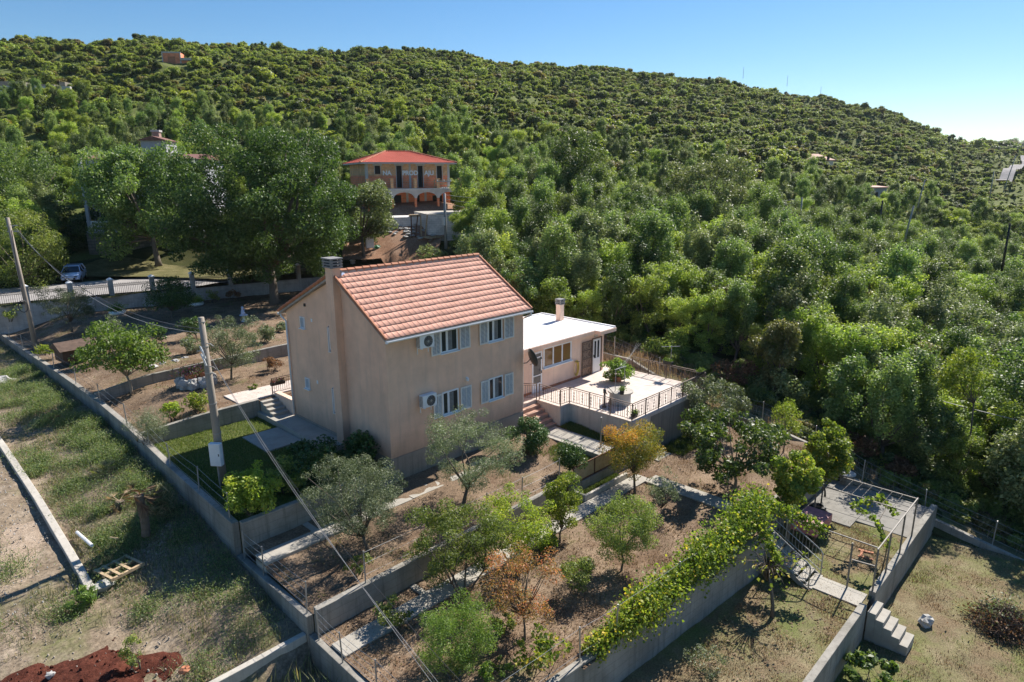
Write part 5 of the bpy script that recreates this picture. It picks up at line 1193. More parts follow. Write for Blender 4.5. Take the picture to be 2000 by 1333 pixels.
tree('dark_tree', 'tall dark oak standing out above the wood right of the unfinished house', 'tree', (54.49,33.13,6.30),(1.27,1.10,6.69),(3.89,4.71), 'wood4', 11000, .28, 50, .3, None, .2, seed=87)
tree('lime_tree', 'pale rounded tree group above the pole in the wood', 'tree', (64.34,18.65,2.50),(1.47,1.38,8.04),(6.00,4.17), 'wood3', 13000, .3, 60, .28, None, .2, seed=88)
tree('young_tree', 'bright golden green young tree on the edge of the shaded wood', 'tree', (25.72,-17.37,-4.60),(1.22,0.91,6.03),(1.39,1.67), 'yellowgreen', 3600, .15, 36, .34, None, .05, seed=89)
shrub('shrub', 'bramble heap in front of the grey pole beyond the roof', 'shrub', (28.93,32.99,2.60),(0.10,0.32,1.18),(1.93,1.29), 'wood3', 2600, .2, 24, .4, seed=90)

# ---------------------------------------------------------------- unfinished house for sale
def frame_at(u, t, ang):   # local frame: x along the facade, y into depth; returns origin xy and rotation
    x, y = st_xy(u*t, t); a = math.radians(ang)
    ex = (HR[0]*math.cos(a)+HD[0]*math.sin(a), HR[1]*math.cos(a)+HD[1]*math.sin(a))
    return x, y, math.atan2(ex[1], ex[0])
ux = (724-1000)/1289.1
fx, fy, fr_ = frame_at(ux, 84, 24); GZ = 7.55
fs = thing('unfinished_house', 'unfinished red brick house with arched porch and red hipped roof', 'house', (fx, fy, GZ), fr_)
WW, DD, HE = 10.9, 10.0, 6.15
op = [(.107,.172,1.75,2.75),(.357,.42,.05,2.75),(.611,.672,.05,2.75),(.843,.907,.75,2.75)]
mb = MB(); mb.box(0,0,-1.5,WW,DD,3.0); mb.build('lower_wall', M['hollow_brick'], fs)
# upper walls built between the openings so that they are real holes
Z0 = 3.15; zt = HE
def fac(mb, x0, x1, z0, z1): mb.box(x0, 0, z0, x1, .3, z1)
lo = MB(); hi = MB(); xs_ = 0
zb = Z0+1.55
for mbq, za, zc in ((lo, Z0, zb), (hi, zb+.003, zt)):
    cuts = []
    xprev = .3
    for a, c, b0, b1 in op:
        fac(mbq, xprev, a*WW, za, zc); xprev = c*WW
        if za < Z0+b0: fac(mbq, a*WW, c*WW, za, min(zc, Z0+b0))
        if zc > Z0+b1: fac(mbq, a*WW, c*WW, max(za, Z0+b1), zc)
    fac(mbq, xprev, WW-.3, za, zc)
for mbq, za, zc in ((lo, Z0, zb), (hi, zb+.003, zt)):
    mbq.box(0,.303,za,.3,DD,zc); mbq.box(WW-.3,.303,za,WW,DD,zc); mbq.box(.3,DD-.3,za,WW-.3,DD,zc)
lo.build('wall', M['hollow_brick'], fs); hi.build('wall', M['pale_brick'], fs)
mb = MB(); mb.box(.3,.3,3.16,WW-.3,DD-.3,3.3); mb.build('floor_slab', M['raw'], fs)
mb = MB()
for x in (0, WW-.3): mb.box(x-.01,-.02,Z0,x+.31,.298,HE)
mb.box(5.5,-.012,Z0,5.75,.0,HE)
mb.build('column', M['raw'], fs)
for a, c, b0, b1 in op:
    mb = MB(); mb.box(a*WW-.25,-.03,Z0+b1+.0,c*WW+.25,.0,Z0+b1+.22); mb.box(a*WW-.08,-.025,Z0+b0,a*WW,.0,Z0+b1-.002); mb.box(c*WW,-.025,Z0+b0,c*WW+.08,.0,Z0+b1-.002); mb.build('door_surround', M['raw'], fs)
    mb = MB(); mb.box(a*WW+.01,.2,Z0+b0,c*WW-.01,.28,Z0+b1); mb.build('opening', M['dark'], fs)
mb = MB()
for a, c, z0, z1 in ((.1,.2,.0,2.3),(.30,.40,.0,2.3),(.56,.62,.0,2.3),(.78,.9,.3,2.2)): mb.box(a*WW,-.012,z0,c*WW,-.002,z1)
mb.build('opening', M['dark'], fs)
mb = MB()
for a in (.24,.46,.68): mb.box(a*WW,-.02,0,a*WW+.3,-.003,2.9)
mb.build('column', M['raw'], fs)
# balcony on arches
BX1, BY = 11.7, -2.2; cols = [-.4+ (BX1+.4-.3)/4*k for k in range(5)]
mb = MB(); mb.box(-.4, BY-.1, 2.86, BX1+.1, -.022, 3.14)
for x0, x1 in zip(cols[:-1], cols[1:]):
    a0, a1 = x0+.3, x1; n = 12; z1 = 2.86
    P = [(a0, z1), (a0, 1.95)]+[(a0+(a1-a0)*(1-math.cos(math.pi*k/n))/2, 1.95+.72*math.sin(math.pi*k/n)) for k in range(n+1)][1:]+[(a1, z1)]
    for k in range(1, len(P)-2):
        q = [P[k], P[k+1]]; mb.prof([(q[0][0], q[0][1]), (q[1][0], q[1][1]), (q[1][0], z1-.003), (q[0][0], z1-.003)], 'y', BY, BY+.3)
for x in cols: mb.box(x, BY, 1.95, x+.3, BY+.3, 2.857)
mb.build('balcony', M['raw'], fs)
for x in cols:
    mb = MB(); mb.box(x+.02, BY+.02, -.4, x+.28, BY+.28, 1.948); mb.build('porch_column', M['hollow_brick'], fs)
    mb = MB(); mb.box(x, BY-.02, 3.142, x+.34, BY+.32, 4.25); mb.box(x-.08, BY-.1, 4.252, x+.42, BY+.4, 4.36); mb.build('parapet_pillar', M['pale_brick'], fs)
mb = MB(); mb.box(-.6, BY-.35, -.75, BX1+.4, -.01, -.12); mb.build('porch_floor', M['raw'], fs)
mb = MB()
for q in (((8.3,-1.6,3.2),(10.0,-1.6,3.2)),((8.3,-1.6,4.1),(10.0,-1.6,4.1)),((8.3,-1.6,3.2),(10.0,-1.6,4.1)),((8.3,-1.6,3.2),(8.3,-1.6,4.2)),((10,-1.6,3.2),(10,-1.6,4.2)),((8.3,-1.6,3.7),(10,-1.6,3.6)),((10.6,-2.4,0),(11.3,-2.2,1.1)),((10.9,-2.6,0),(11.4,-2.3,1.0))): mb.bar(*q, .09)
mb.build('scaffold_timber', M['wood'], fs)
ov = .75; zr = HE+.12
def hip(mb, x0, y0, x1, y1, z0, z1, inset):
    V = [(x0,y0,z0),(x1,y0,z0),(x1,y1,z0),(x0,y1,z0),(x0+inset,(y0+y1)/2,z1),(x1-inset,(y0+y1)/2,z1),(x0,y0,z0-.16),(x1,y0,z0-.16),(x1,y1,z0-.16),(x0,y1,z0-.16)]
    mb.add(V, [(0,1,5,4),(1,2,5),(2,3,4,5),(3,0,4),(6,7,1,0),(7,8,2,1),(8,9,3,2),(9,6,0,3),(9,8,7,6)])
    return V
def hip_tiles(x0, y0, x1, y1, z0, z1, inset, seed, tw=.3):
    """rolled tile courses on the four slopes of a hipped roof"""
    c = [np.array(p, float) for p in ((x0,y0,z0),(x1,y0,z0),(x1,y1,z0),(x0,y1,z0))]; ra = np.array((x0+inset,(y0+y1)/2,z1)); rb_ = np.array((x1-inset,(y0+y1)/2,z1))
    V = []; F = []; T = []; base = 0; g = rng_of(seed)
    for e0, e1, t0, t1 in ((c[0],c[1],ra,rb_),(c[1],c[2],rb_,rb_),(c[2],c[3],rb_,ra),(c[3],c[0],ra,ra)):
        L_ = np.linalg.norm(e1-e0); n = int(L_/tw)*4; nc = 12; up = np.cross(e1-e0, t0-e0); up = up/np.linalg.norm(up)
        for j in range(nc):
            for s_, lift in ((j/nc, .045), ((j+1)/nc, .0)):
                a = e0+(t0-e0)*s_; b_ = e1+(t1-e1)*s_
                f = np.linspace(0, 1, n+1)[:,None]; xx = np.linalg.norm(a-e0-((a-e0)@((e1-e0)/L_))*((e1-e0)/L_))
                q = a+(b_-a)*f; along_ = ((q-e0)@((e1-e0)/L_)); h_ = .03*np.maximum(0, np.sin(2*math.pi*along_/tw))
                V.append(q+(lift+h_)[:,None]*up)
            a = base+np.arange(n); F.append(np.stack([a, a+1, a+n+2, a+n+1], 1)); T.append(np.clip(g.normal(.5,.25,n),0,1)); base += 2*(n+1)
    return np.concatenate(V), np.concatenate(F), np.concatenate(T)
mb = MB(); hip(mb, -ov, -ov-.1, WW+ov, DD+ov, zr, zr+1.5, 4.6); rf = mb.build('roof', M['raw'], fs)
V, F, T = hip_tiles(-ov, -ov-.1, WW+ov, DD+ov, zr+.01, zr+1.52, 4.6, 3); mesh_np('roof_tiles', V, F, M['tile_red'], rf, T)
mb = MB()
cc4 = [(-ov,-ov-.1,zr+.05),(WW+ov,-ov-.1,zr+.05),(WW+ov,DD+ov,zr+.05),(-ov,DD+ov,zr+.05)]; r0, r1 = (-ov+4.6, DD/2-.05, zr+1.58), (WW+ov-4.6, DD/2-.05, zr+1.58)
for a, c in ((cc4[0],r0),(cc4[1],r1),(cc4[2],r1),(cc4[3],r0),(r0,r1)): ridge_tiles(mb, a, c, .11, .4, 6)
mb.build('ridge_tiles', M['terracotta'], rf)
def text(body, x, z, size, parent, mat, y=-.03, name='lettering'):
    cu = bpy.data.curves.new(name, 'FONT'); cu.body = body; cu.size = size; cu.extrude = .006; cu.offset = .03; cu.materials.append(mat)
    tmp = bpy.data.objects.new(name, cu); COL.objects.link(tmp); bpy.context.view_layer.update(); me = bpy.data.meshes.new_from_object(tmp.evaluated_get(bpy.context.evaluated_depsgraph_get())); bpy.data.objects.remove(tmp)
    o = bpy.data.objects.new(name, me); COL.objects.link(o); o.parent = parent; o.location = (x, y, z); o.rotation_euler = (math.pi/2, 0, 0); return o
M['white_text'] = plain('white lettering paint', (.8,.8,.8), .8, var=.12, scale=9)
for s_, a in (('NA', .195), ('PROD', .425), ('AJU', .69)):
    text(s_, a*WW, Z0+1.62, .76, fs, M['white_text'])
mb = MB(); mb.bar((.745*WW,-.03,Z0+2.27),(.765*WW,-.03,Z0+2.35),.06,.012); mb.build('accent_mark', M['white_text'], fs)
# block podium in front, timber, rubble
bx, by, br_ = frame_at((838-1000)/1289.1, 75.5, 20)
mb = MB(); mb.box(0,0,-1.5,9,8,2.1)
pod = thing('block_podium', 'raised terrace of pale concrete blocks in front of the unfinished house', 'platform', (bx, by, 5.95), br_)
mb = MB(); mb.box(0,0,-1.5,9,7,1.95); mb.box(-6,3.2,-1.5,-.003,7,1.6); mb.build('wall', M['block'], pod)
mb = MB(); mb.box(-.05,-.05,1.953,9.05,7,2.06); mb.build('top', M['concrete_light'], pod)
for k, (x, y_) in enumerate(((-1.9,-.3),(-1.5,-.35),(-.8,-.2),(-.4,-.3))):
    mb = MB(); mb.bar((x,y_,-.5),(x+(.35 if k%2 else 0),y_,2.0),.12); mb.build('prop', M['rust'] if k < 2 else M['wood'], pod)
t = thing('board_stack', 'stack of yellow boards lying by the porch of the unfinished house', 'boards', st_xy(-.137*79, 79)+(7.3,), br_)
for k in range(4): mb = MB(); mb.box(-1.2,-.4,.13*k,1.2,.4,.13*k+.11); mb.build('board', M['wood'], t)
t = thing('board_stack', 'pile of pale planks beside the grey utility pole', 'boards', st_xy(-.118*75, 75)+(float(height(*st_xy(-.118*75, 75)))+.75,), br_+.5)
g = rng_of(9)
for k in range(7): mb = MB(); a = g.normal()*.08; mb.bar((-1.3,-.5+.16*k,.08+.02*k),(1.3,-.5+.16*k+a,.1+.02*k),.15,.05); mb.build('board', M['wood'], t)
V = MB(); g = rng_of(10)
for k in range(70):
    u_ = g.uniform(-.185,-.115); t_ = g.uniform(74,80); x, y = st_xy(u_*t_, t_); s = g.uniform(.1,.42)
    V.rock((x, y, float(height(x, y))+.75+s*.15), (s, s*g.uniform(.5,1), s*.35), seed=k)
tag(V.build('rubble', M['stone']), 'scattered broken stone slabs on the red brown yard', 'rubble', kind='stuff')
t = thing('electric_cabinet', 'pale grey electric cabinet on legs at the edge of the red yard', 'cabinet', st_xy(-.2137*72.5, 72.5)+(float(height(*st_xy(-.2137*72.5, 72.5)))+.65,), fr_)
mb = MB(); mb.box(-.42,-.25,.35,.42,.25,1.55); mb.build('casing', M['white'], t, bevel=.02)
mb = MB(); mb.box(-.02,-.262,.4,.40,-.252,1.5); mb.build('door', M['white'], t); mb = MB(); mb.box(.02,-.27,1.36,.12,-.263,1.44); mb.build('warning_mark', M['red_flower'], t)
mb = MB(); mb.bar((-.36,0,-.5),(-.36,0,.348),.06); mb.bar((.36,0,-.5),(.36,0,.348),.06); mb.build('leg', M['metal_grey'], t)
mb = MB(); mb.rock((.9,-.1,.35),(.4,.3,.25),3); tag(mb.build('tarpaulin', M['green_plastic']), 'crumpled green plastic sheet beside the electric cabinet', 'tarpaulin').location = t.location
# ---------------------------------------------------------------- grey house hidden by the oaks
hx, hy, hr = frame_at((190-1000)/1289.1/1.01, 80, 8)
gh = thing('grey_house', 'pale grey three storey house mostly hidden behind the oaks', 'house', (hx, hy, 3.5), hr); gh.scale = (1.16, 1.16, 1.16)
M['pinkish'] = plain('pinkish old plaster', (.36,.24,.2), .8)
M['old_tile'] = plain('old dark tile', (.2,.09,.07), .8, var=.3)
M['greyblue'] = wallmat('pale blue grey plaster', (.42,.43,.46), (.25,.25,.27), .4)
mb = MB(); mb.box(0,0,2.0,10.8,9,9.3); mb.build('wall', M['greyblue'], gh); mb = MB(); mb.box(-.1,-2.0,-2.5,10.9,9.02,1.997); mb.build('stone_base', M['ashlar'], gh)
mb = MB(); mb.prof([(-.5,9.3),(9.5,9.3),(4.5,9.9)], 'x', -.5, 11.3); rf = mb.build('roof', M['old_tile'], gh)
mb = MB(); mb.box(5.0,1.2,9.4,7.4,4.5,11.2); mb.build('dormer', M['greyblue'], gh)
mb = MB(); mb.prof([(4.7,11.15),(7.7,11.15),(6.2,11.6)], 'y', .9, 4.6); mb.build('dormer_roof', M['old_tile'], gh)
mb = MB(); mb.box(5.0,4.6,9.5,5.7,5.3,12.2); c_ = mb.build('chimney', M['pinkish'], gh); mb = MB(); mb.box(4.9,4.5,12.2,5.8,5.4,12.4); mb.build('chimney_cap', M['raw'], c_)
for z in (2.0, 5.4):
    mb = MB(); mb.box(-.2,-1.6,z,11,-.002,z+.2); b_ = mb.build('balcony', M['greyblue'], gh)
    mb = MB(); mb.bar((-.1,-1.5,z+1.15),(10.9,-1.5,z+1.15),.16,.12)
    for k in range(37): mb.bar((.0+.3*k,-1.5,z+.2),(.0+.3*k,-1.5,z+1.1),.13)
    mb.build('balustrade', M['white'], b_)
for x in (0,3.6,7.2,10.6):
    mb = MB(); mb.box(x-.05,-1.62,2.2,x+.25,-1.32,9.3); mb.build('column', M['greyblue'], gh)
for z in (2.4, 5.8):
    for x in (.6,2.9,5.2,7.6):
        mb = MB(); mb.box(x,-.06,z,x+1.5,-.002,z+2.1); w_ = mb.build('window', M['white'], gh); mb = MB(); mb.box(x+.1,-.07,z+.1,x+1.4,-.062,z+2.0); mb.build('pane', M['glass'], w_)
mb = MB(); mb.box(2.2,-2.02,-1.2,3.3,-2.003,1.3); mb.build('door', M['dark'], gh)
# ---------------------------------------------------------------- far houses on the hill
def place(u, t, dz=0): x, y = st_xy(u*t, t); return (x, y, float(height(x, y))+dz)
fx, fy, fr_ = frame_at(-.512/1.07, 203, 8)
t = thing('brick_ruin', 'raw brick building shell with a low pale wing high on the hill', 'building', (fx, fy, float(height(fx, fy))-.1), fr_); t.scale = (.62,.62,.62)
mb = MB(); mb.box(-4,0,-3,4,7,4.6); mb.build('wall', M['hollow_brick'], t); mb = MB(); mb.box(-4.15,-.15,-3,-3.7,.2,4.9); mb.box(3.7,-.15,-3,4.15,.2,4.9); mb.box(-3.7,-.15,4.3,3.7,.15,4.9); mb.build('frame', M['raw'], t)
mb = MB(); mb.box(-1.6,-.06,-3,1.6,-.01,2.8); mb.build('opening', M['terracotta'], t)
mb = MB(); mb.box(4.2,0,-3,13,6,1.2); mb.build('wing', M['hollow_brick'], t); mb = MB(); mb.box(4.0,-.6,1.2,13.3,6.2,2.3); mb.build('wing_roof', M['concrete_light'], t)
fx, fy, fr_ = frame_at(-.725/1.06, 174, 6)
t = thing('site_walls', 'grey unfinished block walls of a site high on the left hillside', 'building', (fx, fy, float(height(fx, fy))+2.6), fr_); t.scale = (.85,.85,.85)
for x0, x1, y0, h_ in ((-14,-2,0,2.0),(-1.5,6,1,1.4),(7,8.6,2,2.3),(-20,-14.5,-1,3.4)):
    mb = MB(); mb.box(x0,y0,-4,x1,y0+4,h_-.9); mb.build('wall', M['terrace_side'], t)
mb = MB(); mb.box(-16,-2.5,-5,12,-1.5,-.4); mb.build('retaining_wall', M['raw'], t)
def far_house(name, label, u, t_, rowbase, ang, w_, d_, h_, wm, rm, rise, inset):
    fx, fy, fr_ = frame_at(u, t_, ang); t = thing(name, label, 'house', (fx, fy, float(height(fx, fy))+rowbase), fr_)
    mb = MB(); mb.box(-w_/2,0,-6,w_/2,d_,h_); mb.build('wall', M[wm], t)
    mb = MB(); hip(mb, -w_/2-.5,-.5,w_/2+.5,d_+.5,h_+.17,h_+rise,inset); mb.build('roof', M[rm], t)
    for k in (-1, 1):
        mb = MB(); mb.box(k*w_/4-.5,-.05,.6,k*w_/4+.5,-.004,2.0); mb.build('window', M['dark'], t)
    return t
M['pale_pink_roof'] = tilemat('sunbleached pink tile', [(.5,.26,.2),(.55,.3,.23),(.6,.34,.27)])
far_house('far_house', 'small house with pale pink hipped roof amid the scrub on the right slope', .455, 222, 2.0, 12, 8.2, 8.2, .8, 'raw', 'pale_pink_roof', 2.2, 3.4)
far_house('far_house', 'small grey house with flat reddish roof among trees at the right', .545, 163, .0, 20, 4.2, 4.6, 3.0, 'greyblue', 'pale_pink_roof', .5, 1.5)
t = thing('shed', 'tiny white flat roofed shed below the pink roofed house', 'shed', place(.482, 212, 1.6), -.3); mb = MB(); mb.box(-1.6,0,-3,1.6,2.5,.8); mb.build('wall', M['white'], t); mb = MB(); mb.box(-1.8,-.2,.8,1.8,2.7,.95); mb.build('roof', M['white_roof'], t)
# ---------------------------------------------------------------- poles and cables
def pole(name, label, base, top, r0, r1, mat, arms=(), cat='utility pole', group=None, n=10):
    t = thing(name, label, cat, base, 0, group); b_ = Vector(base); d = Vector(top)-b_
    mb = MB(); mb.tube([Vector((0,0,-.5)), d*.5, d], [r0, (r0+r1)/2, r1], n); mb.build('shaft', M[mat], t, smooth=True)
    for z, w_ in arms:
        mb = MB(); q = d*(z/d.length); s = Vector((HR[0], HR[1], 0))*w_/2; mb.bar(q-s, q+s, .09); mb.build('crossarm', M['metal_grey'], t)
        for f in (-.9, 0, .9):
            mb = MB(); p_ = q+s*f; mb.tube([p_+Vector((0,0,.04)), p_+Vector((0,0,.1)), p_+Vector((0,0,.22))], [.03,.055,.03], 7); mb.build('insulator', M['white'], t)
    return t
p1 = pole('utility_pole', 'tall grey brown concrete pole by the long wall at the left edge', (-6.32,35.2,.0), (-6.6,35.15,9.47), .18, .115, 'pole')
for z in (8.9, 8.5): mb = MB(); mb.bar((-.45,0,z),(.25,0,z),.07); mb.build('crossarm', M['metal_grey'], p1)
mb = MB(); mb.tube([(-.35+.28*math.cos(a), -.25, 3.2+.42*math.sin(a)) for a in np.linspace(0, 6.28, 18)], .03, 5); mb.tube([(-.2,-.15,8.6),(-.28,-.2,5),(-.25,-.22,3.3)], .03, 5); mb.build('cable_coil', M['cable'], p1)
p2 = pole('utility_pole', 'thick tapered concrete pole with white meter box in front of the house', (-5.83,3.87,-.42), (-5.93,3.9,6.78), .185, .115, 'pole', n=12)
mb = MB()
for z in (1.9, 3.2, 4.5, 5.6, 6.6): mb.tube([(-.015*z/1.0,0,z+.42-.02),(-.015*z,0,z+.42+.02)], [.192-.0098*z]*2, 12)
mb.build('strap', M['metal_grey'], p2)
mb = MB()
for z, s in ((6.15, 1), (5.85, -1), (5.2, 1)): mb.tube([(-.1,0,z),(-.1+.28*s*HR[0]-.1*HD[0],.28*s*HR[1]-.1*HD[1],z),(-.1+.34*s*HR[0],.34*s*HR[1],z-.12)], .025, 5)
mb.build('bracket', M['metal_grey'], p2)
mb = MB()
for z in (6.1, 5.8): mb.tube([(-.35,-.2,z),(-.3,-.3,z-.25),(-.22,-.25,z-.5)], .035, 5)
mb.build('clamp', M['white'], p2)
t = thing('meter_box', 'white electric meter box fixed to the thick concrete pole', 'meter box', (-6.02,3.62,.63), math.radians(-52))
mb = MB(); mb.box(-.24,-.22,0,.24,.0,.98); mb.build('casing', M['white'], t, bevel=.015)
mb = MB(); mb.box(-.22,-.232,.03,.22,-.222,.95); mb.build('door', M['white'], t); mb = MB(); mb.box(.15,-.24,.45,.19,-.232,.55); mb.build('lock', M['dark'], t)
mb = MB(); mb.tube([(0,-.1,.0),(0,-.1,-1.0)], .03, 6); mb.build('conduit', M['metal_grey'], t)
PG = 'poles standing in the distance'
ptop = (32.16,33.92,10.34); p3 = pole('utility_pole', 'straight grey concrete pole in front of the unfinished house', (ptop[0],ptop[1],3.6), ptop, .19, .13, 'pole_grey', ((8.0,1.6),(7.2,.5)))
mb = MB(); mb.box(-.3,-.25,3.3,-.2,.1,4.2); mb.build('sign_plate', M['white'], p3)
far = [(211,90,122,238,'concrete_light','thin pale pole high on the hillside right of the block site'),(166,130,180,205,'concrete_light','pale pole standing beside the unfinished block walls'),(1181,366,425,92,'pole_grey','grey pole rising from the wood left of the pale rounded trees'),
       (1568,388,432,92,'pole_grey','thin grey pole in the wood below the pale pink roof'),(1725,395,452,88,'dark','dark tarred pole in front of the small flat roofed grey house'),(1786,405,442,90,'pole_grey','grey pole leaning slightly right of the dark tarred pole'),
       (1974,440,490,70,'dark','dark pole at the right edge of the wood'),(1808,355,384,125,'pole_grey','leaning pale pole of a small substation on the right'),(1943,338,370,150,'pole_grey','slim pole at the foot of the hill road'),(1986,308,362,170,'pole_grey','tilted pole beside the hill road'),
       (1455,133,146,372,'pole_grey','tiny pole on the skyline left of the slope'),(1541,150,162,385,'pole_grey','tiny pole on the falling skyline'),(1606,172,184,395,'pole_grey','third tiny pole on the falling skyline')]
FP = []
def dpt(px, row, d):    # point in metres seen at that direction and depth, used once to set the pole tops
    u_ = (px-1000)/1289.1
    v_ = (666.5-row)/1289.1; h = math.cos(PIT)+v_*math.sin(PIT)
    tt_ = d*h; return st_xy(u_*d, tt_)+(CAM.z+d*(-math.sin(PIT)+v_*math.cos(PIT)),)
for px, r0, r1, d_, m_, lab in far:
    a = dpt(px, r0, d_); c = dpt(px, r1, d_); L_ = a[2]-c[2]
    FP.append(a); lean = .25 if 'lean' in lab or 'tilt' in lab else 0
    pole('utility_pole', lab, (a[0]-lean*L_*HR[0], a[1]-lean*L_*HR[1], c[2]-2), a, (.1 if d_ > 300 else max(.13, d_*.0008)), (.08 if d_ > 300 else max(.1, d_*.0005)), m_, group=PG, n=6)
def cable(label, a, c, sag=.6, r=.014, n=14, mat='cable', group='overhead cables'):
    a, c = Vector(a), Vector(c); mb = MB(); mb.tube([a.lerp(c, k/n)-Vector((0,0,4*sag*(k/n)*(1-k/n))) for k in range(n+1)], r, 5)
    return tag(mb.build('overhead_cable', M[mat]), label, 'cable', group)
A = Vector((-6.5,35.1,9.0)); B = Vector((-5.95,3.9,6.3))
cable('thick cable hanging from the left edge pole to the thick pole by the lawn', A, B, 1.5, .018)
cable('thin upper wire between the left edge pole and the thick pole by the lawn', A+Vector((.3,0,-.3)), B+Vector((.2,0,-.2)), 1.7, .012, mat='cable_grey')
E1 = Vector((-9.88,-15.37,3.87))
for k, lab in enumerate(('left cable of the bundle running from the thick pole to the bottom edge', 'middle cable of the bundle running from the thick pole to the bottom edge', 'right cable of the bundle running from the thick pole to the bottom edge', 'lowest looser cable beside the bundle at the bottom edge')):
    o_ = Vector((HR[0], HR[1], 0))*(.09*(k-1)); cable(lab, Vector((-5.9,3.75,5.55-.12*k))+o_*.6, E1+o_*(1 if k < 3 else 3.0)+Vector((0,0,-.05*k)), .35+.12*k, .0045, mat='cable' if k%2 else 'cable_grey')
cable('long thin cable sagging across the shaded wood on the right', (37.14,10.99,2.03), (25.38,-20.62,-0.22), 1.2, .022, 20, 'cable_grey')
pt = Vector(ptop)
q1 = Vector(FP[2])
for k, lab in enumerate(('upper wire from the grey pole to the pole in the wood', 'middle wire from the grey pole to the pole in the wood', 'lower wire from the grey pole to the pole in the wood')):
    cable(lab, pt+Vector((0,0,-.15-.45*k)), q1+Vector((0,0,-.1-.4*k)), 1.0+.3*k, .022, mat='cable_grey')
q2 = Vector(FP[3])
for k, lab in enumerate(('upper wire running on through the wood to the right', 'lower wire running on through the wood to the right')): cable(lab, q1+Vector((0,0,-.1-.4*k)), q2+Vector((0,0,-.1-.4*k)), 1.6+.4*k, .022, mat='cable_grey')
# ---------------------------------------------------------------- white car
def make_car(loc, rz):
    t = thing('parked_car', 'pale bluish white hatchback car parked nose out in the shade by the road', 'car', loc, rz)   # x forward
    prof_ = [(-2.05,.32,.62,.62),(-2.08,.35,.92,.80),(-1.95,.32,1.0,.84),(-1.2,.25,1.02,.86),(-.2,.24,1.0,.87),(.75,.25,.98,.87),(1.3,.26,.93,.85),(1.8,.3,.82,.80),(2.03,.34,.70,.68),(2.07,.4,.58,.6)]
    V = []; F = []; m = 8
    for x, z0, z1, w_ in prof_:
        zs = [(-w_*.92,z0),(-w_,z0+.18),(-w_,z1-.18),(-w_*.88,z1),(w_*.88,z1),(w_,z1-.18),(w_,z0+.18),(w_*.92,z0)]
        V += [(x, y, z) for y, z in zs]
    for i in range(len(prof_)-1):
        for k in range(m): F.append((i*m+k, (i+1)*m+k, (i+1)*m+(k+1)%m, i*m+(k+1)%m))
    F.append(tuple(range(m-1,-1,-1))); F.append(tuple(range((len(prof_)-1)*m, len(prof_)*m)))
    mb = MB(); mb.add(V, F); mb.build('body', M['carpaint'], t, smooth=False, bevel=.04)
    def cabin(mb, xs, zt, wt, wb, zb):
        x0,x1,x2,x3 = xs
        mb.add([(x0,-wb,zb),(x3,-wb,zb),(x3,wb,zb),(x0,wb,zb),(x1,-wt,zt),(x2,-wt,zt),(x2,wt,zt),(x1,wt,zt)],[(3,2,1,0),(4,5,6,7),(0,1,5,4),(1,2,6,5),(2,3,7,6),(3,0,4,7)])
    mb = MB(); cabin(mb, (-1.9,-1.45,.25,1.12), 1.47, .60, .80, .97); mb.build('glasshouse', M['carglass'], t, bevel=.03)
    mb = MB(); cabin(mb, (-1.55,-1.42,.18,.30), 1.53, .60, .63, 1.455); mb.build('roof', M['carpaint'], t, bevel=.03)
    for s in (-1, 1):
        for q in (((1.12,s*.79,.97),(.22,s*.61,1.49),.07), ((-.35,s*.795,.98),(-.4,s*.62,1.48),.06), ((-1.75,s*.78,.99),(-1.42,s*.61,1.49),.12)):
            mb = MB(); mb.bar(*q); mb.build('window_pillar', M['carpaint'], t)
    for sx_ in (-1.28, 1.32):
        for s in (-1, 1):
            mb = MB(); mb.tube([(sx_,s*.70,.32),(sx_,s*.885,.32)], .32, 18); w_ = mb.build('wheel', M['dark'], t); mb = MB(); mb.tube([(sx_,s*.886,.32),(sx_,s*.895,.32)], .2, 12); mb.build('rim', M['metal_grey'], w_)
    for s in (-1, 1):
        mb = MB(); mb.add([(2.02,s*.42,.70),(1.86,s*.72,.72),(1.84,s*.73,.60),(2.06,s*.43,.60)],[(0,1,2,3),(3,2,1,0)]); mb.box(1.98,s*.5-.13,.58,2.075,s*.5+.13,.66); mb.build('headlight', M['dark'], t)
        mb = MB(); mb.tube([(.85,s*.86,1.0),(.8,s*1.02,1.04)], [.05,.09], 8); mb.build('mirror', M['dark'], t)
        mb = MB(); mb.box(1.98,s*.62-.08,.40,2.06,s*.62+.08,.48); mb.build('fog_lamp', M['white'], t)
    mb = MB(); mb.box(2.0,-.45,.36,2.085,.45,.52); mb.build('grille', M['dark'], t); mb = MB(); mb.box(2.086,-.27,.39,2.10,.27,.49); mb.build('number_plate', M['white'], t)
    mb = MB(); mb.bar((2.065,-.5,.70),(2.065,.5,.70),.02,.03); mb.build('badge_strip', M['dark'], t)
    return t
m_, n__, b_, o__ = newmat('shade tinted white car paint'); b_.inputs['Base Color'].default_value = (.45,.58,.85,1); b_.inputs['Roughness'].default_value = .25; b_.inputs['Coat Weight'].default_value = .6; M['carpaint'] = m_  # white car; the blue cast of skylit shade is mixed into its paint
make_car(st_xy((140-1000)/1289.1*65.8, 65.8)+(2.14,), math.atan2(-HD[1], -HD[0])+math.radians(24))

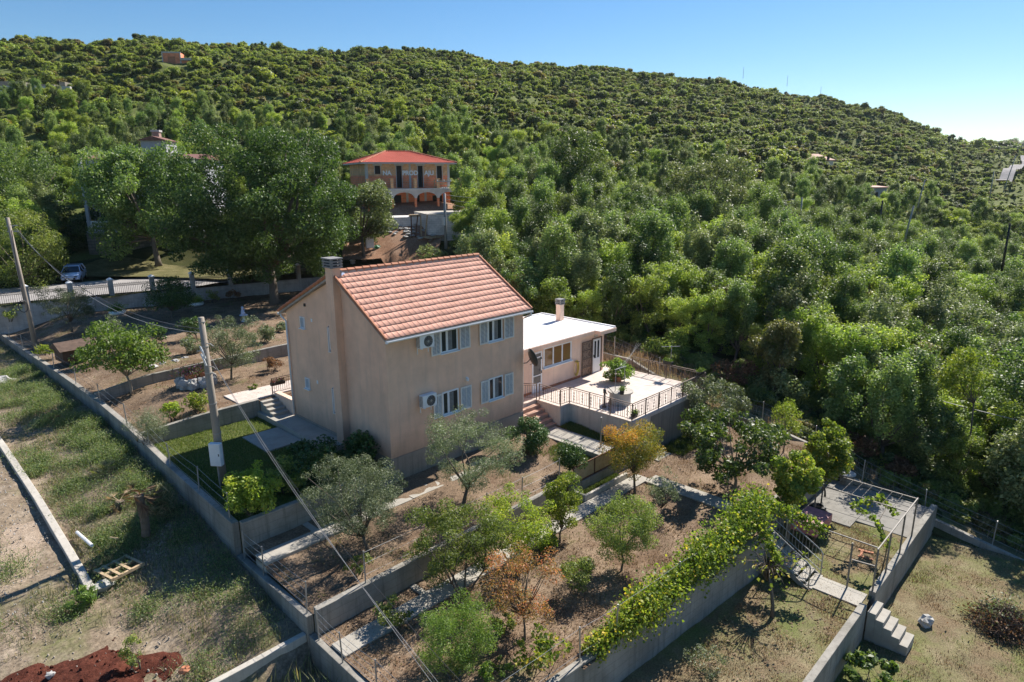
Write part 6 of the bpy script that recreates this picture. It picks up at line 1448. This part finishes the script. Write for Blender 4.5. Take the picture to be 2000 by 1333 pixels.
# ---------------------------------------------------------------- steel pergola over the lowest terrace
pg = thing('pergola', 'bare steel pergola frame with wire grid above the lowest terrace', 'pergola', (0,0,0))
PZ = -1.88
for x, y, zb in ((10.5,-16.97,-3.7),(12.2,-16.97,-3.7),(14.2,-16.97,-3.7),(16.1,-16.97,-3.7),(10.3,-16.1,-3.95),(10.62,-13.5,-3.95),(14.55,-13.2,-3.95),(16.1,-13.0,-3.95)):
    mb = MB(); mb.bar((x,y,zb-.05),(x,y,PZ-.03),.06); mb.build('post', M['frame_steel'], pg)
for q in (((10.4,-16.97,PZ),(16.2,-16.97,PZ)),((10.55,-16.94,PZ),(10.55,-13.3,PZ)),((14.5,-16.94,PZ),(14.5,-12.7,PZ)),((16.1,-16.94,PZ),(16.1,-12.6,PZ)),((10.3,-16.1,PZ-.75),(10.45,-16.95,PZ-.75))):
    mb = MB(); mb.bar(*q, .042); mb.build('beam', M['frame_steel'], pg)
mb = MB()
for k in range(9): y = -16.4+.42*k; mb.tube([(14.5,y,PZ+.03),(16.1,y,PZ+.03)], .012, 4)
for k in range(3): x = 14.9+.4*k; mb.tube([(x,-16.94,PZ+.05),(x,-12.7,PZ+.05)], .012, 4)
for k in range(3): x = 11.4+1.0*k; mb.tube([(x,-16.94,PZ+.03),(x,-13.4,PZ+.0)], .008, 4)
mb.build('wire_grid', M['frame_steel'], pg)
t = thing('covered_table', 'table covered with pink oilcloth under the vine', 'table', (13.3,-13.55,-3.95))
mb = MB(); mb.box(-.95,-.55,.96,.95,.55,1.0); mb.build('tabletop', M['pink'], t)
mb = MB()
for a, c, d_, e in ((-.955,-.555,.955,-.551),(-.955,.551,.955,.555),(-.957,-.55,-.953,.55),(.953,-.55,.957,.55)): mb.box(a,c,.58,d_,e,.985)
mb.build('oilcloth', M['pink'], t)
for x in (-.85,.85):
    for y in (-.45,.45): mb = MB(); mb.bar((x,y,0),(x,y,.96),.07); mb.build('leg', M['wood_dark'], t)
t = thing('barbecue_hearth', 'low square of orange bricks laid on the grass as a hearth', 'hearth', (13.4,-15.9,-3.95), .25); t.scale = (.5,.5,.5)
g = rng_of(5)
for x0, y0, nx, ny in ((-.7,-.55,1,5),(.45,-.55,1,5),(-.45,.25,4,1)):
    for i in range(nx):
        for j in range(ny): mb = MB(); a = g.normal()*.02; mb.box(x0+.24*i+a,y0+.24*j,-.02,x0+.24*i+.22+a,y0+.24*j+.21,.14); mb.build('brick', M['terracotta'], t)
t = thing('tank_lid', 'round grey tank lid on the slope above the concrete slab', 'lid', (20.04,-12.93,-3.35)); mb = MB(); mb.tube([(0,0,-1.0),(0,0,0)], [.34,.34], 22); mb.build('tank', M['terrace_side'], t); mb = MB(); mb.tube([(0,0,.002),(0,0,.05),(0,0,.09)], [.42,.42,.34], 26); mb.build('lid', M['raw'], t)
t = thing('old_tyres', 'heap of old dark tyres and scrap under the pergola grid', 'tyres', (15.6,-13.2,-3.9))
for x, y, z, s in ((0,0,.1,.32),(.5,.35,.1,.3),(-.45,.3,.1,.3),(.1,.2,.3,.28)):
    mb = MB(); mb.tube([(x+s*math.cos(a), y+s*math.sin(a), z) for a in np.linspace(0, 6.283, 19)], .1, 7); mb.build('tyre', M['dark'], t)
def rock(label, loc, r, seed, mat='stone', group=None, rz=0):
    mb = MB(); mb.rock((0,0,r[2]*.5), r, seed); o = mb.build('rock', M[mat], None, bevel=0); o.location = loc; o.rotation_euler = (0,0,rz); return tag(o, label, 'rock', group)
rock('grey boulder lying alone on the lowest lawn', (12.0,-18.65,-5.2), (.29,.24,.24), 4)
rock('pale limestone boulder at the left edge of the weedy plot', (-9.50,29.12,-0.75), (.75,.5,.4), 6)
rock('flat grey boulder beside the wooden pallet', (-11.16,1.77,-1.78), (.45,.32,.16), 7)
rock('white stone on the dark red earth', (-13.37,-1.43,-2.10), (.14,.1,.1), 8)
rock('reddish stone near the pale new wall', (-10.46,-3.83,-2.30), (.16,.12,.12), 9, 'terracotta')
t = thing('brush_pile', 'heap of dead twigs and cuttings on the lowest lawn', 'brush pile', (14.0,-21.0,-5.2)); g = rng_of(12); mb = MB()
for k in range(420):
    a = g.uniform(0, 6.28); r = g.uniform(0, 1.0)**.6*1.25; h = max(0, .75*(1-r/1.3)+g.normal()*.1); p = Vector((r*math.cos(a), r*math.sin(a), h)); d = Vector((g.normal(), g.normal(), g.normal()*.35)).normalized()*g.uniform(.2,.6)
    mb.tube([p-d, p, p+d], [.008,.012,.004], 4)
mb.build('twigs', M['wood_dark'], t); P = np.stack([g.normal(0,.6,1400), g.normal(0,.6,1400), np.abs(g.normal(.25,.22,1400))], 1); V, F = leaf_quads(g, P, .11, .5); mesh_np('dead_leaves', V, F, L['dry'], t, g.random(1400)*.7); P = np.stack([g.normal(.3,.5,800), g.normal(.2,.4,800), .3+np.abs(g.normal(.2,.2,800))], 1); V, F = leaf_quads(g, P, .1, .5); mesh_np('green_shoots', V, F, L['greygreen'], t, g.random(800)*.7)
# ---------------------------------------------------------------- upper garden things
t = thing('kennel', 'low dark brown wooden kennel between the upper garden shrubs', 'kennel', (-5.6,27.4,.55), .12)
mb = MB(); mb.box(-.9,-.7,0,1.1,.7,.8); mb.build('wall', M['wood_dark'], t)
mb = MB(); mb.prof([(-.95,.78),(.95,.78),(0,1.25)], 'x', -1.1, 1.3); mb.build('roof', M['wood_dark'], t); mb = MB(); mb.box(-.25,-.72,.05,.45,-.703,.6); mb.build('door_opening', M['dark'], t)
t = thing('fallen_roof', 'dark brown board shelter beside the kennel', 'shelter', (-3.0,28.2,.7), .1); mb = MB(); mb.box(-.9,-.6,0,.9,.6,.42); mb.build('wall', M['wood_dark'], t); mb = MB(); mb.prof([(-.75,.42),(.75,.42),(.75,.5),(-.75,.62)], 'x', -1.05, 1.05); mb.build('roof', M['wood_dark'], t)
for lab, loc, s in (('white painted tyre planter with a green clump by the road wall', (.63,40.4,.75), 31), ('white painted tyre planter in the shade near the big oak', (6.9,39.5,.75), 32)):
    t = thing('tyre_planter', lab, 'planter', loc, 0, 'white tyre planters'); mb = MB(); mb.tube([(.5*math.cos(a), .5*math.sin(a), .16) for a in np.linspace(0, 6.283, 21)], .16, 8); mb.build('tyre', M['white'], t, smooth=True)
    g = rng_of(s); P = np.stack([g.normal(0,.3,900), g.normal(0,.3,900), .3+np.abs(g.normal(0,.28,900))], 1); V, F = leaf_quads(g, P, .12); mesh_np('foliage', V, F, L['bright' if s == 31 else 'yellowgreen'], t, g.random(900)*.7)
t = thing('garden_statue', 'pale blue and white garden statue under the big oak', 'statue', (6.3,28.3,1.0))
mb = MB(); mb.tube([(0,0,0),(0,0,.08),(0,0,.12),(0,0,.45),(0,0,.5),(0,0,.56)], [.22,.2,.12,.1,.3,.32], 14); mb.build('basin', M['blue_white'], t, smooth=True)
mb = MB(); mb.tube([(-.05,0,.56),(-.05,0,.7),(-.05,0,.9),(-.05,0,1.0),(-.05,0,1.06),(-.05,0,1.16),(-.05,0,1.24)], [.16,.14,.12,.06,.09,.1,.03], 12); mb.tube([(-.05,.1,.9),(.1,.16,.85),(.2,.1,.95)], .035, 6); mb.tube([(-.05,-.1,.9),(.02,-.2,.75),(.1,-.12,.68)], .035, 6); mb.build('figure', M['blue_white'], t, smooth=True)
t = thing('stone_flower_bed', 'round bed of grey boulders planted with red and purple flowers', 'flower bed', (-2.2,15.9,.45)); g = rng_of(21)
for k in range(9):
    a = 6.283*k/9; mb = MB(); mb.rock((.8*math.cos(a), .65*math.sin(a), .22), (.36,.32,.36), 40+k); mb.build('boulder', M['stone'], t)
mb = MB(); mb.tube([(0,0,0),(0,0,.5)], [.75,.7], 14); mb.build('earth', M['wood_dark'], t)
for x in (-.35, .4): mb = MB(); mb.box(x-.3,-.35,.5,x+.3,-.1,.75); mb.build('trough', M['terracotta'], t)
P = np.stack([g.normal(0,.5,1500), g.normal(0,.35,1500), .72+np.abs(g.normal(0,.2,1500))], 1); V, F = leaf_quads(g, P, .09); mesh_np('flowers', V, F, L['flower'], t, np.clip(g.normal(.35,.35,1500),0,1))
for i, (x, y, s) in enumerate(((-3.3,19.6,.3),(-2.6,19.9,.26),(-1.9,19.8,.32),(-1.2,20.1,.25))): rock('small pale edging stone above the terrace wall', (x,y,1.0), (s,s*.8,.12), 60+i, 'stone', 'edging stones above the terrace wall', i)
rock('small upright pale stone on the upper terrace beside the house', (3.48,20.54,1.20), (.14,.12,.3), 65)
tag(MB().tube([(0,0,0),(1.6,.3,.35)], .03, 6).build('stick', M['wood']), 'pale stick leaning in the upper garden bed', 'stick').location = (-2.2,26.0,.95)
# ---------------------------------------------------------------- weedy plot
t = thing('pallet', 'broken wooden pallet lying on the weedy ground', 'pallet', (-10.45,2.06,-1.48), .25)
for y in (-.5,0,.5): mb = MB(); mb.box(-.6,y-.05,0,.6,y+.05,.1); mb.build('bearer', M['wood'], t)
for x in (-.55,-.27,.1,.52): mb = MB(); mb.box(x-.05,-.55,.102,x+.05,.55,.125); mb.build('slat', M['wood'], t)
for lab, a, c, r in (('short white pipe lying in the weeds beside the kerb', (-10.95,5.35,-1.12), (-10.82,3.84,-1.12), .06), ('thin pale batten lying in the tall weeds', (-10.12,10.11,-0.72), (-8.99,9.00,-0.72), .035), ('short pale stick by the dead palm', (-10.19,3.96,-1.10), (-9.99,3.65,-1.10), .03)):
    mb = MB(); mb.tube([a, c], r, 8); tag(mb.build('stick', M['white'] if r > .05 else M['wood']), lab, 'pipe' if r > .05 else 'stick')
def palm(label, loc, h, nf, L_, lm, seed, dead=False, group=None):
    t = thing('palm', label, 'palm', loc, 0, group); g = rng_of(seed)
    if h > .2:
        mb = MB(); z = np.linspace(-.1, h, 14); mb.tube([(.03*math.sin(q*3),0,q) for q in z], [.15+.02*(k%2) for k in range(14)], 10); mb.build('trunk', M['bark'], t)
    V = []; F = []; b_ = 0
    for k in range(nf):
        a = 6.283*k/nf+g.normal()*.25; el = g.uniform(-1.0,.8) if dead else g.uniform(.2,1.3); d = np.array([math.cos(a)*math.cos(el), math.sin(a)*math.cos(el), math.sin(el)]); l_ = L_*g.uniform(.7,1.2); base = np.array([0,0,h]); pq = base+d*l_*.5; sw = np.array([-math.sin(a), math.cos(a), 0])*.018; V += [base-sw, base+sw, pq+sw*.7, pq-sw*.7]; F.append((b_,b_+1,b_+2,b_+3)); b_ += 4
        for j in range(16):
            f = (j+1)/16; drop = f*f*l_*(.55 if dead else .3); fan = (j/15-.5)*2.2; s_ = np.array([-math.sin(a), math.cos(a), 0]); q = base+d*l_*.5; tip = q+(d*math.cos(fan)+s_*math.sin(fan))*l_*.5-np.array([0,0,drop*.5]); wv = s_*math.cos(fan)*.016+np.array([0,0,.01])
            V += [q-wv*.4, q+wv*.4, (q+tip)/2+wv, tip]; F.append((b_,b_+1,b_+2,b_+3)); b_ += 4
    mesh_np('fronds', np.array(V), np.array(F), L[lm], t, g.random(len(F))); return t
palm('dead palm with brown drooping fan leaves on a short trunk', (-9.19,3.10,-1.00), 1.6, 20, .75, 'dry', 31, True)
palm('withered low palm beside the dead palm trunk', (-9.22,6.02,-0.95), .25, 9, .75, 'straw', 32, True)
palm('withered palm clump left in the tall weeds', (-8.71,17.52,-0.60), .3, 10, .9, 'straw', 33, True)
palm('small upright green yucca in the weeds', (-8.90,9.13,-0.72), .1, 12, .7, 'grass', 34)
shrub('reed_clump', 'bright green reed clump right of the dead palm', 'grass clump', (-8.16,4.21,-0.92), (0,0,.5), (.55,.6), 'grass', 900, .5, 16, .5, seed=75, aspect=.06, up=-.2)
shrub('fern', 'bright green fern like weed near the pallet', 'weed', (-11.88,1.23,-1.85), (0,0,.25), (.6,.3), 'bright', 700, .2, 16, .45, seed=76, aspect=.2)
shrub('sapling', 'leafy sapling growing at the edge of the red earth', 'shrub', (-11.43,-2.54,-2.25), (0,0,.55), (.3,.6), 'apple', 700, .08, 18, .4, seed=77)
# grass, weeds, litter: one mass each
g = rng_of(88)
def field(name, label, n, xr, yr, dens, zf, h, w_, mat, lean=.6, tint=(.4,.25), clusters=None, kind='grass'):
    if clusters is None: x = g.uniform(*xr, n); y = g.uniform(*yr, n)
    else:
        k = g.integers(0, len(clusters), n); c = np.array(clusters)
        x = c[k,0]+g.normal(size=n)*c[k,2]; y = c[k,1]+g.normal(size=n)*c[k,2]
    ok = (x > xr[0]) & (x < xr[1]) & (y > yr[0]) & (y < yr[1])
    if dens is not None: ok &= dens(x, y) > g.random(n)
    x, y = x[ok], y[ok]; V, F = blades(g, np.stack([x, y, zf(x, y)-.02], 1), h, w_, lean)
    o = blade_mesh(name, V, F, L[mat], np.clip(g.normal(tint[0], tint[1], len(x)), 0, 1)); o['kind'] = 'stuff'; o['label'] = label; o['category'] = kind; return o
def wn(x, y, s=1.0): return .5+.35*np.sin(x*1.1*s+np.sin(y*.9*s)*1.4)*np.sin(y*.8*s+np.sin(x*.7*s))+.25*np.sin(x*3.1*s+y*1.7)*np.sin(y*2.9*s-x*1.3)
ZV = lambda x, y: zleft(x, y)+.05
field('tall_weeds', 'tall green and straw coloured weeds over the vacant plot', 110000, (-11.2,-7.2), (-4.6,45), lambda x, y: np.clip(wn(x*1.6,y*1.6)*2.0-.7-.7*sstep(2.5,-1,y), .02, 1), ZV, .15, .014, 'grass', 1.1, (.55,.28))
field('tall_weeds', 'sparse dry weeds around the red earth', 34000, (-17,-7.2), (-4.6,3), lambda x, y: np.clip(wn(x+5,y,1.4)*1.3-.5, 0, 1)*(((x+13.6)/3.6)**2+((y+2.5)/2.6)**2 > 1), ZV, .2, .014, 'grass', .9, (.55,.25))
cl = [(-8.2+g.normal()*.5, g.uniform(1,22), g.uniform(.2,.5)) for k in range(26)]+[(g.uniform(-11.1,-7.6), g.uniform(1.5,32), g.uniform(.2,.5)) for k in range(70)]+[(-10.8,2.0,.35),(-13.2,4.6,.4),(-13.9,6.3,.35),(-8.0,-2.0,.4),(-7.6,.2,.4),(-8.4,-3.6,.5),(-9.0,-.6,.5),(-10.0,-3.9,.4),(-8.0,-1.0,.5),(-12.4,1.2,.35),(-10.4,-.3,.3),(-14.5,1.6,.3)]
field('weed_clumps', 'tall grassy weed clumps on the vacant plot', 9000, (-15,-7.15), (-4.7,30), None, ZV, .34, .016, 'grass', .9, (.4,.25), cl)
k_ = g.integers(0, len(cl), 125000); c_ = np.array(cl)[k_]; hh = np.abs(g.normal(0, .17, len(k_)))
P = np.stack([c_[:,0]+g.normal(size=len(k_))*c_[:,2], c_[:,1]+g.normal(size=len(k_))*c_[:,2], hh], 1); P[:,2] += ZV(P[:,0], P[:,1]); ok = (P[:,0] < -7.2) & (P[:,1] > -4.7); P = P[ok]
V, F = leaf_quads(g, P, .065, .38, .5); o = mesh_np('leafy_weeds', V, F, L['weed'], None, np.clip(.3+.3*hh[ok]+g.normal(size=len(P))*.22, 0, 1)); tag(o, 'leafy green weeds between the kerb and the long wall', 'weeds', kind='stuff')
field('dark_pit_weeds', 'weeds in the dark strip below the pale new wall', 500, (-11,-7.2), (-9,-5.2), None, ZV, .6, .03, 'grass')
field('lawn_grass', 'short green grass of the lawn beside the house', 42000, (-6.8,-.03), (.2,10.55), lambda x, y: 1-((x > -3.1) & (y > 5.6) & (y < 8.3))-1.0*(x > -1.2), lambda x, y: x*0-.41, .09, .018, 'lawn', .8)
field('lawn_grass', 'fresh green grass by the terrace foot path', 9000, (10.25,11.2), (-5.0,-1.1), None, lambda x, y: Z_F1(x, y)+.02, .12, .02, 'lawn', .8)
field('lawn_grass', 'green grass between the salmon steps and the panels', 5000, (7.0,8.7), (-4.9,-2.4), lambda x, y: wn(x, y, 2), lambda x, y: Z_F1(x, y)+.02, .12, .02, 'lawn', .8)
field('trough_grass', 'green grass in the sunken planting strip', 5000, (6.45,9.5), (-5.85,-5.35), None, lambda x, y: x*0-2.25, .14, .02, 'lawn', .8)
field('terrace_foot_grass', 'rough grass at the foot of the terrace side wall', 6000, (13.8,19), (-6.6,-5.2), None, lambda x, y: Z_F2(x, y), .2, .02, 'lawn', .8)
def dg(f, s, k=1.0): return lambda x, y: np.clip(wn(x, y, s)*1.6-f, 0, 1)*k
field('dry_grass', 'thin dry grass on the orchard earth', 42000, (-6.8,19.5), (-12.9,-5.4), dg(.25, .9), lambda x, y: np.where(y > vine_line(x)+.2, Z_F2(x, y), -9), .09, .018, 'straw', 1.2)
field('orchard_tufts', 'green grass tufts on the orchard earth', 20000, (-6.8,19.5), (-12.9,-5.3), dg(.95, 1.7), lambda x, y: np.where(y > vine_line(x)+.2, Z_F2(x, y), -9), .10, .018, 'lawn', 1.0)
field('front_tufts', 'grass tufts on the strip in front of the house', 16000, (-6.8,8.5), (-5.0,-1.85), dg(.8, 1.5), Z_F1, .09, .016, 'lawn', 1.0)
field('lower_dry_grass', 'dry and green grass on the pergola terrace', 36000, (-3,16), (-16.8,-13.4), dg(.35, 1.1), Z_F3, .08, .016, 'straw', 1.2)
field('lower_tufts', 'green tufts on the pergola terrace', 16000, (-3,16), (-16.8,-13.4), dg(.9, 1.3), Z_F3, .08, .016, 'lawn', 1.0)
field('bottom_dry_grass', 'dry grass on the lowest lawn', 52000, (2,20.1), (-25,-17.2), dg(.35, 1.0), Z_F4, .08, .016, 'straw', 1.2)
field('bottom_tufts', 'green patches on the lowest lawn', 30000, (2,20.1), (-25,-17.2), dg(.8, .8), Z_F4, .08, .016, 'lawn', 1.0)
field('upper_dry_grass', 'dry grass on the upper garden terraces', 36000, (-6.7,20), (10.9,42), dg(.5, .8), lambda x, y: np.where(y > 18.4, Z_T2(x, y), np.where(y < 18, Z_T1(x, y), -5)), .10, .022, 'straw', 1.2)
field('upper_tufts', 'green grass patches on the upper garden terraces', 26000, (-6.7,20), (10.9,42), dg(.85, .9), lambda x, y: np.where(y > 18.4, Z_T2(x, y), np.where(y < 18, Z_T1(x, y), -5)), .10, .022, 'lawn', 1.0)
field('edge_straw', 'tall dry straw along the edge of the wood', 9000, (20.5,24), (-26,9), dg(.55, .6), height, .55, .03, 'straw', .9)
field('side_straw', 'dry grass beside the terrace railing', 7000, (19.0,24), (-6,9), None, lambda x, y: np.where(x < 20.15, np.interp(y, [-6,-4.7,1.3,3.4,8],[-2.3,-1.8,.0,.0,.2])-.15, height(x, y)), .4, .025, 'straw', .9)
# fallen leaves and stones
def litter(name, label, n, xr, yr, zf, size, mat, dens=None):
    x = g.uniform(*xr, n); y = g.uniform(*yr, n)
    if dens is not None: k = dens(x, y) > g.random(n); x, y = x[k], y[k]
    V, F = leaf_quads(g, np.stack([x, y, zf(x, y)+.03], 1), size, .6, 3.0); o = mesh_np(name, V, F, L[mat], None, g.random(len(x))); o['kind'] = 'stuff'; o['label'] = label; o['category'] = 'leaves'
litter('fallen_leaves', 'dry fallen leaves under the orchard trees', 9000, (-6.8,19), (-12.0,-5.4), Z_F2, .07, 'dry', dg(.5, .8))
litter('fallen_leaves', 'dry fallen leaves on the pergola terrace', 1600, (0,16), (-16.7,-13.4), Z_F3, .09, 'dry', dg(.4, .8))
litter('fallen_leaves', 'dry fallen leaves in the upper garden', 6000, (-6,18), (11,41), lambda x, y: np.where(y > 18.3, Z_T2(x, y), Z_T1(x, y)), .09, 'dry', dg(.5, .7))
def stones(name, label, n, xr, yr, zf, smin, smax, mat, dens=None):
    mb = MB(); k = 0
    while k < n:
        x, y = g.uniform(*xr), g.uniform(*yr); k += 1
        if dens is not None and dens(np.array([x]), np.array([y]))[0] < g.random(): continue
        s = smin*(smax/smin)**(g.random()**2); z = float(zf(np.array([x]), np.array([y]))[0])
        q = [(x+s*g.uniform(.5,1)*math.cos(a), y+s*g.uniform(.5,1)*math.sin(a)) for a in (0,1.2,2.4,3.6,4.9)]
        h_ = z+s*.6; mb.add([(a,b_,z-.03) for a,b_ in q]+[(x+(a-x)*.6, y+(b_-y)*.6, h_*1.0) for a,b_ in q], [(9,8,7,6,5)[::-1]]+[(i,(i+1)%5,(i+1)%5+5,i+5) for i in range(5)])
    tag(mb.build(name, M[mat]), label, 'stones', kind='stuff')
stones('loose_stones', 'loose pale stones scattered over the vacant plot', 4200, (-15,-7.3), (-4.5,14), ZV, .012, .055, 'dusty_stone', dg(.4, 1.2))
stones('loose_stones', 'heap of rubble stones at the dead palm', 420, (-9.8,-8.2), (1.8,4.4), ZV, .02, .08, 'dusty_stone')
stones('red_clods', 'clods and pale stones on the red earth', 420, (-17,-10.2), (-4.8,.2), redz, .03, .12, 'redsoil', lambda x, y: (((x+13.6)/3.5)**2+((y+2.5)/2.5)**2 < 1)*1.0)
stones('red_pebbles', 'pale pebbles on the red earth', 70, (-15.6,-10.6), (-4.7,-.6), redz, .015, .045, 'dusty_stone')
stones('gravel_stones', 'small stones on the gravel track', 900, (-16,-11.7), (1,24), lambda x, y: zleft(x, y)+.07, .015, .05, 'stone')
stones('earth_clods', 'clods of dry earth in the orchard', 900, (-6.7,19), (-11.8,-5.4), Z_F2, .02, .07, 'clod', lambda x, y: (y > vine_line(x)+.3)*1.0)
stones('earth_clods', 'clods of dry earth in front of the house', 420, (-6.7,8.4), (-5,-1.9), Z_F1, .02, .06, 'clod')
stones('earth_clods', 'small stones in the upper garden', 500, (-6.5,12), (11,36), lambda x, y: np.where(y > 18.3, Z_T2(x, y), Z_T1(x, y)), .025, .09, 'clod', lambda x, y: ((y < 17.9) | (y > 18.5))*1.0)
# ---------------------------------------------------------------- undergrowth at the wood edge
UG = []
g = rng_of(99)
x = g.uniform(20.6, 30, 1500); y = g.uniform(-40, 16, 1500); s_, t_ = ut(x, y)
dens_ = 1-np.clip((x-21)/9, 0, .75); near_edge = (x < 24) & (y < 6)
ok = (g.random(1500) < dens_) & (t_ > 18) & ~((x < 23.0) & (y > -9)) & ~((x < 21.6))
x, y = x[ok], y[ok]
scatter('undergrowth', np.stack([x, y, height(x, y)-.1], 1), g.uniform(.22,.55, len(x)), g.uniform(0, 6.28, len(x)), BUSH, M['bark'], 'dark low undergrowth along the shaded edge of the wood')
for i, (bx, by_, s, lm) in enumerate(((24.2,.5,1.0,'wood2'),(25.0,-7.0,1.1,'wood3'),(24.0,8.0,1.0,'wood1'),(23.6,-12.5,.6,'dry'),(23.2,-14.5,.6,'dry'),(24.6,-4.0,.9,'dry'))):
    shrub('edge_bush' if lm != 'dry' else 'dry_bush', ['leafy light green bush at the wood edge behind the terrace','silvery bush at the wood edge right of the terrace','green bush behind the annex at the wood edge','heap of reddish brown dead branches below the wood','second heap of brown dead branches nearer the pergola','clump of brown dry brush beside the terrace slope'][i], 'shrub', (bx, by_, float(height(bx, by_))), (0,0,1.0*s), (1.6*s,1.1*s), lm, 1500, .17, 26, .4, seed=120+i)

# ---------------------------------------------------------------- thin summer haze
mb = MB(); mb.box(-3300, -3300, -13, 3300, 3300, 110)
hz = mb.build('haze', None); m = bpy.data.materials.new('haze'); m.use_nodes = True; n = m.node_tree; n.nodes.clear()
pv = n.nodes.new('ShaderNodeVolumePrincipled'); pv.inputs['Color'].default_value = (.80,.88,1.0,1); pv.inputs['Density'].default_value = .00006; pv.inputs['Anisotropy'].default_value = .2
mo = n.nodes.new('ShaderNodeOutputMaterial'); n.links.new(pv.outputs[0], mo.inputs['Volume']); hz.data.materials.append(m)
hz['kind'] = 'stuff'; hz['label'] = 'thin pale summer haze in the air'; hz['category'] = 'haze'
